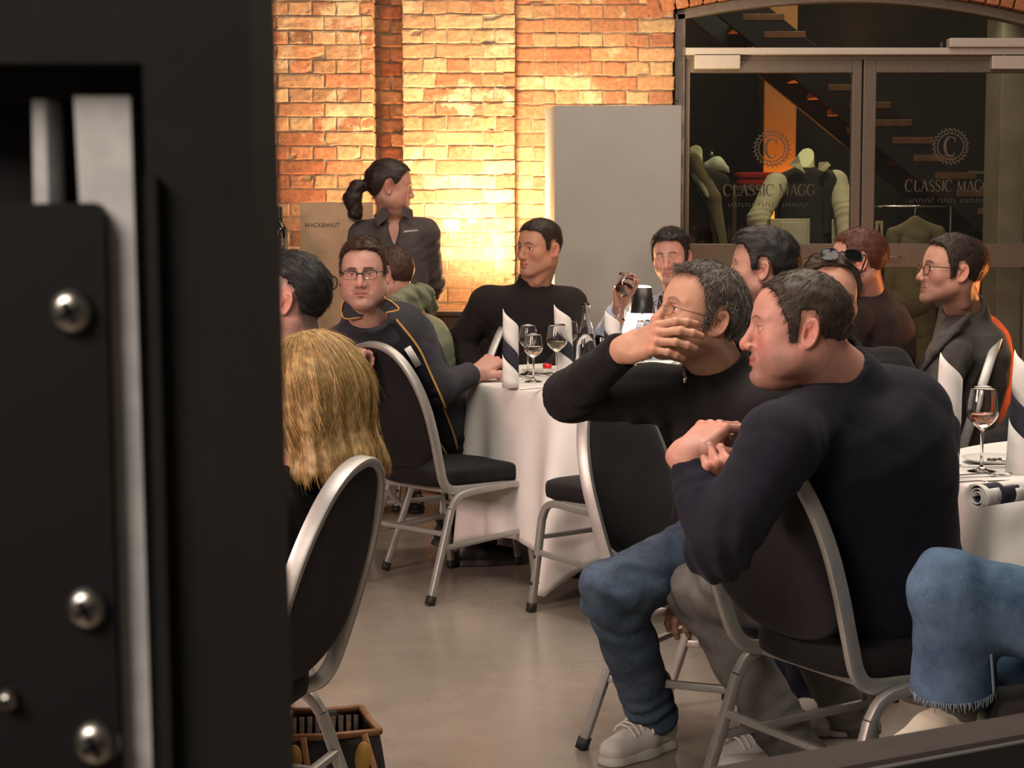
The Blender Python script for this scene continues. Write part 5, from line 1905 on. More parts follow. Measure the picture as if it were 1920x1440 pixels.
mesh_np('foot', [(*box((xp1 - 0.07, 8.84, 0.0), (xp1 + 0.0, 9.24, 0.03), 0.004), None, 0)], M['black_plastic'], t, smooth=False)

# ---------------------------------------------------------------- kraft sign with lettering
KRAFT = plain('kraft_board', (0.40, 0.28, 0.17), 0.85, noise=0.06, scale=30)
INK = plain('black_print', (0.015, 0.013, 0.012), 0.7)
YS_ = 8.95
t = thing('sign_board', 'tan sign board reading WACKENHUT standing against the brick wall behind the waitress', 'sign')
sx0, sx1 = P(562, 400, YS_)[0], P(700, 400, YS_)[0]
sz1 = P(600, 379, YS_)[2]
mesh_np('board', [(*box((sx0, YS_, 0.25), (sx1, YS_ + 0.02, sz1), 0.002), None, 0)], KRAFT, t, smooth=False)
for xx in (sx0 + 0.06, sx1 - 0.06):
    mesh_np('stand_leg', [(*sweep(np.array([(xx, YS_ + 0.035, 0.9), (xx, YS_ + 0.12, 0.45), (xx, YS_ + 0.2, 0.0)]), rrect(0.03, 0.02, 0.003), ref=(1, 0, 0)), None, 0)], M['black_plastic'], t, smooth=False)
mesh_np('stand_leg', [(*box((sx0 + 0.1, YS_ - 0.005, 0.0), (sx0 + 0.13, YS_ + 0.018, 0.26), 0.002), None, 0)], M['black_plastic'], t, smooth=False)


def flat_text(txt, x0, z0, h, width, y, mat, parent, name):
    cu = bpy.data.curves.new('tmp', 'FONT'); cu.body = txt; cu.extrude = 0.0
    ob = bpy.data.objects.new('tmp', cu); COL.objects.link(ob)
    dg = bpy.context.evaluated_depsgraph_get()
    me = bpy.data.meshes.new_from_object(ob.evaluated_get(dg))
    bpy.data.objects.remove(ob)
    co = np.array([v.co for v in me.vertices])
    lo, hi = co.min(0), co.max(0)
    for v in me.vertices:
        x = (v.co.x - lo[0]) / (hi[0] - lo[0]) * width + x0
        z = (v.co.y - lo[1]) / max(hi[1] - lo[1], 1e-6) * h + z0
        v.co = (x, y, z)
    me.materials.clear(); me.materials.append(mat)
    o = bpy.data.objects.new(name, me); o.parent = parent
    COL.objects.link(o)
    so = o.modifiers.new('print', 'SOLIDIFY'); so.thickness = 0.0008
    return o


def sgn(px, py):
    p = P(px, py, YS_); return p[0], p[2]


x0, z0 = sgn(571, 426); x1, z1 = sgn(637, 418)
flat_text('WACKENHUT', x0, z0, z1 - z0, x1 - x0, YS_ - 0.001, INK, t, 'sign_lettering')
x0, z0 = sgn(592, 436); x1, z1 = sgn(614, 432.5)
flat_text('events', x0, z0, z1 - z0, x1 - x0, YS_ - 0.001, INK, t, 'sign_lettering') if False else None
# hand drawn script and bars lower down
pts = [sgn(*q) for q in ((570, 543), (578, 527), (588, 524), (592, 534), (588, 545), (582, 538), (592, 524), (599, 520), (604, 523), (605, 535), (610, 541), (615, 534), (619, 522), (627, 519), (632, 526), (631, 537), (625, 542), (618, 536), (617, 526), (621, 520))]
mesh_np('sign_lettering', [(*ribbon(catmull(pts, 6), 0.0065, YS_ - 0.0015), None, 0)], INK, t, smooth=False)
ee = []
for q0, q1 in (((608, 551), (620, 550.5)), ((608, 569), (620, 569)), ((575, 551), (600, 551)), ((575, 569), (600, 569)), ((609, 551), (609, 569)), ((609, 560), (617, 560))):
    ee.append((*ribbon([sgn(*q0), sgn((q0[0] + q1[0]) / 2, (q0[1] + q1[1]) / 2), sgn(*q1)], 0.007, YS_ - 0.0015), None, 0))
mesh_np('sign_lettering', ee[:2] + ee[2:4], INK, t, smooth=False)

# ---------------------------------------------------------------- bar table with bottles and glasses at the far left
YB = 8.7
t = thing('bar_table', 'dark bar table at far left in front of the brick wall, under the bottles', 'table')
bx0, bx1 = P(425, 500, YB)[0], P(552, 500, YB)[0]
bz = P(500, 500, YB)[2]
WAL = plain('dark_walnut', (0.05, 0.03, 0.02), 0.5, noise=0.2, scale=8)
mesh_np('top', [(*box((bx0, YB - 0.22, bz - 0.04), (bx1, YB + 0.22, bz), 0.006), None, 0)], WAL, t, smooth=False)
for xx in (bx0 + 0.05, bx1 - 0.05):
    mesh_np('leg', [(*box((xx - 0.025, YB - 0.18, 0), (xx + 0.025, YB - 0.13, bz - 0.04), 0.004), None, 0)], WAL, t, smooth=False)
    mesh_np('leg', [(*box((xx - 0.025, YB + 0.13, 0), (xx + 0.025, YB + 0.18, bz - 0.04), 0.004), None, 0)], WAL, t, smooth=False)
BOT = plain('dark_green_glass', (0.006, 0.010, 0.010), 0.08, coat=0.5)


def wine_bottle(px, Y, label, h=0.30):
    p = P(px, 500, Y)
    t = thing('wine_bottle', label, 'bottle', (p[0], Y, bz), 0, 'wine bottles on the bar table')
    pr = [(0, 0), (0.034, 0), (0.037, 0.004), (0.0375, h * 0.60), (0.034, h * 0.66), (0.019, h * 0.73), (0.0145, h * 0.78), (0.0143, h), (0, h)]
    v, f = lathe(pr, 28); mesh_np('bottle_body', [(v, f, None, 0)], BOT, t)
    v, f = lathe([(0.0148, h * 0.80), (0.0150, h * 0.99), (0.0146, h + 0.001), (0, h + 0.0012)], 24); mesh_np('foil_capsule', [(v, f, None, 0)], plain('dark_foil', (0.012, 0.012, 0.016), 0.35), t)
    v, f = lathe([(0.0378, h * 0.18), (0.0378, h * 0.48)], 28); mesh_np('label', [(v, f, None, 0)], plain('dark_label', (0.02, 0.022, 0.03), 0.6), t)


wine_bottle(525, 8.72, 'dark wine bottle with black foil on the bar table, right one', 0.285)
wine_bottle(510, 8.84, 'dark wine bottle on the bar table, behind the two wine glasses', 0.21)
for px, Y, lab in ((497, 8.62, 'wide wine glass on the bar table, close to the black case'), (517, 8.56, 'wide wine glass on the bar table in front of the wine bottles')):
    p = P(px, 500, Y)
    wine_glass(lab, p[0], Y, 0.17, 0.037, 0.10, z=bz, group='wine glasses on the bar table')

# low dark sideboard along the wall behind the turtleneck
t = thing('sideboard', 'low dark sideboard along the lit brick wall behind the man in the turtleneck', 'sideboard')
q0, q1 = P(812, 600, 8.95)[0], P(1016, 600, 8.95)[0]
sz = P(830, 584, 8.98)[2]
mesh_np('carcass', [(*box((q0, 8.99, 0.05), (q1, 9.28, sz - 0.025), 0.004), None, 0)], WAL, t, smooth=False)
mesh_np('top', [(*box((q0 - 0.01, 8.98, sz - 0.025), (q1 + 0.01, 9.29, sz), 0.004), None, 0)], WAL, t, smooth=False)
mesh_np('plinth', [(*box((q0 + 0.02, 9.01, 0), (q1 - 0.02, 9.27, 0.05), 0.003), None, 0)], M['black_plastic'], t, smooth=False)

# uplight fixtures on the floor by the wall
for x, y, lab in ((-0.06, 9.14, 'small black uplight on the sideboard in front of the glowing brick pillar'), (-0.80, 9.60, 'small black floor uplight at the left brick wall'), (0.09, 9.22, 'small black uplight on the sideboard end beside the display panel')):
    t = thing('floor_uplight', lab, 'light', (x, y, sz if y < 9.3 else 0), 0, 'uplights')
    v, f = lathe([(0, 0), (0.055, 0), (0.055, 0.035), (0.045, 0.048), (0.040, 0.048), (0.040, 0.040), (0, 0.040)], 28); mesh_np('housing', [(v, f, None, 0)], M['black_plastic'], t)
    v, f = lathe([(0, 0.0405), (0.0395, 0.0405), (0.0395, 0.043), (0, 0.043)], 24); mesh_np('lens', [(v, f, None, 0)], emit('amber_led', (1.0, 0.55, 0.2), 6.0), t)

# ---------------------------------------------------------------- shop window: mannequins and clothes
CREAM = fabric('cream_wool', (0.40, 0.365, 0.25), 0.08, 200)
CHAR = fabric('charcoal_knit', (0.022, 0.020, 0.018), 0.2, 250)
OLIVE = fabric('olive_cloth', (0.14, 0.115, 0.065), 0.12, 200)
PALE = plain('pale_mannequin', (0.62, 0.62, 0.36), 0.5)
YM = 11.2
pod = thing('display_podium', 'dark display podium under the mannequins inside the shop', 'podium')
mesh_np('top', [(*box((0.95, 10.98, 0.42), (2.80, 11.75, 0.45), 0.005), None, 0)], WAL, pod, smooth=False)
mesh_np('base', [(*box((1.0, 11.02, 0.0), (2.75, 11.7, 0.42), 0.004), None, 0)], DARK, pod, smooth=False)


def mannequin(label, cx, Y, zneck, zpel, sh, facing=0.0, arms=True, coat=CHAR, sleeve=CREAM, cuts=()):
    r = thing('mannequin', label, 'mannequin', (0, 0, 0), 0, 'mannequins in the shop window')
    c, s = math.cos(facing), math.sin(facing)
    J = dict(pel=np.array([cx, Y, zpel]), neck=np.array([cx, Y, zneck]), shR=np.array([cx - sh * c, Y - sh * s, zneck - 0.09]), shL=np.array([cx + sh * c, Y + sh * s, zneck - 0.09]))
    tf, _ = torso_fn(J['pel'], J['neck'], J['shR'], J['shL'], 1.0, 1.0, 0, 0.01, 0.055)
    lo, hi = bounds(J['pel'], J['neck'], J['shR'], J['shL'], pad=0.22)
    # neck stump in pale plastic
    nk = np.array([cx, Y, zneck])
    v, q = polygonise(lambda Q: smax(cone(Q, nk - [0, 0, 0.05], nk + [0, 0, 0.12], 0.062, 0.052), (Q - nk.astype(np.float32)) @ nrm([-0.35, -0.75, 0.75]).astype(np.float32) - 0.055, 0.006), nk - 0.15, nk + 0.2, 0.006)
    mesh_np('neck_stump', [(v, q, None, 0)], PALE, r)
    v, q = polygonise(lambda Q: smax(tf(Q) + folds(Q, 0.003), -(Q[:, 2] - (zpel - 0.05)), 0.01), lo, hi, 0.010)
    mesh_np('sweater', [(v, q, None, 0)], coat, r)
    pole = tube([(cx, Y, 0.45), (cx, Y, zpel * 0.6 + 0.2), (cx, Y, zpel)], 0.014, 10)
    mesh_np('stand_pole', [(*pole, None, 0)], M['chrome'], r)
    v, f = lathe([(0, 0.45), (0.12, 0.45), (0.12, 0.458), (0, 0.46)], 28, (cx, Y, 0)); mesh_np('stand_plate', [(v, f, None, 0)], M['chrome'], r)
    return r, J, tf


# mannequin with the cream jacket thrown open
cx = P(1510, 300, YM)[0]
zn = P(1510, 318, YM)[2]
r, J, tf = mannequin('headless mannequin in charcoal jumper and cream jacket behind the left glass door', cx, YM, zn, zn - 0.52, 0.17)
def seg(a, b, c, ra, rb, rc):
    def f(Q):
        d = smin(cone(Q, a, b, ra, rb), cone(Q, b, c, rb, rc), 0.03)
        return d + limb_folds(Q, a, b, c, 0.006, 1.0, 0.1, 130) + folds(Q, 0.003)
    return f
for s_, (a_, b_, c_) in enumerate(((P(1455, 345, 11.15), P(1421, 412, 11.0), P(1450, 458, 10.92)), (P(1567, 340, 11.2), P(1585, 400, 11.1), P(1588, 460, 10.98)))):
    lo, hi = bounds(a_, b_, c_, pad=0.12)
    v, q = polygonise(seg(a_, b_, c_, 0.072, 0.062, 0.05), lo, hi, 0.009)
    mesh_np('jacket_sleeve', [(v, q, None, 0)], CREAM, r)
# vest-like dark front panel, cream edge, collar points
def vest(Q):
    d = np.abs(tf(Q) - 0.012) - 0.010
    d = smax(d, P(1540, 300, YM)[0] - Q[:, 0], 0.01)
    d = smax(d, Q[:, 1] - YM + 0.0, 0.01)
    return smax(d, P(1500, 440, YM)[2] - Q[:, 2], 0.01)
lo, hi = bounds(J['pel'], J['neck'], J['shR'], J['shL'], pad=0.2)
v, q = polygonise(vest, lo, hi, 0.008); mesh_np('dark_front', [(v, q, None, 0)], CHAR, r)
def creamf(Q):
    d = np.abs(tf(Q) - 0.020) - 0.008
    d = smax(d, P(1556, 300, YM)[0] - Q[:, 0], 0.01)
    return smax(d, Q[:, 2] - P(1500, 410, YM)[2], 0.01)
v, q = polygonise(creamf, lo, hi, 0.008); mesh_np('jacket_front', [(v, q, None, 0)], CREAM, r)
for pts_ in (((1497, 291), (1480, 308), (1500, 318), (1510, 326), (1501, 305)), ((1536, 304), (1535, 318), (1545, 322), (1558, 310), (1552, 303))):
    poly = np.array([P(px, py, YM - 0.14 + 0.004 * i) for i, (px, py) in enumerate(pts_)])
    back = poly + np.array([0, 0.02, 0])
    nn = len(poly)
    F = [np.array([list(range(nn)), list(range(2 * nn - 1, nn - 1, -1))]), np.array([(i, nn + i, nn + (i + 1) % nn, (i + 1) % nn) for i in range(nn)])]
    mesh_np('collar_point', [(np.concatenate([poly, back]), F, None, 0)], CREAM, r, smooth=False)

# mannequin at the left edge, dark coat open over olive lining, with a pale bow
cx2 = P(1300, 330, YM)[0]
zn2 = P(1300, 303, YM)[2]
r2, J2, tf2 = mannequin('mannequin in a dark coat over pale scarf at the left edge of the shop window', cx2, YM, zn2 - 0.03, zn2 - 0.60, 0.18, 0.3)
def scarf(Q):
    a = P(1300, 300, YM - 0.13); b_ = P(1338, 370, YM - 0.16); c_ = P(1352, 470, YM - 0.15)
    return smax(chain(Q, [a, b_, c_], [0.045, 0.042, 0.045], 0.02), (Q[:, 1] - (YM - 0.09)), 0.01)
v, q = polygonise(scarf, np.array([cx2 - 0.15, YM - 0.35, 0.9]), np.array([cx2 + 0.4, YM + 0.1, zn2 + 0.15]), 0.008); mesh_np('coat_lining', [(v, q, None, 0)], OLIVE, r2)
def wr(Q):
    return chain(Q, [P(1296, 292, YM - 0.06), P(1310, 330, YM - 0.13), P(1326, 368, YM - 0.20)], [0.045, 0.040, 0.012], 0.02)
v, q = polygonise(wr, np.array([cx2 - 0.2, YM - 0.4, 1.2]), np.array([cx2 + 0.4, YM + 0.2, zn2 + 0.25]), 0.007); mesh_np('scarf', [(v, q, None, 0)], fabric('pale_scarf', (0.33, 0.33, 0.24), 0.1), r2)
def bow(Q):
    return smin(chain(Q, [P(1326, 310, YM - 0.16), P(1345, 306, YM - 0.17), P(1363, 315, YM - 0.16)], [0.022, 0.040, 0.010], 0.02), cone(Q, P(1350, 312, YM - 0.16), P(1366, 322, YM - 0.15), 0.02, 0.006), 0.02) + folds(Q, 0.004, 60)
v, q = polygonise(bow, P(1310, 335, YM - 0.25) - [0.05, 0.1, 0], P(1375, 285, YM) + [0.05, 0.1, 0.02], 0.005); mesh_np('pale_collar', [(v, q, None, 0)], fabric('mint_silk', (0.55, 0.58, 0.44), 0.05), r2)
v, f = lathe([(0, 0), (0.012, 0.004), (0.014, 0.012), (0.006, 0.022), (0, 0.024)], 14, P(1334, 292, YM - 0.17)); mesh_np('brooch', [(v, f, None, 0)], M['chrome'], r2)
mesh_np('bag_strap', [(*sweep(catmull([P(1305, 350, YM - 0.22), P(1330, 395, YM - 0.24), P(1352, 470, YM - 0.22)], 5), rrect(0.018, 0.006, 0.002), ref=(0, 1, 0)), None, 0)], M['black_plastic'], r2)

# red jumper on a table, cardboard box, jacket on a hanger, trousers below
tb = thing('display_table', 'dark display table with folded red knitwear inside the shop', 'table')
za = P(1400, 349, 12.0)[2]
tx0, tx1 = P(1366, 349, 12.0)[0], P(1480, 349, 12.0)[0]
mesh_np('top', [(*box((tx0, 11.9, za - 0.03), (tx1, 12.25, za), 0.004), None, 0)], WAL, tb, smooth=False)
for xx in (tx0 + 0.03, tx1 - 0.05):
    for yy_ in (11.93, 12.2):
        mesh_np('leg', [(*box((xx - 0.015, yy_ - 0.015, 0), (xx + 0.015, yy_ + 0.015, za - 0.03), 0.002), None, 0)], WAL, tb, smooth=False)
RED = fabric('red_knit', (0.36, 0.022, 0.018), 0.15, 120)
for k in range(2):
    sv, sf = superpad(tx1 - tx0 - 0.10, 0.24, 0.040, z0=za + 0.048 * k, crown=0.004)
    sv = sv + np.array([(tx0 + tx1) / 2, 12.06, 0])
    tag(mesh_np('folded_sweater', [(sv, sf, None, 0)], RED), ('folded red sweater, the lower of two on the shop table', 'folded red sweater, the upper of two on the shop table')[k], 'sweater', 'folded red sweaters')
CARD = plain('cream_cardboard', (0.42, 0.38, 0.24), 0.6, noise=0.1, scale=12)
bx = thing('gift_box', 'cream cardboard box standing in front of the mannequin in the shop', 'box')
b0, b1 = P(1444, 460, 10.8), P(1519, 410, 10.8)
mesh_np('box_body', [(*box((b0[0], 10.8, 0.45), (b1[0], 10.95, b1[2]), 0.004), None, 0)], CARD, bx, smooth=False)
mesh_np('cellophane', [(*box((b0[0] + 0.06, 10.793, b0[2] - 0.1), (b1[0] - 0.02, 10.799, b1[2] - 0.02), 0.002), None, 0)], plain('cellophane', (0.5, 0.47, 0.36), 0.08, coat=0.6), bx, smooth=False)
hg = thing('hanging_jacket', 'beige jacket on a hanger behind the right glass door', 'jacket')
hc = P(1716, 402, 10.9)
def jk(Q):
    sh1, sh2 = hc + [-0.13, 0, -0.12], hc + [0.14, 0, -0.11]
    Q2 = Q * np.array([1, 1.6, 1], np.float32); k = np.array([1, 1.6, 1])
    d = smin(cone(Q2, (hc + [0, 0, -0.05]) * k, sh1 * k, 0.035, 0.036), cone(Q2, (hc + [0, 0, -0.05]) * k, sh2 * k, 0.035, 0.036), 0.02)
    d = smin(d, cone(Q2, (hc + [0, 0, -0.15]) * k, (hc + [0, 0, -0.50]) * k, 0.085, 0.12), 0.04)
    for s in (sh1, sh2):
        o_ = 1 if s[0] > hc[0] else -1
        d = smin(d, cone(Q2, s * k, (s + [0.02 * o_, 0, -0.42]) * k, 0.04, 0.036), 0.012)
    d = smax(d, -cone(Q, hc + [0, -0.12, 0.03], hc + [0.0, -0.12, -0.28], 0.055, 0.01), 0.01)
    return d / 1.25 + folds(Q, 0.006, 26)
lo, hi = hc + [-0.4, -0.25, -0.85], hc + [0.4, 0.25, 0.1]
v, q = polygonise(jk, lo, hi, 0.010); mesh_np('jacket_body', [(v, q, None, 0)], OLIVE, hg)
mesh_np('hanger', [(*tube(catmull([hc + [0, 0, -0.06], hc + [0, 0, 0.03], hc + [0.02, 0, 0.055], hc + [0.035, 0, 0.035]], 5), 0.003, 8), None, 0)], M['chrome'], hg)
rl = thing('clothes_rail', 'thin steel clothes rail over the hanging jacket in the shop', 'rail')
ra, rb = P(1662, 402, 10.9), P(1745, 400, 10.9)
rz_ = hc[2] + 0.048
mesh_np('rail', [(*tube([(ra[0] - 0.1, 10.9, rz_), (hc[0], 10.9, rz_), (rb[0] + 0.12, 10.9, rz_)], 0.006, 8), None, 0)], M['chrome'], rl)
for xx in (ra[0] - 0.1, rb[0] + 0.12):
    mesh_np('upright', [(*tube([(xx, 10.9, 0.0), (xx, 10.9, rz_ * 0.5), (xx, 10.9, rz_)], 0.008, 8), None, 0)], M['black_plastic'], rl)
tr = thing('hanging_trousers', 'olive cloth trousers hanging low behind the right glass door', 'trousers')
tc_ = P(1712, 520, 11.35)
def trf(Q):
    d = smin(cone(Q, tc_ + [-0.04, 0, 0.15], tc_ + [-0.11, 0, -0.6], 0.085, 0.075), cone(Q, tc_ + [0.05, 0, 0.15], tc_ + [0.09, 0, -0.6], 0.085, 0.075), 0.03)
    return smax(d, Q[:, 2] - tc_[2] - 0.15, 0.01) + folds(Q, 0.008, 24)
v, q = polygonise(trf, np.array([tc_[0] - 0.3, tc_[1] - 0.2, 0.48]), tc_ + [0.3, 0.2, 0.3], 0.010); mesh_np('cloth', [(v, q, None, 0)], OLIVE, tr)
for s in (-1, 1):
    mesh_np('clip', [(*box((tc_[0] + 0.06 * s - 0.015, tc_[1] - 0.03, tc_[2] + 0.13), (tc_[0] + 0.06 * s + 0.015, tc_[1] + 0.03, tc_[2] + 0.18), 0.004), None, 0)], M['chrome'], tr)
tg = thing('price_tag', 'small cream card with a drawing in the right shop window', 'tag')
g0 = P(1641, 442, 10.5); g1 = P(1656, 414, 10.5)
mesh_np('card', [(*box((g0[0], 10.5, g0[2]), (g1[0], 10.506, g1[2]), 0.001), None, 0)], CARD, tg, smooth=False)
gm = (g0 + g1) / 2
mesh_np('drawing', [(*ribbon([(gm[0], gm[2] - 0.025), (gm[0], gm[2]), (gm[0], gm[2] + 0.028)], [0.022, 0.012, 0.004], 10.4985), None, 0)], INK, tg, smooth=False)
sk = thing('tag_stand', 'dark stand holding the small cream card in the shop', 'stand')
mesh_np('post', [(*tube([(gm[0], 10.515, 0.0), (gm[0], 10.515, 0.6), (gm[0], 10.515, g1[2] - 0.02)], 0.008, 8), None, 0)], M['black_plastic'], sk)
mesh_np('foot', [(*lathe([(0, 0), (0.08, 0), (0.08, 0.01), (0, 0.012)], 20, (gm[0], 10.515, 0)), None, 0)], M['black_plastic'], sk)
# shelf with folded clothes, low right
sh_ = thing('shop_shelf', 'pale shelf with stacked dark clothes deep in the shop at right', 'shelf')
for k, (px0, px1, py) in enumerate(((1770, 1872, 322), (1700, 1866, 440))):
    s0, s1 = P(px0, py, 13.7), P(px1, py, 13.7)
    mesh_np('board', [(*box((s0[0], 13.7, s0[2] - 0.02), (s1[0], 14.05, s0[2] + 0.005), 0.003), None, 0)], PLASTER, sh_, smooth=False)
for px in (1702, 1869):
    s0 = P(px, 322, 13.72)
    mesh_np('side', [(*box((s0[0] - 0.012, 13.72, 0), (s0[0] + 0.012, 14.05, s0[2] + 0.2), 0.003), None, 0)], DARK, sh_, smooth=False)

# ---------------------------------------------------------------- black equipment case close to the camera at left
CASE = plain('black_case', (0.0095, 0.0098, 0.0095), 0.75, spec=0.2, noise=0.15, scale=30)
CASE2 = plain('black_plate', (0.0045, 0.004, 0.0055), 0.6, spec=0.25)
ALU = plain('brushed_aluminium', (0.50, 0.50, 0.505), 0.7, 0.0, noise=0.12, scale=90)
YF = 0.46
cs = thing('equipment_case', 'large black equipment case with screwed plate filling the left foreground', 'case')


def cb(px0, px1, py0, py1, y0, y1, bev=0.0015, top=None):
    a, b_ = P(px0, py1, y0), P(px1, py0, y0)
    return box((a[0], y0, a[2]), (b_[0], y1, b_[2]), bev)


def slant(px0t, px1t, px0b, px1b, pyt, pyb, y0, y1):
    q = [P(px0t, pyt, y0), P(px1t, pyt, y0), P(px1b, pyb, y0), P(px0b, pyb, y0)]
    V = np.array(q + [c + np.array([0, y1 - y0, 0]) for c in q])
    F = np.array([[0, 1, 2, 3][::-1], [4, 5, 6, 7], [0, 4, 5, 1][::-1], [1, 5, 6, 2][::-1], [2, 6, 7, 3][::-1], [3, 7, 4, 0][::-1]])
    return V, F


mesh_np('side_rail', [(*slant(262, 465, 318, 518, -60, 1900, YF, YF + 0.05), None, 0)], CASE, cs, auto=30)
mesh_np('edge_ridge', [(*slant(270, 292, 312, 336, 330, 1900, YF - 0.004, YF + 0.01), None, 0)], CASE, cs, auto=30)
mesh_np('top_rail', [(*slant(-200, 262, -200, 267.2, -60, 118, YF, YF + 0.05), None, 0)], CASE, cs, auto=30)
mesh_np('shadow_gap', [(*slant(-200, 300, -200, 302, 100, 186, YF + 0.012, YF + 0.03), None, 0)], CASE2, cs, auto=30)
mesh_np('inner_profile', [(*slant(138, 244, 230, 300, 180, 1900, YF + 0.009, YF + 0.03), None, 0)], ALU, cs, auto=30)
mesh_np('inner_profile', [(*slant(60, 84, 64, 92, 180, 430, YF + 0.012, YF + 0.03), None, 0)], ALU, cs, auto=30)
mesh_np('back_panel', [(*slant(-200, 300, -200, 330, 150, 1900, YF + 0.032, YF + 0.04), None, 0)], CASE2, cs, auto=30)
# screwed plate with a rounded corner
q = [P(-200, 385, YF + 0.004), P(172, 380, YF + 0.004), P(184, 384, YF + 0.004), P(191, 394, YF + 0.004), P(194, 410, YF + 0.004), P(238, 1900, YF + 0.004), P(-200, 1900, YF + 0.004)]
V = np.array(q + [c + np.array([0, 0.012, 0]) for c in q]); nn = len(q)
plate = mesh_np('cover_plate', [(V, [np.array([list(range(nn))[::-1], list(range(nn, 2 * nn))]), np.array([(i, (i + 1) % nn, nn + (i + 1) % nn, nn + i) for i in range(nn)])], None, 0)], CASE2, cs, smooth=False)
SCREW = plain('steel_screw', (0.34, 0.33, 0.31), 0.28, 1.0, noise=0.1, scale=300)
for px, py, r in ((136, 585, 0.0060), (165, 1141, 0.0058), (181, 1394, 0.0062), (18, 1312, 0.0030)):
    c = P(px, py, YF + 0.004)
    v, f = lathe([(0.0, 0.0036), (r * 0.28, 0.0035), (r * 0.62, 0.0030), (r * 0.9, 0.0016), (r, 0.0), (r, -0.001)], 28)
    v = np.stack([v[:, 0] + c[0], c[1] - v[:, 2], v[:, 1] + c[2]], 1)
    sw = mesh_np('screw', [(v, f, None, 0)], SCREW, plate)
    cr_ = []
    for a_ in (0.5, 0.5 + math.pi / 2):
        d_ = np.array([math.cos(a_), 0, math.sin(a_)]) * r * 0.5
        cr_.append((*ribbon([(c[0] - d_[0], c[2] - d_[2]), (c[0], c[2]), (c[0] + d_[0], c[2] + d_[2])], r * 0.26, c[1] - 0.0042, 0.002), None, 0))
    mesh_np('screw_recess', cr_, CASE2, sw, smooth=False)
# legs down to the floor, below the picture
xa, xb = P(-150, 800, YF)[0], P(470, 800, YF)[0]
zb_ = P(0, 1880, YF)[2]
mesh_np('lower_body', [(*box((xa, YF + 0.0, 0.0), (xb, YF + 0.05, zb_), 0.002), None, 0)], CASE, cs, smooth=False)

# ---------------------------------------------------------------- dark handrail at the lower right
RAIL = plain('dark_brown_rail', (0.020, 0.0125, 0.0105), 0.7, spec=0.25, noise=0.2, scale=25)
hr = thing('handrail', 'dark brown handrail running across the lower right corner', 'railing')
d_ = nrm([0.877, 0.481, 0]); s_ = np.array([-d_[1], d_[0], 0])
mid = np.array([0.505, 1.775, 0.865])
path = np.array([mid - d_ * 0.75, mid, mid + d_ * 0.9])
prof = np.array([(-0.034, -0.02), (0.034, -0.02), (0.034, 0.006), (0.028, 0.010), (-0.028, 0.010), (-0.034, 0.006)])
off = -s_ * 0.034
mesh_np('rail_top', [(*sweep(path + off - UP * 0.010, prof, ref=s_), None, 0)], RAIL, hr, smooth=False)
mesh_np('trim', [(*sweep(path + off - s_ * 0.036 - UP * 0.018, rrect(0.010, 0.03, 0.003), ref=s_), None, 0)], M['rubber'], hr, smooth=False)
for k in (-0.7, 0.75):
    c = mid + d_ * k + off
    mesh_np('post', [(*tube([(c[0], c[1], 0.0), (c[0], c[1], 0.4), (c[0], c[1], 0.845)], 0.018, 10), None, 0)], M['black_plastic'], hr)

# ---------------------------------------------------------------- open tote bag on the floor at lower left
LEA = plain('dark_patchwork_leather', (0.022, 0.020, 0.024), 0.5, noise=0.3, scale=18)
TAN = plain('tan_leather_trim', (0.20, 0.085, 0.030), 0.55, noise=0.15, scale=40)
MUS = plain('mustard_leather', (0.36, 0.20, 0.03), 0.6)
LIN = plain('striped_lining', (0.10, 0.06, 0.04), 0.8, noise=0.4, scale=60)
bg = thing('tote_bag', 'open dark tote bag with tan trim and mustard dots on the floor at lower left', 'bag')
zb = 0.245
c1, c2 = PZ(513, 1384, zb), PZ(711, 1372, zb + 0.01)
c3, c4 = PZ(676, 1327, zb + 0.03), PZ(545, 1333, zb + 0.03)
top = np.array([c1, c2, c3, c4])
cen = top.mean(0)
grow = np.array([1.10, 1.15, 0])
bot = np.array([(cen[0] + (p[0] - cen[0]) * 1.18, cen[1] + (p[1] - cen[1]) * 1.05, 0.004) for p in top])
bot[1][0] += 0.02
def wall_q(i, j, nsub=8):
    V, F = [], []
    for a_ in range(nsub + 1):
        for b_ in range(nsub + 1):
            t_, h_ = a_ / nsub, b_ / nsub
            p = (bot[i] * (1 - t_) + bot[j] * t_) * (1 - h_) + (top[i] * (1 - t_) + top[j] * t_) * h_
            n_ = nrm(np.cross(bot[j] - bot[i], top[i] - bot[i]))
            p = p + n_ * 0.018 * math.sin(math.pi * t_) * math.sin(math.pi * min(h_ * 1.1, 1)) + n_ * 0.004 * math.sin(t_ * 9 + h_ * 5 + i)
            V.append(p)
    for a_ in range(nsub):
        for b_ in range(nsub):
            F.append((a_ * (nsub + 1) + b_, (a_ + 1) * (nsub + 1) + b_, (a_ + 1) * (nsub + 1) + b_ + 1, a_ * (nsub + 1) + b_ + 1))
    return np.array(V), np.array(F)
bo = mesh_np('bag_body', [(*wall_q(i, (i + 1) % 4), None, 0) for i in range(4)] + [(bot, np.array([[3, 2, 1, 0]]), None, 0)], LEA, bg)
bo.modifiers.new('leather', 'SOLIDIFY').thickness = 0.006
rim = catmull(np.concatenate([[top[0], (top[0] + top[1]) / 2 + [0, -0.006, 0.0], top[1]]]), 6)
for i in range(4):
    a_, b_ = top[i], top[(i + 1) % 4]
    mesh_np('trim', [(*sweep(np.array([a_, (a_ + b_) / 2 + [0, 0, -0.004], b_]), rrect(0.014, 0.016, 0.004), ref=(0, 0, 1)), None, 0)], TAN, bg)
st_ = []
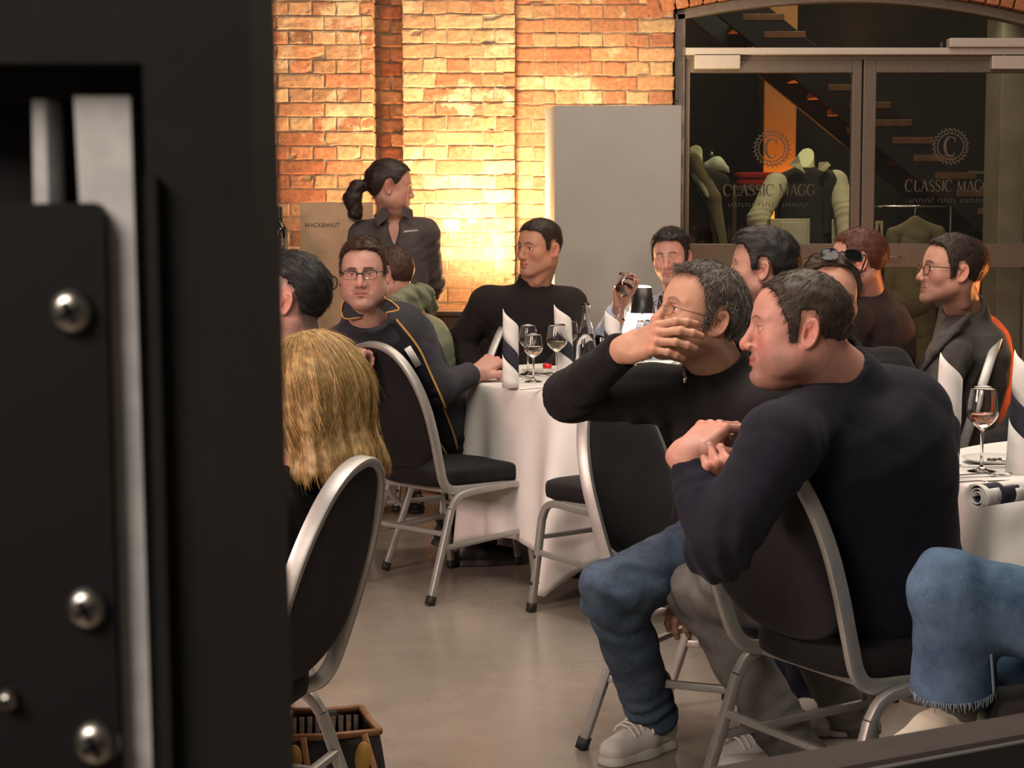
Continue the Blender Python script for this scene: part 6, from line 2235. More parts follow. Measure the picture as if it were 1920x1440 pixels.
for k in range(9):
    t_ = (k + 0.5) / 9
    a_ = top[3] * (1 - t_) + top[2] * t_ + np.array([0, -0.012, -0.012])
    b_ = a_ + np.array([0, -0.015, -0.15])
    st_.append((*sweep(np.array([a_, (a_ + b_) / 2, b_]), rrect(0.011, 0.006, 0.002), ref=(1, 0, 0)), None, 0))
mesh_np('lining_stripes', st_, LIN, bg)
for t_, h_ in ((0.20, 0.80), (0.82, 0.80)):
    p = (bot[0] * (1 - t_) + bot[1] * t_) * (1 - h_) + (top[0] * (1 - t_) + top[1] * t_) * h_
    n_ = nrm(np.cross(bot[1] - bot[0], top[0] - bot[0]))
    v, f = lathe([(0, 0.004), (0.027, 0.004), (0.029, 0.0), (0.0, 0.0)], 24)
    z_ = nrm(top[0] - bot[0]); x_ = np.cross(z_, n_) * 1.0
    mesh_np('round_patch', [(*xf((v * np.array([0.62, 1.25, 1]), f), frame(p + n_ * 0.018, nrm(x_), z_, n_)), None, 0)], MUS, bg)
for t_ in (0.28, 0.86):
    a_ = top[0] * (1 - t_) + top[1] * t_
    b_ = bot[0] * (1 - t_ - 0.14) + bot[1] * (t_ + 0.14)
    n_ = nrm(np.cross(bot[1] - bot[0], top[0] - bot[0]))
    mesh_np('strap', [(*sweep(np.array([a_ + n_ * 0.01, (a_ + b_) / 2 + n_ * 0.026, b_ + n_ * 0.014]), rrect(0.014, 0.006, 0.002), ref=(1, 0, 0)), None, 0)], TAN, bg)
# ================================================================ the guests
A3 = lambda *a: np.array(a, float)
TONE = (0.44, 0.25, 0.18)
TONE_P = (0.58, 0.35, 0.26)
TONE_T = (0.44, 0.245, 0.16)


def person(label, group=None):
    return tag(empty('person'), label, 'person', group)


def finish(r, J, head, hands=(), tone=TONE, legs=True, shrink=0.026, hh=0.016):
    hp, Mh = build_head(r, dict(head, org=J['head']), J['neck'])
    make_skin_body('body', r, hp, hands, trunk_field(J, legs, shrink, hh), tone)
    return Mh


def seat_legs(J, hipw, kR, kL, aR, aL):
    J.update(knR=kR, knL=kL, anR=aR, anL=aL)
    u = nrm(np.asarray(J['shR']) - np.asarray(J['shL'])); u[2] = 0; u = nrm(u)
    J['hipR'] = np.asarray(J['pel']) + u * hipw + A3(0, 0, -0.02); J['hipL'] = np.asarray(J['pel']) - u * hipw + A3(0, 0, -0.02)
    return J


BLACKK = fabric('black_knit', (0.0085, 0.008, 0.009), 0.25, 320)
BLACKT = fabric('black_jersey', (0.014, 0.011, 0.011), 0.2, 320)
NAVYK = fabric('navy_knit', (0.0085, 0.0088, 0.016), 0.25, 260)
TROUS = fabric('black_trousers', (0.011, 0.011, 0.012), 0.2, 300)
WHITE_L = plain('white_leather', (0.62, 0.60, 0.56), 0.45, noise=0.05, scale=20)
SOLE = plain('white_rubber_sole', (0.55, 0.53, 0.48), 0.6)
BLK_SOLE = plain('black_sole', (0.02, 0.02, 0.02), 0.6)
BLK_L = plain('black_leather', (0.015, 0.014, 0.014), 0.45)
BRN_L = plain('brown_leather', (0.10, 0.04, 0.025), 0.45)

# ---------------------------------------------------------------- 1 the man in the navy sweater, back to us
r = person('man in navy sweater seen from behind, sitting sideways over his chair back')
J = dict(head=P(1497, 617, 3.72), neck=P(1580, 712, 3.78), shL=P(1462, 832, 3.56), shR=P(1704, 778, 3.86), pel=P(1672, 1112, 3.94),
         elL=P(1347, 1030, 3.50), wrL=P(1284, 866, 3.60), elR=P(1500, 1000, 4.02), wrR=P(1392, 906, 3.80))
seat_legs(J, 0.09, P(1480, 1100, 4.55), P(1313, 1108, 4.30), P(1600, 1360, 4.75), P(1492, 1408, 4.22))
J['hipL'] = P(1600, 1120, 3.97)
up = nrm(J['neck'] - J['pel'])
upper(r, J, NAVYK, 0.0075, 'sweater', 1.10, 1.12, 0.015, 0.055, (0.077, 0.062, 0.034), 0.076, hem=-0.09, collar=(0.070, 0.024, 0.006), fold=0.0035, ph=1.0, cuff=0.004, elbow_amp=0.008)
lower(r, J, denim('grey_denim', (0.085, 0.080, 0.077), (0.20, 0.19, 0.18)), 0.008, 'jeans', (0.095, 0.072, 0.066), 2.0, 0.004, knee_amp=0.011, ank_up=-0.03)
HL_NAVY = [(-0.13, -0.088), (-0.090, -0.086), (-0.070, -0.076), (-0.052, -0.055), (-0.042, -0.005), (-0.032, 0.032), (-0.012, 0.041), (0.004, 0.036),
           (0.009, -0.030), (0.026, -0.034), (0.031, 0.014), (0.042, 0.030), (0.047, 0.052), (0.040, 0.070), (0.052, 0.090), (0.066, 0.096), (0.085, 0.088), (0.12, 0.088)]
HL_NAVY = [(-0.13, -0.088), (-0.090, -0.086), (-0.070, -0.076), (-0.052, -0.055), (-0.042, -0.005), (-0.032, 0.032), (-0.012, 0.041), (0.004, 0.036),
           (0.009, -0.030), (0.024, -0.032), (0.030, 0.014), (0.040, 0.032), (0.050, 0.062), (0.058, 0.078), (0.074, 0.086), (0.12, 0.088)]
hd = dict(yaw=-93, pitch=2, roll=-3, scale=0.99, tone=(0.473, 0.240, 0.184), stub=0.62, stub_col=(0.13, 0.085, 0.065), red=0.55, hair_col=(0.040, 0.028, 0.019), brow_col=(0.16, 0.09, 0.06), brow_w=0.75,
          h=0.0023, shape=dict(fat=0.35, nose=1.14, jaw=1.08, closed=0.42, w=1.03, smile=0.003), gaze=(0, 1, -0.1), neck_r=0.064,
          hair=dict(line=HL_NAVY, h=0.0026, k=dict(top=0.009, side=0.005, back=0.007, front=-0.003, jag=0.004), strands=[dict(n=5200, length=0.020, lift=0.16, flow=whorl((0.0, -0.06, 0.13), 0.5)), dict(n=1500, length=0.018, lift=0.15, col=(0.07, 0.052, 0.04))]))
lh = dict(wrist=P(1282, 850, 3.60), fdir=P(1332, 806, 3.64) - P(1282, 850, 3.60), bdir=(-0.45, -0.45, 0.75), right=False, curl=((35, 55, 35), (38, 60, 38), (42, 62, 38), (45, 60, 35)), thumb=((20, -30), (5, -35), (0, -30)), scale=1.06, arm=0.07, elbow=J['elL'])
rh = dict(wrist=P(1372, 925, 3.62), fdir=P(1328, 866, 3.56) - P(1372, 925, 3.62), bdir=(-0.35, -0.85, 0.35), right=True, curl=FIST, thumb=((50, -15), (10, -30), (-20, -35)), scale=1.04, arm=0.06)
Mh = finish(r, J, hd, [lh, rh], hd['tone'])
shoe(r, J['anL'], (-0.7, 0.5), WHITE_L, SOLE, 0.29, 'sneaker')
shoe(r, J['anR'], (-0.4, 0.8), WHITE_L, SOLE, 0.29, 'sneaker')

# ---------------------------------------------------------------- 2 the man covering his mouth
r = person('grey-haired man in black quarter-zip and blue jeans, hand over his mouth')
HM = P(1311, 593, 4.30)
J = dict(head=HM, neck=P(1352, 706, 4.38), shR=P(1222, 738, 4.46), shL=P(1452, 768, 4.20), pel=P(1382, 1016, 4.58),
         elR=P(1068, 742, 4.44), wrR=P(1172, 652, 4.20), elL=P(1440, 960, 4.30), wrL=P(1322, 1072, 4.46))
seat_legs(J, 0.09, P(1146, 1108, 4.27), P(1392, 1126, 4.28), P(1228, 1352, 4.58), P(1450, 1400, 4.45))
J['hipR'] = P(1322, 1036, 4.50)
def zipx(Q, d):
    return d
upper(r, J, BLACKK, 0.0075, 'quarter_zip_sweater', 1.0, 1.0, 0.0, 0.02, (0.070, 0.060, 0.044), 0.070, hem=-0.07, collar=(0.066, 0.060, 0.016), fold=0.003, ph=3.0, cuff=0.015, elbow_amp=0.009)
nf = nrm(A3(-0.64, -0.77, 0)); zp = P(1283, 712, 4.27)
z0_ = J['neck'] + A3(-0.070, -0.085, -0.005)
g_ = mesh_np('zip', [(*sweep(np.array([P(1281, 690, 4.268), P(1283, 703, 4.262), P(1284, 716, 4.256)]), rrect(0.006, 0.003, 0.001), ref=(1, 0, 0)), None, 0),
                     (*sweep(np.array([P(1284, 704, 4.258), P(1284.5, 711, 4.254), P(1285, 718, 4.252)]), rrect(0.008, 0.003, 0.0012), ref=(1, 0, 0)), None, 0)], M['chrome'], r)
jeans = lower(r, J, denim('blue_denim', (0.016, 0.028, 0.056), (0.105, 0.150, 0.215)), 0.007, 'jeans', (0.096, 0.073, 0.062), 5.0, 0.003, knee_amp=0.011, ank_up=0.005)
HL_GREY = [(-0.13, -0.085), (-0.090, -0.083), (-0.070, -0.072), (-0.052, -0.05), (-0.042, -0.005), (-0.032, 0.030), (-0.012, 0.040), (0.004, 0.034),
           (0.009, -0.018), (0.022, -0.020), (0.028, 0.020), (0.034, 0.044), (0.040, 0.070), (0.052, 0.088), (0.066, 0.094), (0.12, 0.096)]
hd = dict(yaw=-68, pitch=15, roll=2, scale=1.01, tone=(0.47, 0.262, 0.175), stub=0.15, red=0.45, hair_col=(0.085, 0.070, 0.058), brow_col=(0.14, 0.085, 0.05), h=0.0023, neck_r=0.060,
          shape=dict(nose=1.10, jaw=0.98, closed=0.1), gaze=(0, 1, 0.05),
          hair=dict(line=HL_GREY, h=0.0026, k=dict(top=0.020, side=0.010, back=0.013, front=0.002, jag=0.005), strands=[dict(n=4500, length=0.028, lift=0.28, flow=whorl((0, -0.03, 0.12), -0.5)), dict(n=2800, length=0.026, lift=0.25, col=(0.22, 0.19, 0.165)), dict(n=1600, length=0.02, lift=0.3, col=(0.03, 0.024, 0.02))]))
rh = dict(wrist=P(1170, 654, 4.20), fdir=P(1234, 630, 4.135) - P(1170, 654, 4.20), bdir=(-0.20, -0.84, 0.55), right=True, curl=((24, 26, 14), (28, 28, 16), (32, 28, 16), (36, 28, 16)), spread=(8, 2, -4, -10), thumb=((28, -48), (22, -40), (12, -30)), scale=1.08, arm=0.06, elbow=J['elR'])
lh = dict(wrist=P(1322, 1072, 4.46), fdir=P(1262, 1160, 4.40) - P(1322, 1072, 4.46), bdir=(-0.5, -0.6, 0.4), right=False, curl=RELAX, scale=1.04, arm=0.06)
Mh = finish(r, J, hd, [rh, lh], hd['tone'])
glasses(r, Mh, (0.20, 0.13, 0.09), 0.021, 0.016, 0.0009, 0.0325, 0.1005, -0.004, 2.2, 0.005, metal=0.6, name='spectacles')
LACE = plain('white_laces', (0.68, 0.66, 0.60), 0.8)
GREEN = plain('dark_green_leather', (0.02, 0.06, 0.04), 0.5)
shoe(r, J['anR'], PZ(1163, 1432, 0) - PZ(1262, 1400, 0), WHITE_L, SOLE, 0.29, 'sneaker', LACE, GREEN)
shoe(r, J['anL'], (-0.5, -0.3), WHITE_L, SOLE, 0.29, 'sneaker', LACE, GREEN)
v, q = polygonise(lambda Q: cone(Q, J['anR'] + [0, 0, 0.10], J['anR'] - [0, 0, 0.03], 0.043, 0.043), J['anR'] - 0.12, J['anR'] + 0.2, 0.006)
mesh_np('sock', [(v, q, None, 0)], fabric('grey_sock', (0.25, 0.22, 0.19), 0.1), r)

# ---------------------------------------------------------------- 3 blonde woman from behind
r = person('woman with long blonde hair in a black top, seen from behind at the left')
J = dict(head=P(588, 738, 3.72), neck=P(575, 902, 3.74), shL=P(487, 930, 3.58), shR=P(612, 952, 3.90), pel=P(430, 1150, 3.70),
         elL=P(440, 1060, 3.45), wrL=P(370, 1080, 3.6), elR=P(590, 1070, 4.02), wrR=P(470, 1090, 4.0))
seat_legs(J, 0.085, P(300, 1120, 4.0), P(260, 1150, 3.75), P(300, 1440, 4.05), P(255, 1480, 3.8))
upper(r, J, BLACKK, 0.009, 'top', 0.92, 0.95, 0.0, 0.02, (0.056, 0.046, 0.036), 0.052, hem=-0.06, fold=0.003, ph=7.0)
lower(r, J, TROUS, 0.012, 'trousers', (0.085, 0.062, 0.05), 1.0)
BL = [A3(0.40, 0.25, 0.085), A3(0.50, 0.34, 0.14), A3(0.28, 0.165, 0.055)]


def blonde_fn(base):
    def f(Q0):
        Q = Q0.copy(); ax = np.abs(Q[:, 0])
        d = base(Q) - 0.014
        cut = Q[:, 1] - (0.030 + 0.85 * np.clip(Q[:, 2] - 0.0, 0, 0.1))
        d = smax(d, cut, 0.012)
        # falling length, closing in a little at the shoulders
        R = np.stack([ax, Q[:, 1], Q[:, 2]], 1)
        fall = cone(R, (0.046, -0.045, 0.02), (0.070, -0.072, -0.15), 0.056, 0.040)
        fall = smin(fall, cone(R, (0.0, -0.062, 0.0), (0.0, -0.105, -0.155), 0.060, 0.038), 0.03)
        fall = smin(fall, cone(R, (0.072, -0.005, -0.02), (0.084, -0.02, -0.155), 0.024, 0.020), 0.025)
        fall = fall + 0.006 * np.sin(R[:, 2] * 38 + R[:, 1] * 20) * np.clip(-R[:, 2] / 0.08, 0, 1)
        d = smin(d, fall, 0.03)
        # strand grooves running down
        a = np.arctan2(Q[:, 0], -Q[:, 1] + 0.02)
        gro = np.sin(a * 19 + 2.0 * np.sin(Q[:, 2] * 14 + a * 3)) + 0.6 * np.sin(a * 41 + 3 * np.sin(Q[:, 2] * 9))
        d = d + 0.0022 * gro * np.clip((0.11 - Q[:, 2]) / 0.06, 0, 1)
        low = -0.178 + 0.014 * np.sin(a * 7) + 0.010 * np.sin(a * 23)
        return smax(d, low - Q[:, 2], 0.010)
    return f


def blonde_col(v):
    a = np.arctan2(v[:, 0], -v[:, 1] + 0.02)
    s = 0.5 + 0.5 * np.sin(a * 27 + 2 * np.sin(v[:, 2] * 12) + np.sin(a * 61))
    return (BL[2][None] * (1 - s[:, None]) + BL[1][None] * s[:, None]) * 0.8


def fallflow(p):
    d = np.stack([p[:, 0] * 2.0 + 0.02 * np.sin(p[:, 2] * 40), -0.35 - np.clip(p[:, 2] - 0.04, 0, 1) * 6 * 0 + 0 * p[:, 0], np.full(len(p), -1.0)], 1)
    top = np.clip((p[:, 2] - 0.05) / 0.06, 0, 1)[:, None]
    d = d * (1 - top) + top * np.stack([p[:, 0] * 12, p[:, 1] * 8 - 0.3, np.full(len(p), -0.4)], 1)
    return d


hd = dict(yaw=-128, pitch=-3, roll=2, scale=1.0, tone=(0.430, 0.232, 0.172), red=0.4, hair_col=tuple(BL[0]), h=0.004, shape=dict(fem=1.0), neck_r=0.050,
          hair=dict(fn=blonde_fn, lo=(-0.17, -0.20, -0.22), hi=(0.17, 0.12, 0.16), h=0.0032, col_fn=blonde_col,
                    strands=[dict(n=4200, length=0.075, lift=0.03, r0=0.0008, curve=0.16, seg=6, flow=fallflow, col=tuple(BL[0]), cvar=0.35, jit=0.05, mask=lambda v: v[:, 2] > -0.085),
                             dict(n=2600, length=0.08, lift=0.03, r0=0.0007, curve=0.16, seg=6, flow=fallflow, col=tuple(BL[1] * 1.1), cvar=0.25, jit=0.05, mask=lambda v: v[:, 2] > -0.085),
                             dict(n=2600, length=0.045, lift=-0.05, r0=0.0008, curve=0.3, seg=5, flow=fallflow, col=tuple(BL[0]), cvar=0.3, jit=0.08, mask=lambda v: (v[:, 2] < -0.04) & (v[:, 2] > -0.145)),
                             dict(n=160, length=0.08, lift=0.16, r0=0.0006, curve=0.2, seg=7, flow=fallflow, col=tuple(BL[1]), cvar=0.25, jit=0.10, mask=lambda v: v[:, 2] > -0.085)]))
finish(r, J, hd, [dict(wrist=J['wrL'], fdir=(-1, 0.2, -0.2), bdir=(0, -0.2, 1), right=False, h=0.004), dict(wrist=J['wrR'], fdir=(-1, 0.2, -0.2), bdir=(0, -0.2, 1), right=True, h=0.004)], hd['tone'])
shoe(r, J['anL'], (-0.9, 0.3), BLK_L, BLK_SOLE, 0.25); shoe(r, J['anR'], (-0.9, 0.4), BLK_L, BLK_SOLE, 0.25)

# ---------------------------------------------------------------- 4 man with the undercut, half hidden
r = person('man with black undercut hair and bare ear, half hidden behind the black case')
J = dict(head=P(540, 560, 4.90), neck=P(566, 668, 4.96), shL=P(520, 720, 4.80), shR=P(630, 735, 5.14), pel=P(478, 985, 5.0),
         elL=P(475, 860, 4.75), wrL=P(400, 860, 4.9), elR=P(640, 850, 5.2), wrR=P(560, 900, 5.25))
seat_legs(J, 0.085, P(200, 990, 5.15), P(185, 1005, 4.92), P(215, 1238, 5.15), P(200, 1285, 4.92))
SHIRTB = fabric('pale_blue_shirt', (0.42, 0.47, 0.58), 0.06, 300)
upper(r, J, SHIRTB, 0.010, 'shirt', 0.95, 1.0, 0.0, 0.03, (0.062, 0.052, 0.042), 0.058, hem=-0.06, collar=(0.066, 0.03, 0.01), fold=0.004, ph=9)
lower(r, J, TROUS, 0.013, 'trousers', ph=2)
HL_UC = [(-0.13, -0.085), (-0.100, -0.080), (-0.075, -0.07), (-0.058, -0.05), (-0.046, 0.0), (-0.034, 0.030), (-0.015, 0.050), (0.01, 0.062), (0.03, 0.072), (0.06, 0.080), (0.12, 0.086)]
uc = hairline(HL_MAN)
hd = dict(yaw=-97, pitch=8, roll=0, scale=0.99, tone=(0.482, 0.264, 0.209), stub=0.2, red=0.6, hair_col=(0.012, 0.011, 0.011), neck_r=0.060, scalp=(uc, (0.24, 0.17, 0.135), 0.8),
          shape=dict(ear=1.05),
          hair=dict(line=HL_UC, k=dict(top=0.020, side=0.006, back=0.012, jag=0.007, front=0.004), strands=[dict(n=5200, length=0.034, lift=0.2, flow=lambda p: np.stack([p[:, 0] * 3, np.full(len(p), -1.0), np.clip(0.5 - (p[:, 1] < 0) * 1.2, -1, 1)], 1))]))
finish(r, J, hd, [], hd['tone'])

# ---------------------------------------------------------------- 5 man in the dark jacket with yellow piping, looking at us
r = person('man in glasses and dark jacket with yellow piping, facing the camera')
J = dict(head=P(682, 512, 6.50), neck=P(690, 602, 6.60), shR=P(608, 660, 6.56), shL=P(772, 652, 6.72), pel=P(812, 812, 7.18),
         elR=P(585, 748, 6.46), wrR=P(652, 702, 6.36), elL=P(826, 728, 6.72), wrL=P(888, 697, 6.86))
seat_legs(J, 0.09, P(905, 805, 7.25), P(880, 830, 6.98), P(838, 1000, 7.36), P(880, 1008, 7.12))
ax_ = nrm(J['neck'] - J['pel'])
JACK = fabric('dark_jacket', (0.034, 0.034, 0.042), 0.2, 280)
POLO = fabric('black_polo', (0.010, 0.011, 0.017), 0.2, 300)
YEL = plain('yellow_piping', (0.55, 0.30, 0.07), 0.7)
ja, tf, (u_, v_, w_, L_) = upper(r, J, JACK, 0.008, 'jacket', 1.14, 1.12, 0.05, 0.0, (0.076, 0.062, 0.048), 0.072, hem=-0.05, collar=(0.078, 0.020, 0.020), fold=0.004, ph=4.0, cuff=0.016,
                                 extra=lambda Q, d: d)
# the polo shirt shows in the open front of the jacket
def onfront(u, t, out=0.0):
    """a point on the front of the torso at lateral u, height fraction t"""
    o = J['pel'] + w_ * (t * L_) + u_ * u
    s = np.linspace(0.02, 0.40, 240)
    pts = (o[None] + v_[None] * s[:, None]).astype(np.float32)
    d = tf(pts)
    k = int(np.argmax(d > 0))
    return pts[k].astype(float) + v_ * out
def strip(name, us, ts, w, mat, out=0.004):
    pts = catmull([onfront(u, t, out) for u, t in zip(us, ts)], 5)
    return mesh_np(name, [(*sweep(pts, rrect(w, 0.004, 0.0015), ref=u_), None, 0)], mat, r)
T_ = np.linspace(1.0, 0.02, 12)
uL = np.interp(T_, [0, 0.3, 0.6, 0.85, 1.0], [-0.04, -0.085, -0.110, -0.122, -0.095])
uR = np.interp(T_, [0, 0.3, 0.6, 0.85, 1.0], [-0.03, -0.02, 0.0, 0.004, 0.03])
# shirt panel between the two piped edges
rows = []
for t, a, b_ in zip(T_, uL, uR):
    rows.append([onfront(a + (b_ - a) * k / 8, min(t, 0.99), 0.006 - 0.003 * abs(k - 4) / 4) for k in range(9)])
rows = np.array(rows); nr_, nc_ = rows.shape[:2]
F = [(i * nc_ + j, (i + 1) * nc_ + j, (i + 1) * nc_ + j + 1, i * nc_ + j + 1) for i in range(nr_ - 1) for j in range(nc_ - 1)]
po = mesh_np('polo_shirt', [(rows.reshape(-1, 3), np.array(F)[:, ::-1], None, 0)], POLO, r)
po.modifiers.new('cloth', 'SOLIDIFY').thickness = 0.004
strip('piping', uL, np.minimum(T_, 0.985), 0.008, YEL, 0.007)
strip('piping', uR, np.minimum(T_, 0.985), 0.008, YEL, 0.007)
nb = mesh_np('name_badge', [(*sweep(np.array([onfront(-0.085, 0.88, 0.014), onfront(-0.088, 0.83, 0.014), onfront(-0.090, 0.775, 0.014)]), rrect(0.026, 0.003, 0.001), ref=u_), None, 0)], M['white_paper'], r)
# turned down collar with a piped edge
for s, pts_ in ((1, ((648, 556), (640, 580), (647, 597), (676, 595), (690, 585))), (-1, ((722, 560), (735, 566), (748, 580), (724, 586), (712, 580)))):
    poly = np.array([P(px, py, 6.52 - 0.006 * i) for i, (px, py) in enumerate(pts_)]); bk = poly + A3(0, 0.02, 0)
    n_ = len(poly)
    mesh_np('collar', [(np.concatenate([poly, bk]), [np.array([list(range(n_)), list(range(2 * n_ - 1, n_ - 1, -1))]), np.array([(i, n_ + i, n_ + (i + 1) % n_, (i + 1) % n_) for i in range(n_)])], None, 0)], JACK, r, smooth=False)
    mesh_np('piping', [(*tube(catmull(poly[:4], 4) + A3(0, -0.004, 0), 0.003, 6), None, 0)], YEL, r)
lower(r, J, TROUS, 0.010, 'trousers', (0.10, 0.075, 0.062), 2)
HL5 = [(-0.12, -0.078), (-0.085, -0.080), (-0.065, -0.070), (-0.048, -0.045), (-0.040, 0.0), (-0.030, 0.030), (-0.012, 0.040), (0.004, 0.034),
       (0.010, 0.0), (0.030, 0.0), (0.036, 0.035), (0.044, 0.060), (0.056, 0.078), (0.072, 0.084), (0.10, 0.086)]
hd = dict(yaw=-3, pitch=0, roll=-1, scale=1.02, tone=(0.473, 0.264, 0.205), stub=0.3, red=0.5, hair_col=(0.045, 0.022, 0.014), brow_col=(0.05, 0.03, 0.02), brow_z=0.0180, brow_arch=9.0, brow_w=1.15, neck_r=0.066,
          shape=dict(w=1.03, fat=0.4, jaw=1.16, nose=1.10, smile=-0.004, chin=1.04, closed=0.3), iris=(0.08, 0.07, 0.06),
          hair=dict(line=HL5, k=dict(top=0.018, side=0.007, front=0.004, jag=0.004), strands=[dict(n=3600, length=0.028, lift=0.25, flow=lambda p: np.stack([np.full(len(p), 1.0) * np.clip((p[:, 2] - 0.06) / 0.03, 0, 1), 0.3 + 0 * p[:, 0], -1.0 + np.clip((p[:, 2] - 0.06) / 0.03, 0, 1)], 1))]))
lh = dict(wrist=P(892, 700, 6.88), fdir=P(922, 678, 6.93) - P(892, 700, 6.88), bdir=(-0.35, -0.70, 0.55), right=False, curl=((60, 75, 40), (68, 80, 45), (72, 82, 45), (74, 80, 45)), thumb=((40, -5), (8, -25), (-10, -30)), scale=1.16, arm=0.03)
rh = dict(wrist=P(648, 690, 6.36), fdir=P(668, 672, 6.40) - P(648, 700, 6.34), bdir=(-0.5, -0.6, 0.6), right=True, curl=((40, 50, 30), (44, 52, 32), (48, 54, 32), (50, 52, 30)), scale=1.06, arm=0.05)
Mh = finish(r, J, hd, [lh, rh], hd['tone'])
glasses(r, Mh, (0.012, 0.010, 0.010), 0.0245, 0.0150, 0.0021, 0.034, 0.1015, -0.004, 4.0, 0.010, full=False, name='spectacles', width=1.05)
shoe(r, J['anL'], (0.9, 0.15), BLK_L, BLK_SOLE, 0.29); shoe(r, J['anR'], (0.8, 0.2), BLK_L, BLK_SOLE, 0.29, pitch=-14, low=0.04)

# ---------------------------------------------------------------- 6 man in the green hoodie
r = person('man in green hoodie with short red-brown hair, turned away behind the man with yellow piping')
J = dict(head=P(731, 517, 7.95), neck=P(770, 592, 8.0), shR=P(800, 640, 8.18), shL=P(752, 640, 7.86), pel=P(795, 790, 8.1), elL=P(790, 710, 7.80), wrL=P(740, 735, 7.78), elR=P(828, 690, 8.2), wrR=P(850, 735, 8.05))
seat_legs(J, 0.085, P(690, 800, 8.25), P(690, 806, 7.95), P(690, 940, 8.3), P(690, 955, 8.0))
HOOD = fabric('sage_green_sweat', (0.17, 0.19, 0.125), 0.12, 220)
upper(r, J, HOOD, 0.010, 'hoodie', 0.98, 1.05, 0.0, 0.04, (0.068, 0.058, 0.046), 0.064, hem=-0.07, fold=0.005, ph=6)
hc_ = J['neck']
def hoodf(Q):
    d = None
    pts_ = [P(742, 566, 7.86), P(765, 552, 7.92), P(792, 552, 8.04), P(800, 578, 8.16), P(770, 592, 8.12)]
    d = chain(Q, pts_, [0.035, 0.042, 0.046, 0.045, 0.04], 0.02)
    d = smin(d, cone(Q, P(756, 580, 7.88), P(786, 570, 8.0), 0.035, 0.04), 0.02)
    return d + 0.006 * np.sin(Q @ A3(60, 40, 90).astype(np.float32) + 2 * wob(Q, 30))
lo, hi = bounds(hc_, pad=0.26)
v, q = polygonise(hoodf, lo, hi, 0.007); mesh_np('hood', [(v, q, None, 0)], HOOD, r)
lower(r, J, TROUS, 0.014, 'trousers', ph=3)
HLS = [(-0.12, -0.080), (-0.085, -0.082), (-0.065, -0.074), (-0.048, -0.055), (-0.040, 0.0), (-0.030, 0.030), (-0.012, 0.040), (0.004, 0.034), (0.010, -0.008), (0.028, -0.010), (0.034, 0.030), (0.046, 0.056), (0.060, 0.074), (0.10, 0.080)]
hd = dict(yaw=-112, pitch=-4, roll=0, scale=1.02, tone=(0.430, 0.220, 0.164), stub=0.2, red=0.7, hair_col=(0.050, 0.022, 0.014), neck_r=0.060,
          hair=dict(line=HLS, k=dict(top=0.012, side=0.006, back=0.008), strands=[dict(n=2600, length=0.016, lift=0.5)]))
finish(r, J, hd, [dict(wrist=J['wrL'], fdir=(-1, -0.2, -0.1), bdir=(0, 0, 1), right=False, h=0.004)], hd['tone'])

# ---------------------------------------------------------------- 7 man in the black turtleneck
r = person('broad man in black turtleneck in front of the glowing brick pillar, looking left')
J = dict(head=P(1011, 465, 7.98), neck=P(1000, 540, 8.05), shR=P(915, 570, 8.02), shL=P(1068, 572, 8.10), pel=P(985, 770, 8.16),
         elR=P(862, 642, 8.12), wrR=P(905, 720, 7.95), elL=P(1082, 650, 8.0), wrL=P(1030, 702, 7.72))
seat_legs(J, 0.095, P(950, 800, 7.75), P(1030, 800, 7.72), P(955, 945, 7.7), P(1030, 950, 7.66))
upper(r, J, BLACKT, 0.008, 'turtleneck', 1.12, 1.1, 0.02, 0.0, (0.078, 0.064, 0.046), 0.072, hem=-0.07, collar=(0.068, 0.055, 0.004), fold=0.0035, ph=2.5, elbow_amp=0.007)
lower(r, J, TROUS, 0.013, 'trousers', ph=5)
hd = dict(yaw=-47, pitch=0, roll=1, scale=1.03, tone=(0.430, 0.212, 0.139), stub=0.18, red=0.5, hair_col=(0.022, 0.014, 0.010), neck_r=0.064, h=0.003,
          shape=dict(w=1.04, jaw=1.12, brow=1.15, closed=0.2, smile=-0.001),
          hair=dict(line=HLS, k=dict(top=0.014, side=0.004, back=0.005, front=0.0), strands=[dict(n=3000, length=0.016, lift=0.5, flow=whorl((0, -0.03, 0.10), -0.3))]))
finish(r, J, hd, [dict(wrist=J['wrL'], fdir=(-0.2, -1, -0.1), bdir=(0, 0, 1), right=False, h=0.004), dict(wrist=J['wrR'], fdir=(0.6, -0.8, -0.2), bdir=(0, 0, 1), right=True, h=0.004)], hd['tone'])

# ---------------------------------------------------------------- 8 man drinking
r = person('dark-haired man in light blue shirt lifting a wine glass behind the table')
J = dict(head=P(1258, 481, 8.28), neck=P(1272, 556, 8.34), shR=P(1205, 585, 8.30), shL=P(1345, 590, 8.34), pel=P(1272, 790, 8.40),
         elR=P(1142, 626, 8.10), wrR=P(1160, 574, 7.98), elL=P(1362, 670, 8.2), wrL=P(1300, 700, 7.95))
seat_legs(J, 0.09, P(1235, 800, 8.0), P(1310, 800, 8.0), P(1240, 940, 7.95), P(1310, 945, 7.95))
SHB = fabric('blue_striped_shirt', (0.36, 0.42, 0.58), 0.08, 300)
upper(r, J, SHB, 0.010, 'shirt', 1.0, 1.0, 0.01, 0.0, (0.066, 0.056, 0.044), 0.062, hem=-0.05, collar=(0.062, 0.04, 0.012), fold=0.005, ph=8, cuff=0.03)
mesh_np('tie', [(*sweep(np.array([P(1246, 556, 8.20), P(1243, 575, 8.17), P(1242, 610, 8.15)]), rrect(0.05, 0.008, 0.003), ref=(1, 0, 0)), None, 0)], NAVYK, r)
lower(r, J, TROUS, 0.014, 'trousers', ph=5)
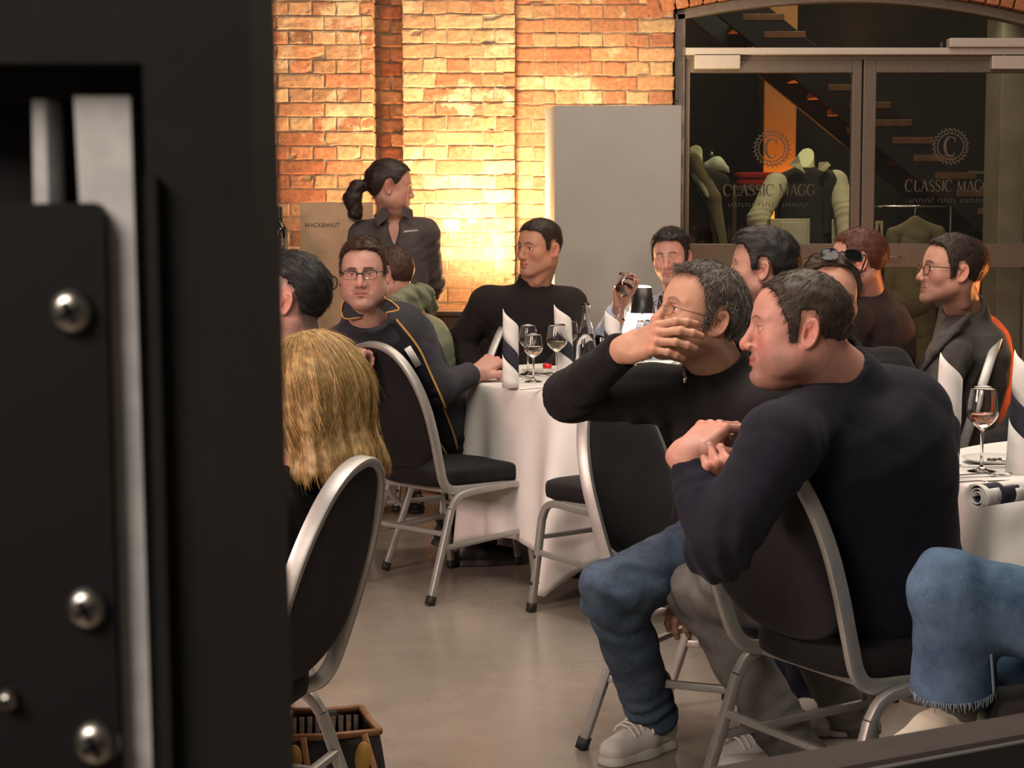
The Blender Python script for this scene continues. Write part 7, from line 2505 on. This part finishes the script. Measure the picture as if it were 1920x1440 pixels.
hd = dict(yaw=-18, pitch=-3, roll=-4, scale=1.02, tone=(0.473, 0.256, 0.197), stub=0.35, red=0.4, hair_col=(0.014, 0.011, 0.010), h=0.003, neck_r=0.058, shape=dict(closed=0.92, nose=1.08, open=0.001),
          hair=dict(line=HL_MAN, k=dict(top=0.022, side=0.008, front=0.006), strands=[dict(n=2600, length=0.026, lift=0.4, flow=whorl((0.03, 0.02, 0.10), 0.2, -0.4))]))
gl = P(1166, 545, 7.93)
rh = dict(wrist=J['wrR'], fdir=(-0.05, -0.35, 0.93), bdir=(-0.75, 0.45, 0.25), right=True, curl=((28, 40, 25), (34, 46, 28), (44, 55, 30), (54, 60, 30)), thumb=((45, -30), (15, -30), (0, -20)), scale=1.05, arm=0.06, h=0.003)
finish(r, J, hd, [rh, dict(wrist=J['wrL'], fdir=(-0.4, -0.9, 0), bdir=(0, 0, 1), right=False, h=0.004)], hd['tone'])
wg = wine_glass('glass of yellow wine held up by the man in the light blue shirt', 0, 0, 0.20, 0.041, 0.105, WHITE_WINE, 0.45, z=0, group='wine glasses in hand')
base_ = P(1160, 598, 7.92)
wg.location = base_; wg.rotation_euler = (math.radians(6), math.radians(9), 0)

# ---------------------------------------------------------------- 9 dark-haired man in profile
r = person('black-haired man in profile wearing black, behind the two seated men in front')
J = dict(head=P(1430, 502, 5.92), neck=P(1462, 592, 6.0), shL=P(1418, 655, 5.84), shR=P(1535, 645, 6.14), pel=P(1500, 880, 6.08), elL=P(1395, 790, 5.86), wrL=P(1330, 820, 5.95), elR=P(1540, 790, 6.2), wrR=P(1440, 830, 6.2))
seat_legs(J, 0.09, P(1330, 890, 6.2), P(1345, 890, 5.9), P(1380, 1060, 6.2), P(1390, 1068, 5.9))
upper(r, J, BLACKK, 0.010, 'jacket', 1.0, 1.0, 0.0, 0.03, (0.066, 0.056, 0.045), 0.064, hem=-0.06, collar=(0.070, 0.045, 0.012), fold=0.004, ph=5)
lower(r, J, TROUS, 0.013, 'trousers', ph=6)
HL9 = [(-0.12, -0.088), (-0.085, -0.090), (-0.065, -0.082), (-0.052, -0.06), (-0.044, -0.005), (-0.032, 0.030), (-0.012, 0.040), (0.004, 0.034), (0.008, -0.004), (0.024, -0.008), (0.032, 0.034), (0.046, 0.058), (0.060, 0.076), (0.10, 0.080)]
hd = dict(yaw=-106, pitch=3, roll=0, scale=1.0, tone=(0.456, 0.248, 0.180), stub=0.35, red=0.3, hair_col=(0.009, 0.008, 0.008), h=0.003, neck_r=0.060, shape=dict(nose=1.12),
          hair=dict(line=HL9, k=dict(top=0.026, side=0.010, back=0.016, front=0.010), strands=[dict(n=3200, length=0.03, lift=0.22, flow=lambda p: np.stack([p[:, 0] * 4, -0.9 + 0.9 * (p[:, 1] < -0.03), -0.1 - 1.0 * (p[:, 1] < -0.03)], 1))]))
finish(r, J, hd, [], hd['tone'])
shoe(r, J['anL'], (-0.8, 0.2), BRN_L, BLK_SOLE, 0.29); shoe(r, J['anR'], (-0.8, 0.2), BRN_L, BLK_SOLE, 0.29)

# ---------------------------------------------------------------- 10 woman with sunglasses on her head
r = person('brown-haired woman in black with sunglasses pushed up on her head')
J = dict(head=P(1551, 562, 5.05), neck=P(1562, 668, 5.12), shR=P(1455, 715, 5.10), shL=P(1668, 697, 5.22), pel=P(1575, 985, 5.24), elR=P(1440, 850, 5.0), wrR=P(1500, 930, 4.9), elL=P(1690, 840, 5.1), wrL=P(1610, 930, 4.95))
seat_legs(J, 0.085, P(1500, 1000, 4.85), P(1600, 1000, 4.85), P(1500, 1290, 4.85), P(1545, 1300, 4.85))
upper(r, J, fabric('black_blazer', (0.013, 0.013, 0.013), 0.2, 260), 0.010, 'blazer', 0.98, 1.0, 0.0, 0.0, (0.066, 0.054, 0.042), 0.066, hem=-0.06, collar=(0.072, 0.03, 0.014), fold=0.005, ph=3.3)
lower(r, J, denim('dark_denim', (0.010, 0.012, 0.022), (0.03, 0.035, 0.055)), 0.012, 'jeans', (0.085, 0.062, 0.05), 4, ank_up=-0.03)
HLW = [(-0.14, -0.14), (-0.05, -0.14), (-0.03, -0.06), (-0.02, -0.02), (0.01, 0.015), (0.03, 0.062), (0.05, 0.092), (0.07, 0.100), (0.10, 0.104)]
hd = dict(yaw=8, pitch=-3, roll=3, scale=1.02, tone=(0.430, 0.224, 0.156), red=0.3, hair_col=(0.050, 0.030, 0.021), h=0.003, neck_r=0.050, shape=dict(fem=1.0, jaw=0.94, nose=0.95),
          hair=dict(line=HLW, lo=(-0.13, -0.17, -0.16), k=dict(top=0.020, side=0.015, back=0.022, jag=0.003), strands=[dict(n=3600, length=0.06, lift=0.05, r0=0.0008, seg=6, jit=0.08, flow=lambda p: np.stack([p[:, 0] * 6, np.full(len(p), -1.0), -0.2 - 3 * np.abs(p[:, 0])], 1)), dict(n=900, length=0.06, lift=0.06, seg=6, jit=0.08, col=(0.12, 0.08, 0.055), flow=lambda p: np.stack([p[:, 0] * 6, np.full(len(p), -1.0), -0.2 - 3 * np.abs(p[:, 0])], 1))]))
Mh = finish(r, J, hd, [dict(wrist=J['wrR'], fdir=(0.8, -0.4, -0.2), bdir=(0, 0, 1), right=True, h=0.004)], hd['tone'])
# sunglasses riding on the hair: they rest on her and come off, so they are a thing of their own
sg = thing('sunglasses', 'black sunglasses resting on the hair of the woman in black', 'sunglasses')
Ms = Mh.copy()
tilt = math.radians(38)
R_ = np.eye(4); R_[1, 1] = math.cos(tilt); R_[1, 2] = -math.sin(tilt); R_[2, 1] = math.sin(tilt); R_[2, 2] = math.cos(tilt)
R_[:3, 3] = (-0.008, -0.014, 0.066)
gg = glasses(sg, Ms @ R_, (0.008, 0.008, 0.009), 0.026, 0.019, 0.0022, 0.0345, 0.102, 0.0, 2.6, 0.006, name='sunglass', width=1.08)
for ch in list(gg.children):
    ch.parent = sg
    if ch.name.startswith('lens'):
        ch.data.materials.clear(); ch.data.materials.append(plain('black_lens', (0.004, 0.004, 0.005), 0.12, spec=0.25))
bpy.data.objects.remove(gg)
shoe(r, J['anR'], (0.2, -1), WHITE_L, SOLE, 0.25, 'sneaker'); shoe(r, J['anL'], (0.1, -1), WHITE_L, SOLE, 0.25, 'sneaker')

# ---------------------------------------------------------------- 11 red-haired man
r = person('man with reddish short hair turned left in front of the glass doors')
J = dict(head=P(1609, 489, 7.05), neck=P(1630, 556, 7.12), shL=P(1598, 605, 6.98), shR=P(1650, 618, 7.26), pel=P(1640, 800, 7.2), elL=P(1585, 705, 6.98), wrL=P(1540, 740, 7.05), elR=P(1655, 720, 7.3), wrR=P(1600, 750, 7.3))
seat_legs(J, 0.085, P(1530, 820, 7.3), P(1525, 826, 7.05), P(1530, 980, 7.3), P(1525, 995, 7.05))
upper(r, J, fabric('dark_wine_pullover', (0.022, 0.014, 0.014), 0.2), 0.011, 'pullover', 0.98, 1.05, 0.0, 0.04, (0.066, 0.056, 0.045), 0.062, hem=-0.06, collar=(0.066, 0.03, 0.006), fold=0.005, ph=1.2)
lower(r, J, TROUS, 0.014, 'trousers', ph=6)
hd = dict(yaw=-100, pitch=0, scale=1.02, tone=(0.482, 0.248, 0.189), stub=0.45, stub_col=(0.18, 0.06, 0.035), red=0.7, hair_col=(0.085, 0.024, 0.012), h=0.003, neck_r=0.058,
          hair=dict(line=HLS, k=dict(top=0.014, side=0.006, back=0.010), strands=[dict(n=2600, length=0.018, lift=0.5)]))
finish(r, J, hd, [], hd['tone'])

# ---------------------------------------------------------------- 12 man in the grey blazer
r = person('bearded man in grey blazer and round glasses at right, arms folded')
J = dict(head=P(1782, 507, 6.32), neck=P(1808, 586, 6.44), shL=P(1778, 668, 6.24), shR=P(1832, 662, 6.66), pel=P(1782, 870, 6.46),
         elL=P(1752, 775, 6.14), wrL=P(1690, 735, 6.30), elR=P(1775, 780, 6.66), wrR=P(1712, 745, 6.45))
seat_legs(J, 0.09, P(1660, 880, 6.6), P(1655, 885, 6.3), P(1650, 1040, 6.6), P(1645, 1060, 6.3))
BLZ = fabric('grey_tweed', (0.060, 0.056, 0.052), 0.35, 130)
upper(r, J, BLZ, 0.008, 'blazer', 1.02, 1.08, 0.0, 0.04, (0.070, 0.060, 0.048), 0.068, hem=-0.10, collar=(0.074, 0.028, 0.012), fold=0.004, ph=2.2, elbow_amp=0.008)
def lap(Q):
    pts_ = [P(1818, 590, 6.30), P(1790, 618, 6.20), P(1752, 660, 6.17), P(1722, 705, 6.20)]
    return chain(Q, pts_, [0.010, 0.015, 0.013, 0.006], 0.01)
lo, hi = bounds(P(1818, 590, 6.30), P(1722, 705, 6.20), pad=0.06)
v, q = polygonise(lap, lo, hi, 0.006); mesh_np('lapel', [(v, q, None, 0)], BLZ, r)
lower(r, J, TROUS, 0.013, 'trousers', ph=6)
HL12 = [(-0.12, -0.085), (-0.085, -0.086), (-0.065, -0.080), (-0.052, -0.065), (-0.042, -0.01), (-0.032, 0.030), (-0.012, 0.040), (0.004, 0.034), (0.008, -0.022), (0.024, -0.026), (0.031, 0.016), (0.040, 0.040), (0.046, 0.064), (0.060, 0.082), (0.10, 0.086)]
hd = dict(yaw=-82, pitch=6, roll=0, scale=1.01, tone=(0.473, 0.248, 0.180), stub=0.45, stub_col=(0.12, 0.065, 0.04), red=0.4, hair_col=(0.028, 0.016, 0.012), h=0.0028, neck_r=0.060, shape=dict(nose=1.08, closed=0.15),
          hair=dict(line=HL12, k=dict(top=0.018, side=0.007, back=0.010), strands=[dict(n=3200, length=0.022, lift=0.35)]))
hands = [dict(wrist=J['wrL'], fdir=(-0.6, 0.7, 0.1), bdir=(-0.4, -0.6, 0.5), right=False, h=0.004)]
Mh = finish(r, J, hd, hands, hd['tone'])
glasses(r, Mh, (0.03, 0.015, 0.010), 0.022, 0.020, 0.0016, 0.033, 0.1005, -0.006, 2.1, 0.012, name='spectacles')

# ---------------------------------------------------------------- 13 head just showing behind the blazer man
r = person('man in rust-red shirt almost hidden behind the man in the grey blazer')
J = dict(head=P(1796, 507, 7.25), neck=P(1800, 585, 7.35), shL=P(1792, 626, 7.26), shR=P(1796, 640, 7.5), pel=P(1835, 800, 7.4), elL=P(1800, 700, 7.26), wrL=P(1775, 740, 7.25), elR=P(1812, 720, 7.5), wrR=P(1780, 745, 7.5))
seat_legs(J, 0.085, P(1730, 820, 7.5), P(1725, 826, 7.25), P(1730, 980, 7.5), P(1725, 990, 7.25))
upper(r, J, fabric('rust_shirt', (0.20, 0.05, 0.022), 0.1), 0.012, 'shirt', 0.98, 1.05, 0.0, 0.05, (0.066, 0.056, 0.045), 0.062, hem=-0.06, collar=(0.066, 0.03, 0.008), fold=0.004, ph=1.2)
lower(r, J, TROUS, 0.015, 'trousers', ph=6)
hd = dict(yaw=-95, pitch=0, scale=1.06, tone=(0.447, 0.232, 0.164), hair_col=(0.05, 0.022, 0.012), h=0.004, hair=dict(line=HLS, h=0.004, k=dict(top=0.018, side=0.008, back=0.012), strands=[dict(n=1500, length=0.02, lift=0.4)]))
finish(r, J, hd, [], hd['tone'])

# ---------------------------------------------------------------- 14 waitress standing by the wall
r = person('waitress with dark ponytail in grey shirt and tan apron standing by the brick wall')
J = dict(head=P(731, 350, 8.470), neck=P(740, 410, 8.520), shR=P(680, 441, 8.520), shL=P(796, 436, 8.540), pel=P(738, 610, 8.560), elR=P(662, 535, 8.640), wrR=P(690, 620, 8.740), elL=P(812, 530, 8.640), wrL=P(786, 612, 8.760))
J['hipR'] = J['pel'] + A3(-0.085, 0, -0.03); J['hipL'] = J['pel'] + A3(0.085, 0, -0.03)
J['knR'] = A3(J['pel'][0] - 0.09, 8.56, 0.50); J['knL'] = A3(J['pel'][0] + 0.09, 8.54, 0.50); J['anR'] = A3(J['pel'][0] - 0.09, 8.60, 0.085); J['anL'] = A3(J['pel'][0] + 0.09, 8.57, 0.085)
SHG = fabric('slate_grey_shirt', (0.060, 0.052, 0.052), 0.15, 260)
upper(r, J, SHG, 0.009, 'shirt', 1.0, 1.02, 0.0, 0.0, (0.064, 0.056, 0.046), 0.058, hem=-0.05, fold=0.005, ph=6.6, vneck=(0.14, 0.052), elbow_amp=0.008, sleeve_to=0.45)
def capron(Q):
    c0, c1 = J['pel'] + A3(0, -0.01, 0.14), A3(J['pel'][0], 8.55, 0.45)
    k = np.array([1, 1.35, 1], np.float32)
    d = cone(Q * k, c0 * k, c1 * k, 0.17, 0.225) / 1.2
    d = smax(d, Q[:, 2] - c0[2] - 0.02, 0.01); d = smax(d, 0.5 - Q[:, 2], 0.01)
    return d + 0.008 * np.sin(np.arctan2(Q[:, 0] - c0[0], Q[:, 1] - c0[1]) * 14 + 2) * np.clip((c0[2] - Q[:, 2]) / 0.3, 0, 1)
lo, hi = np.array([J['pel'][0] - 0.32, 8.27, 0.45]), np.array([J['pel'][0] + 0.32, 8.87, 1.25])
v, q = polygonise(capron, lo, hi, 0.010); mesh_np('apron', [(v, q, None, 0)], fabric('tan_apron', (0.30, 0.19, 0.10), 0.1), r)
lower(r, J, TROUS, 0.014, 'trousers', (0.085, 0.062, 0.055), ph=6)
for s, pts_ in ((1, ((719, 387), (700, 404), (708, 424), (722, 413), (730, 403))), (-1, ((757, 386), (773, 393), (776, 413), (763, 408), (752, 400)))):
    poly = np.array([P(px, py, 8.408 - 0.002 * i) for i, (px, py) in enumerate(pts_)]); bk = poly + A3(0, 0.012, 0)
    n_ = len(poly)
    mesh_np('collar', [(np.concatenate([poly, bk]), [np.array([list(range(n_)), list(range(2 * n_ - 1, n_ - 1, -1))]), np.array([(i, n_ + i, n_ + (i + 1) % n_, (i + 1) % n_) for i in range(n_)])], None, 0)], SHG, r, smooth=False)
em = []
for k in range(9):
    p0 = P(758 + 3 * k, 434 - 0.3 * k, 8.395)
    em.append((*ribbon([(p0[0], p0[2] - 0.004), (p0[0] + 0.002, p0[2]), (p0[0], p0[2] + 0.004)], 0.003, 8.395), None, 0))
mesh_np('embroidery', em, M['white_paper'], r, smooth=False)


def pony(base):
    hl = hairline([(-0.13, -0.075), (-0.09, -0.075), (-0.06, -0.045), (-0.045, -0.01), (-0.03, 0.03), (-0.01, 0.04), (0.006, 0.030), (0.015, 0.012), (0.035, 0.030), (0.05, 0.055), (0.07, 0.072), (0.1, 0.078)])
    hf = hair_fn(base, hl, 0.016, 0.010, 0.014, 0.002)
    def f(Q):
        d = hf(Q)
        t = chain(Q, [A3(0, -0.105, 0.0), A3(0, -0.150, -0.012), A3(0, -0.168, -0.065), A3(0, -0.150, -0.130), A3(0, -0.13, -0.155)], [0.022, 0.033, 0.040, 0.032, 0.008], 0.015)
        return smin(d, t + 0.003 * wob(Q, 120), 0.012)
    return f


hd = dict(yaw=100, pitch=-4, roll=0, scale=1.01, tone=(0.430, 0.228, 0.172), red=0.6, hair_col=(0.022, 0.012, 0.010), h=0.003, neck_r=0.050, shape=dict(fem=0.8, jaw=0.98, fat=0.4, nose=0.95),
          hair=dict(fn=pony, lo=(-0.12, -0.23, -0.19), strands=[dict(n=2800, length=0.045, lift=0.06, seg=5, jit=0.08, flow=lambda p: np.stack([p[:, 0] * 2, np.full(len(p), -1.0) * (p[:, 1] > -0.11), -0.25 - 1.0 * (p[:, 1] < -0.11)], 1))]))
finish(r, J, hd, [dict(wrist=J['wrR'], fdir=(0.5, 0.5, -0.3), bdir=(-0.3, 0.8, 0), right=True, h=0.004), dict(wrist=J['wrL'], fdir=(-0.5, 0.5, -0.3), bdir=(0.3, 0.8, 0), right=False, h=0.004)], hd['tone'], True, 0.013, 0.009)
shoe(r, J['anR'], (-0.1, -1), BLK_L, BLK_SOLE, 0.26); shoe(r, J['anL'], (0.1, -1), BLK_L, BLK_SOLE, 0.26)

# ---------------------------------------------------------------- 15 crossed denim legs at the right edge
r = person('person in light blue jeans with crossed legs at the lower right edge')
J = dict(pel=P(2085, 1175, 3.42), neck=P(2150, 640, 3.55), head=P(2150, 520, 3.5), shR=P(2080, 740, 3.75), shL=P(2130, 760, 3.3))
J['hipL'] = P(2050, 1190, 3.32); J['hipR'] = P(2070, 1170, 3.52)
J['knL'] = P(1782, 1105, 3.32); J['anL'] = P(1790, 1328, 3.38)
J['knR'] = P(1850, 1265, 3.50); J['anR'] = P(1745, 1560, 3.62)
LDEN = denim('light_blue_denim', (0.022, 0.050, 0.098), (0.095, 0.160, 0.250))
def wide(root):
    hp, kn, an = J['hipL'], J['knL'], J['anL']
    dn = nrm(an - kn).astype(np.float32); end = an - dn * 0.045
    def f(Q):
        a = cone(Q, hp, kn, 0.098, 0.070)
        b = cone(Q, kn, end, 0.072, 0.080)
        b = smax(b, (Q - end.astype(np.float32)) @ dn, 0.004)
        d = smin(a, b, 0.035) + limb_folds(Q, hp, kn, an, 0.006, 2, 0.11, 70)
        a2 = cone(Q, J['hipR'], J['knR'], 0.098, 0.076)
        d2 = nrm(J['anR'] - J['knR']).astype(np.float32)
        b2 = smax(cone(Q, J['knR'], J['anR'], 0.074, 0.068), (Q - J['anR'].astype(np.float32)) @ d2 + 0.04, 0.004)
        d = smin(d, smin(a2, b2, 0.03), 0.012)
        d = smin(d, ell(Q, J['pel'], (0.15, 0.16, 0.13)), 0.05)
        d = d + folds(Q, 0.0035, 30, 3)
        d = smax(d, -cone(Q, an - dn * 0.10, an + dn * 0.03, 0.058, 0.068), 0.004)
        return d
    lo, hi = bounds(J['pel'], kn, an, J['knR'], J['anR'], pad=0.2)
    return garment('jeans', root, f, lo, hi, 0.0075, LDEN)
wide(r)
# side seam and frayed hem
SEAM = plain('pale_seam', (0.22, 0.29, 0.37), 0.85)
dn = nrm(J['anL'] - J['knL']); end = J['anL'] - dn * 0.045
sd = A3(0.72, -0.70, 0)
pts_ = [J['knL'] + (end - J['knL']) * t + sd * (0.074 + 0.0085 * t + 0.0015) for t in np.linspace(0.12, 0.99, 14)]
mesh_np('side_seam', [(*sweep(np.array(pts_), rrect(0.006, 0.004, 0.001), ref=(0.7, 0.7, 0)), None, 0)], SEAM, r)
fr_ = []
g_ = np.random.default_rng(5)
for k in range(110):
    a_ = 2 * math.pi * k / 110
    s0 = nrm(np.cross(dn, (0, 1, 0))); s1 = np.cross(dn, s0)
    q0 = end + (s0 * math.cos(a_) + s1 * math.sin(a_)) * 0.079
    fr_.append((*tube([q0 - dn * 0.010, q0 - dn * 0.002 + g_.normal(0, 0.001, 3), q0 + dn * g_.uniform(0.004, 0.010) + g_.normal(0, 0.002, 3)], 0.0011, 4), None, 0))
mesh_np('frayed_hem', fr_, SEAM, r)
v, q = polygonise(lambda Q: smin(cone(Q, J['anL'] - dn * 0.12, J['anL'] + dn * 0.02, 0.040, 0.039), cone(Q, J['anL'] + dn * 0.02, J['anL'] + dn * 0.05 + A3(-0.06, -0.04, 0), 0.044, 0.035), 0.02) + 0.0012 * np.sin(Q[:, 2] * 400), J['anL'] - 0.2, J['anL'] + 0.2, 0.005)
mesh_np('sock', [(v, q, None, 0)], fabric('grey_green_sock', (0.085, 0.082, 0.068), 0.15, 200), r)
shoe(r, J['anL'], (-0.75, -0.45), fabric('cream_canvas', (0.48, 0.44, 0.36), 0.06), SOLE, 0.27, 'sneaker', None, None, -8, J['anL'][2] - 0.068)
TEE = fabric('dark_pullover', (0.02, 0.02, 0.024), 0.2)
J['elR'] = P(2120, 930, 3.85); J['wrR'] = P(2010, 1040, 3.8); J['elL'] = P(2200, 960, 3.2); J['wrL'] = P(2080, 1060, 3.15)
upper(r, J, TEE, 0.014, 'pullover', 1.0, 1.0, 0.0, 0.02, hem=-0.06)
hd = dict(yaw=-90, pitch=0, tone=TONE, hair_col=(0.03, 0.02, 0.015), h=0.005, hair=dict(h=0.005, strands=[]))
finish(r, J, hd, [], TONE)
shoe(r, J['anR'], (-0.75, -0.45), fabric('cream_canvas_b', (0.48, 0.44, 0.36), 0.06), SOLE, 0.27, 'sneaker')

# ---------------------------------------------------------------- 16 person in black cut by the right edge
r = person('person in black whose arm shows at the right edge behind the napkins')
J = dict(head=P(2040, 560, 5.3), neck=P(2030, 660, 5.35), shL=P(1975, 730, 5.2), shR=P(2040, 725, 5.55), pel=P(2010, 960, 5.4), elL=P(1905, 850, 5.1), wrL=P(1838, 850, 5.16), elR=P(1990, 850, 5.6), wrR=P(1900, 870, 5.5))
seat_legs(J, 0.085, P(1870, 980, 5.55), P(1865, 985, 5.25), P(1870, 1190, 5.55), P(1865, 1200, 5.25))
upper(r, J, BLACKK, 0.010, 'coat', 1.1, 1.15, 0.0, 0.03, (0.088, 0.075, 0.060), 0.085, hem=-0.06, collar=(0.07, 0.04, 0.01), fold=0.005, ph=4)
lower(r, J, TROUS, 0.014, 'trousers', ph=3)
hd = dict(yaw=-100, pitch=0, tone=TONE, hair_col=(0.02, 0.014, 0.01), h=0.005, hair=dict(h=0.005, strands=[]))
finish(r, J, hd, [], TONE)
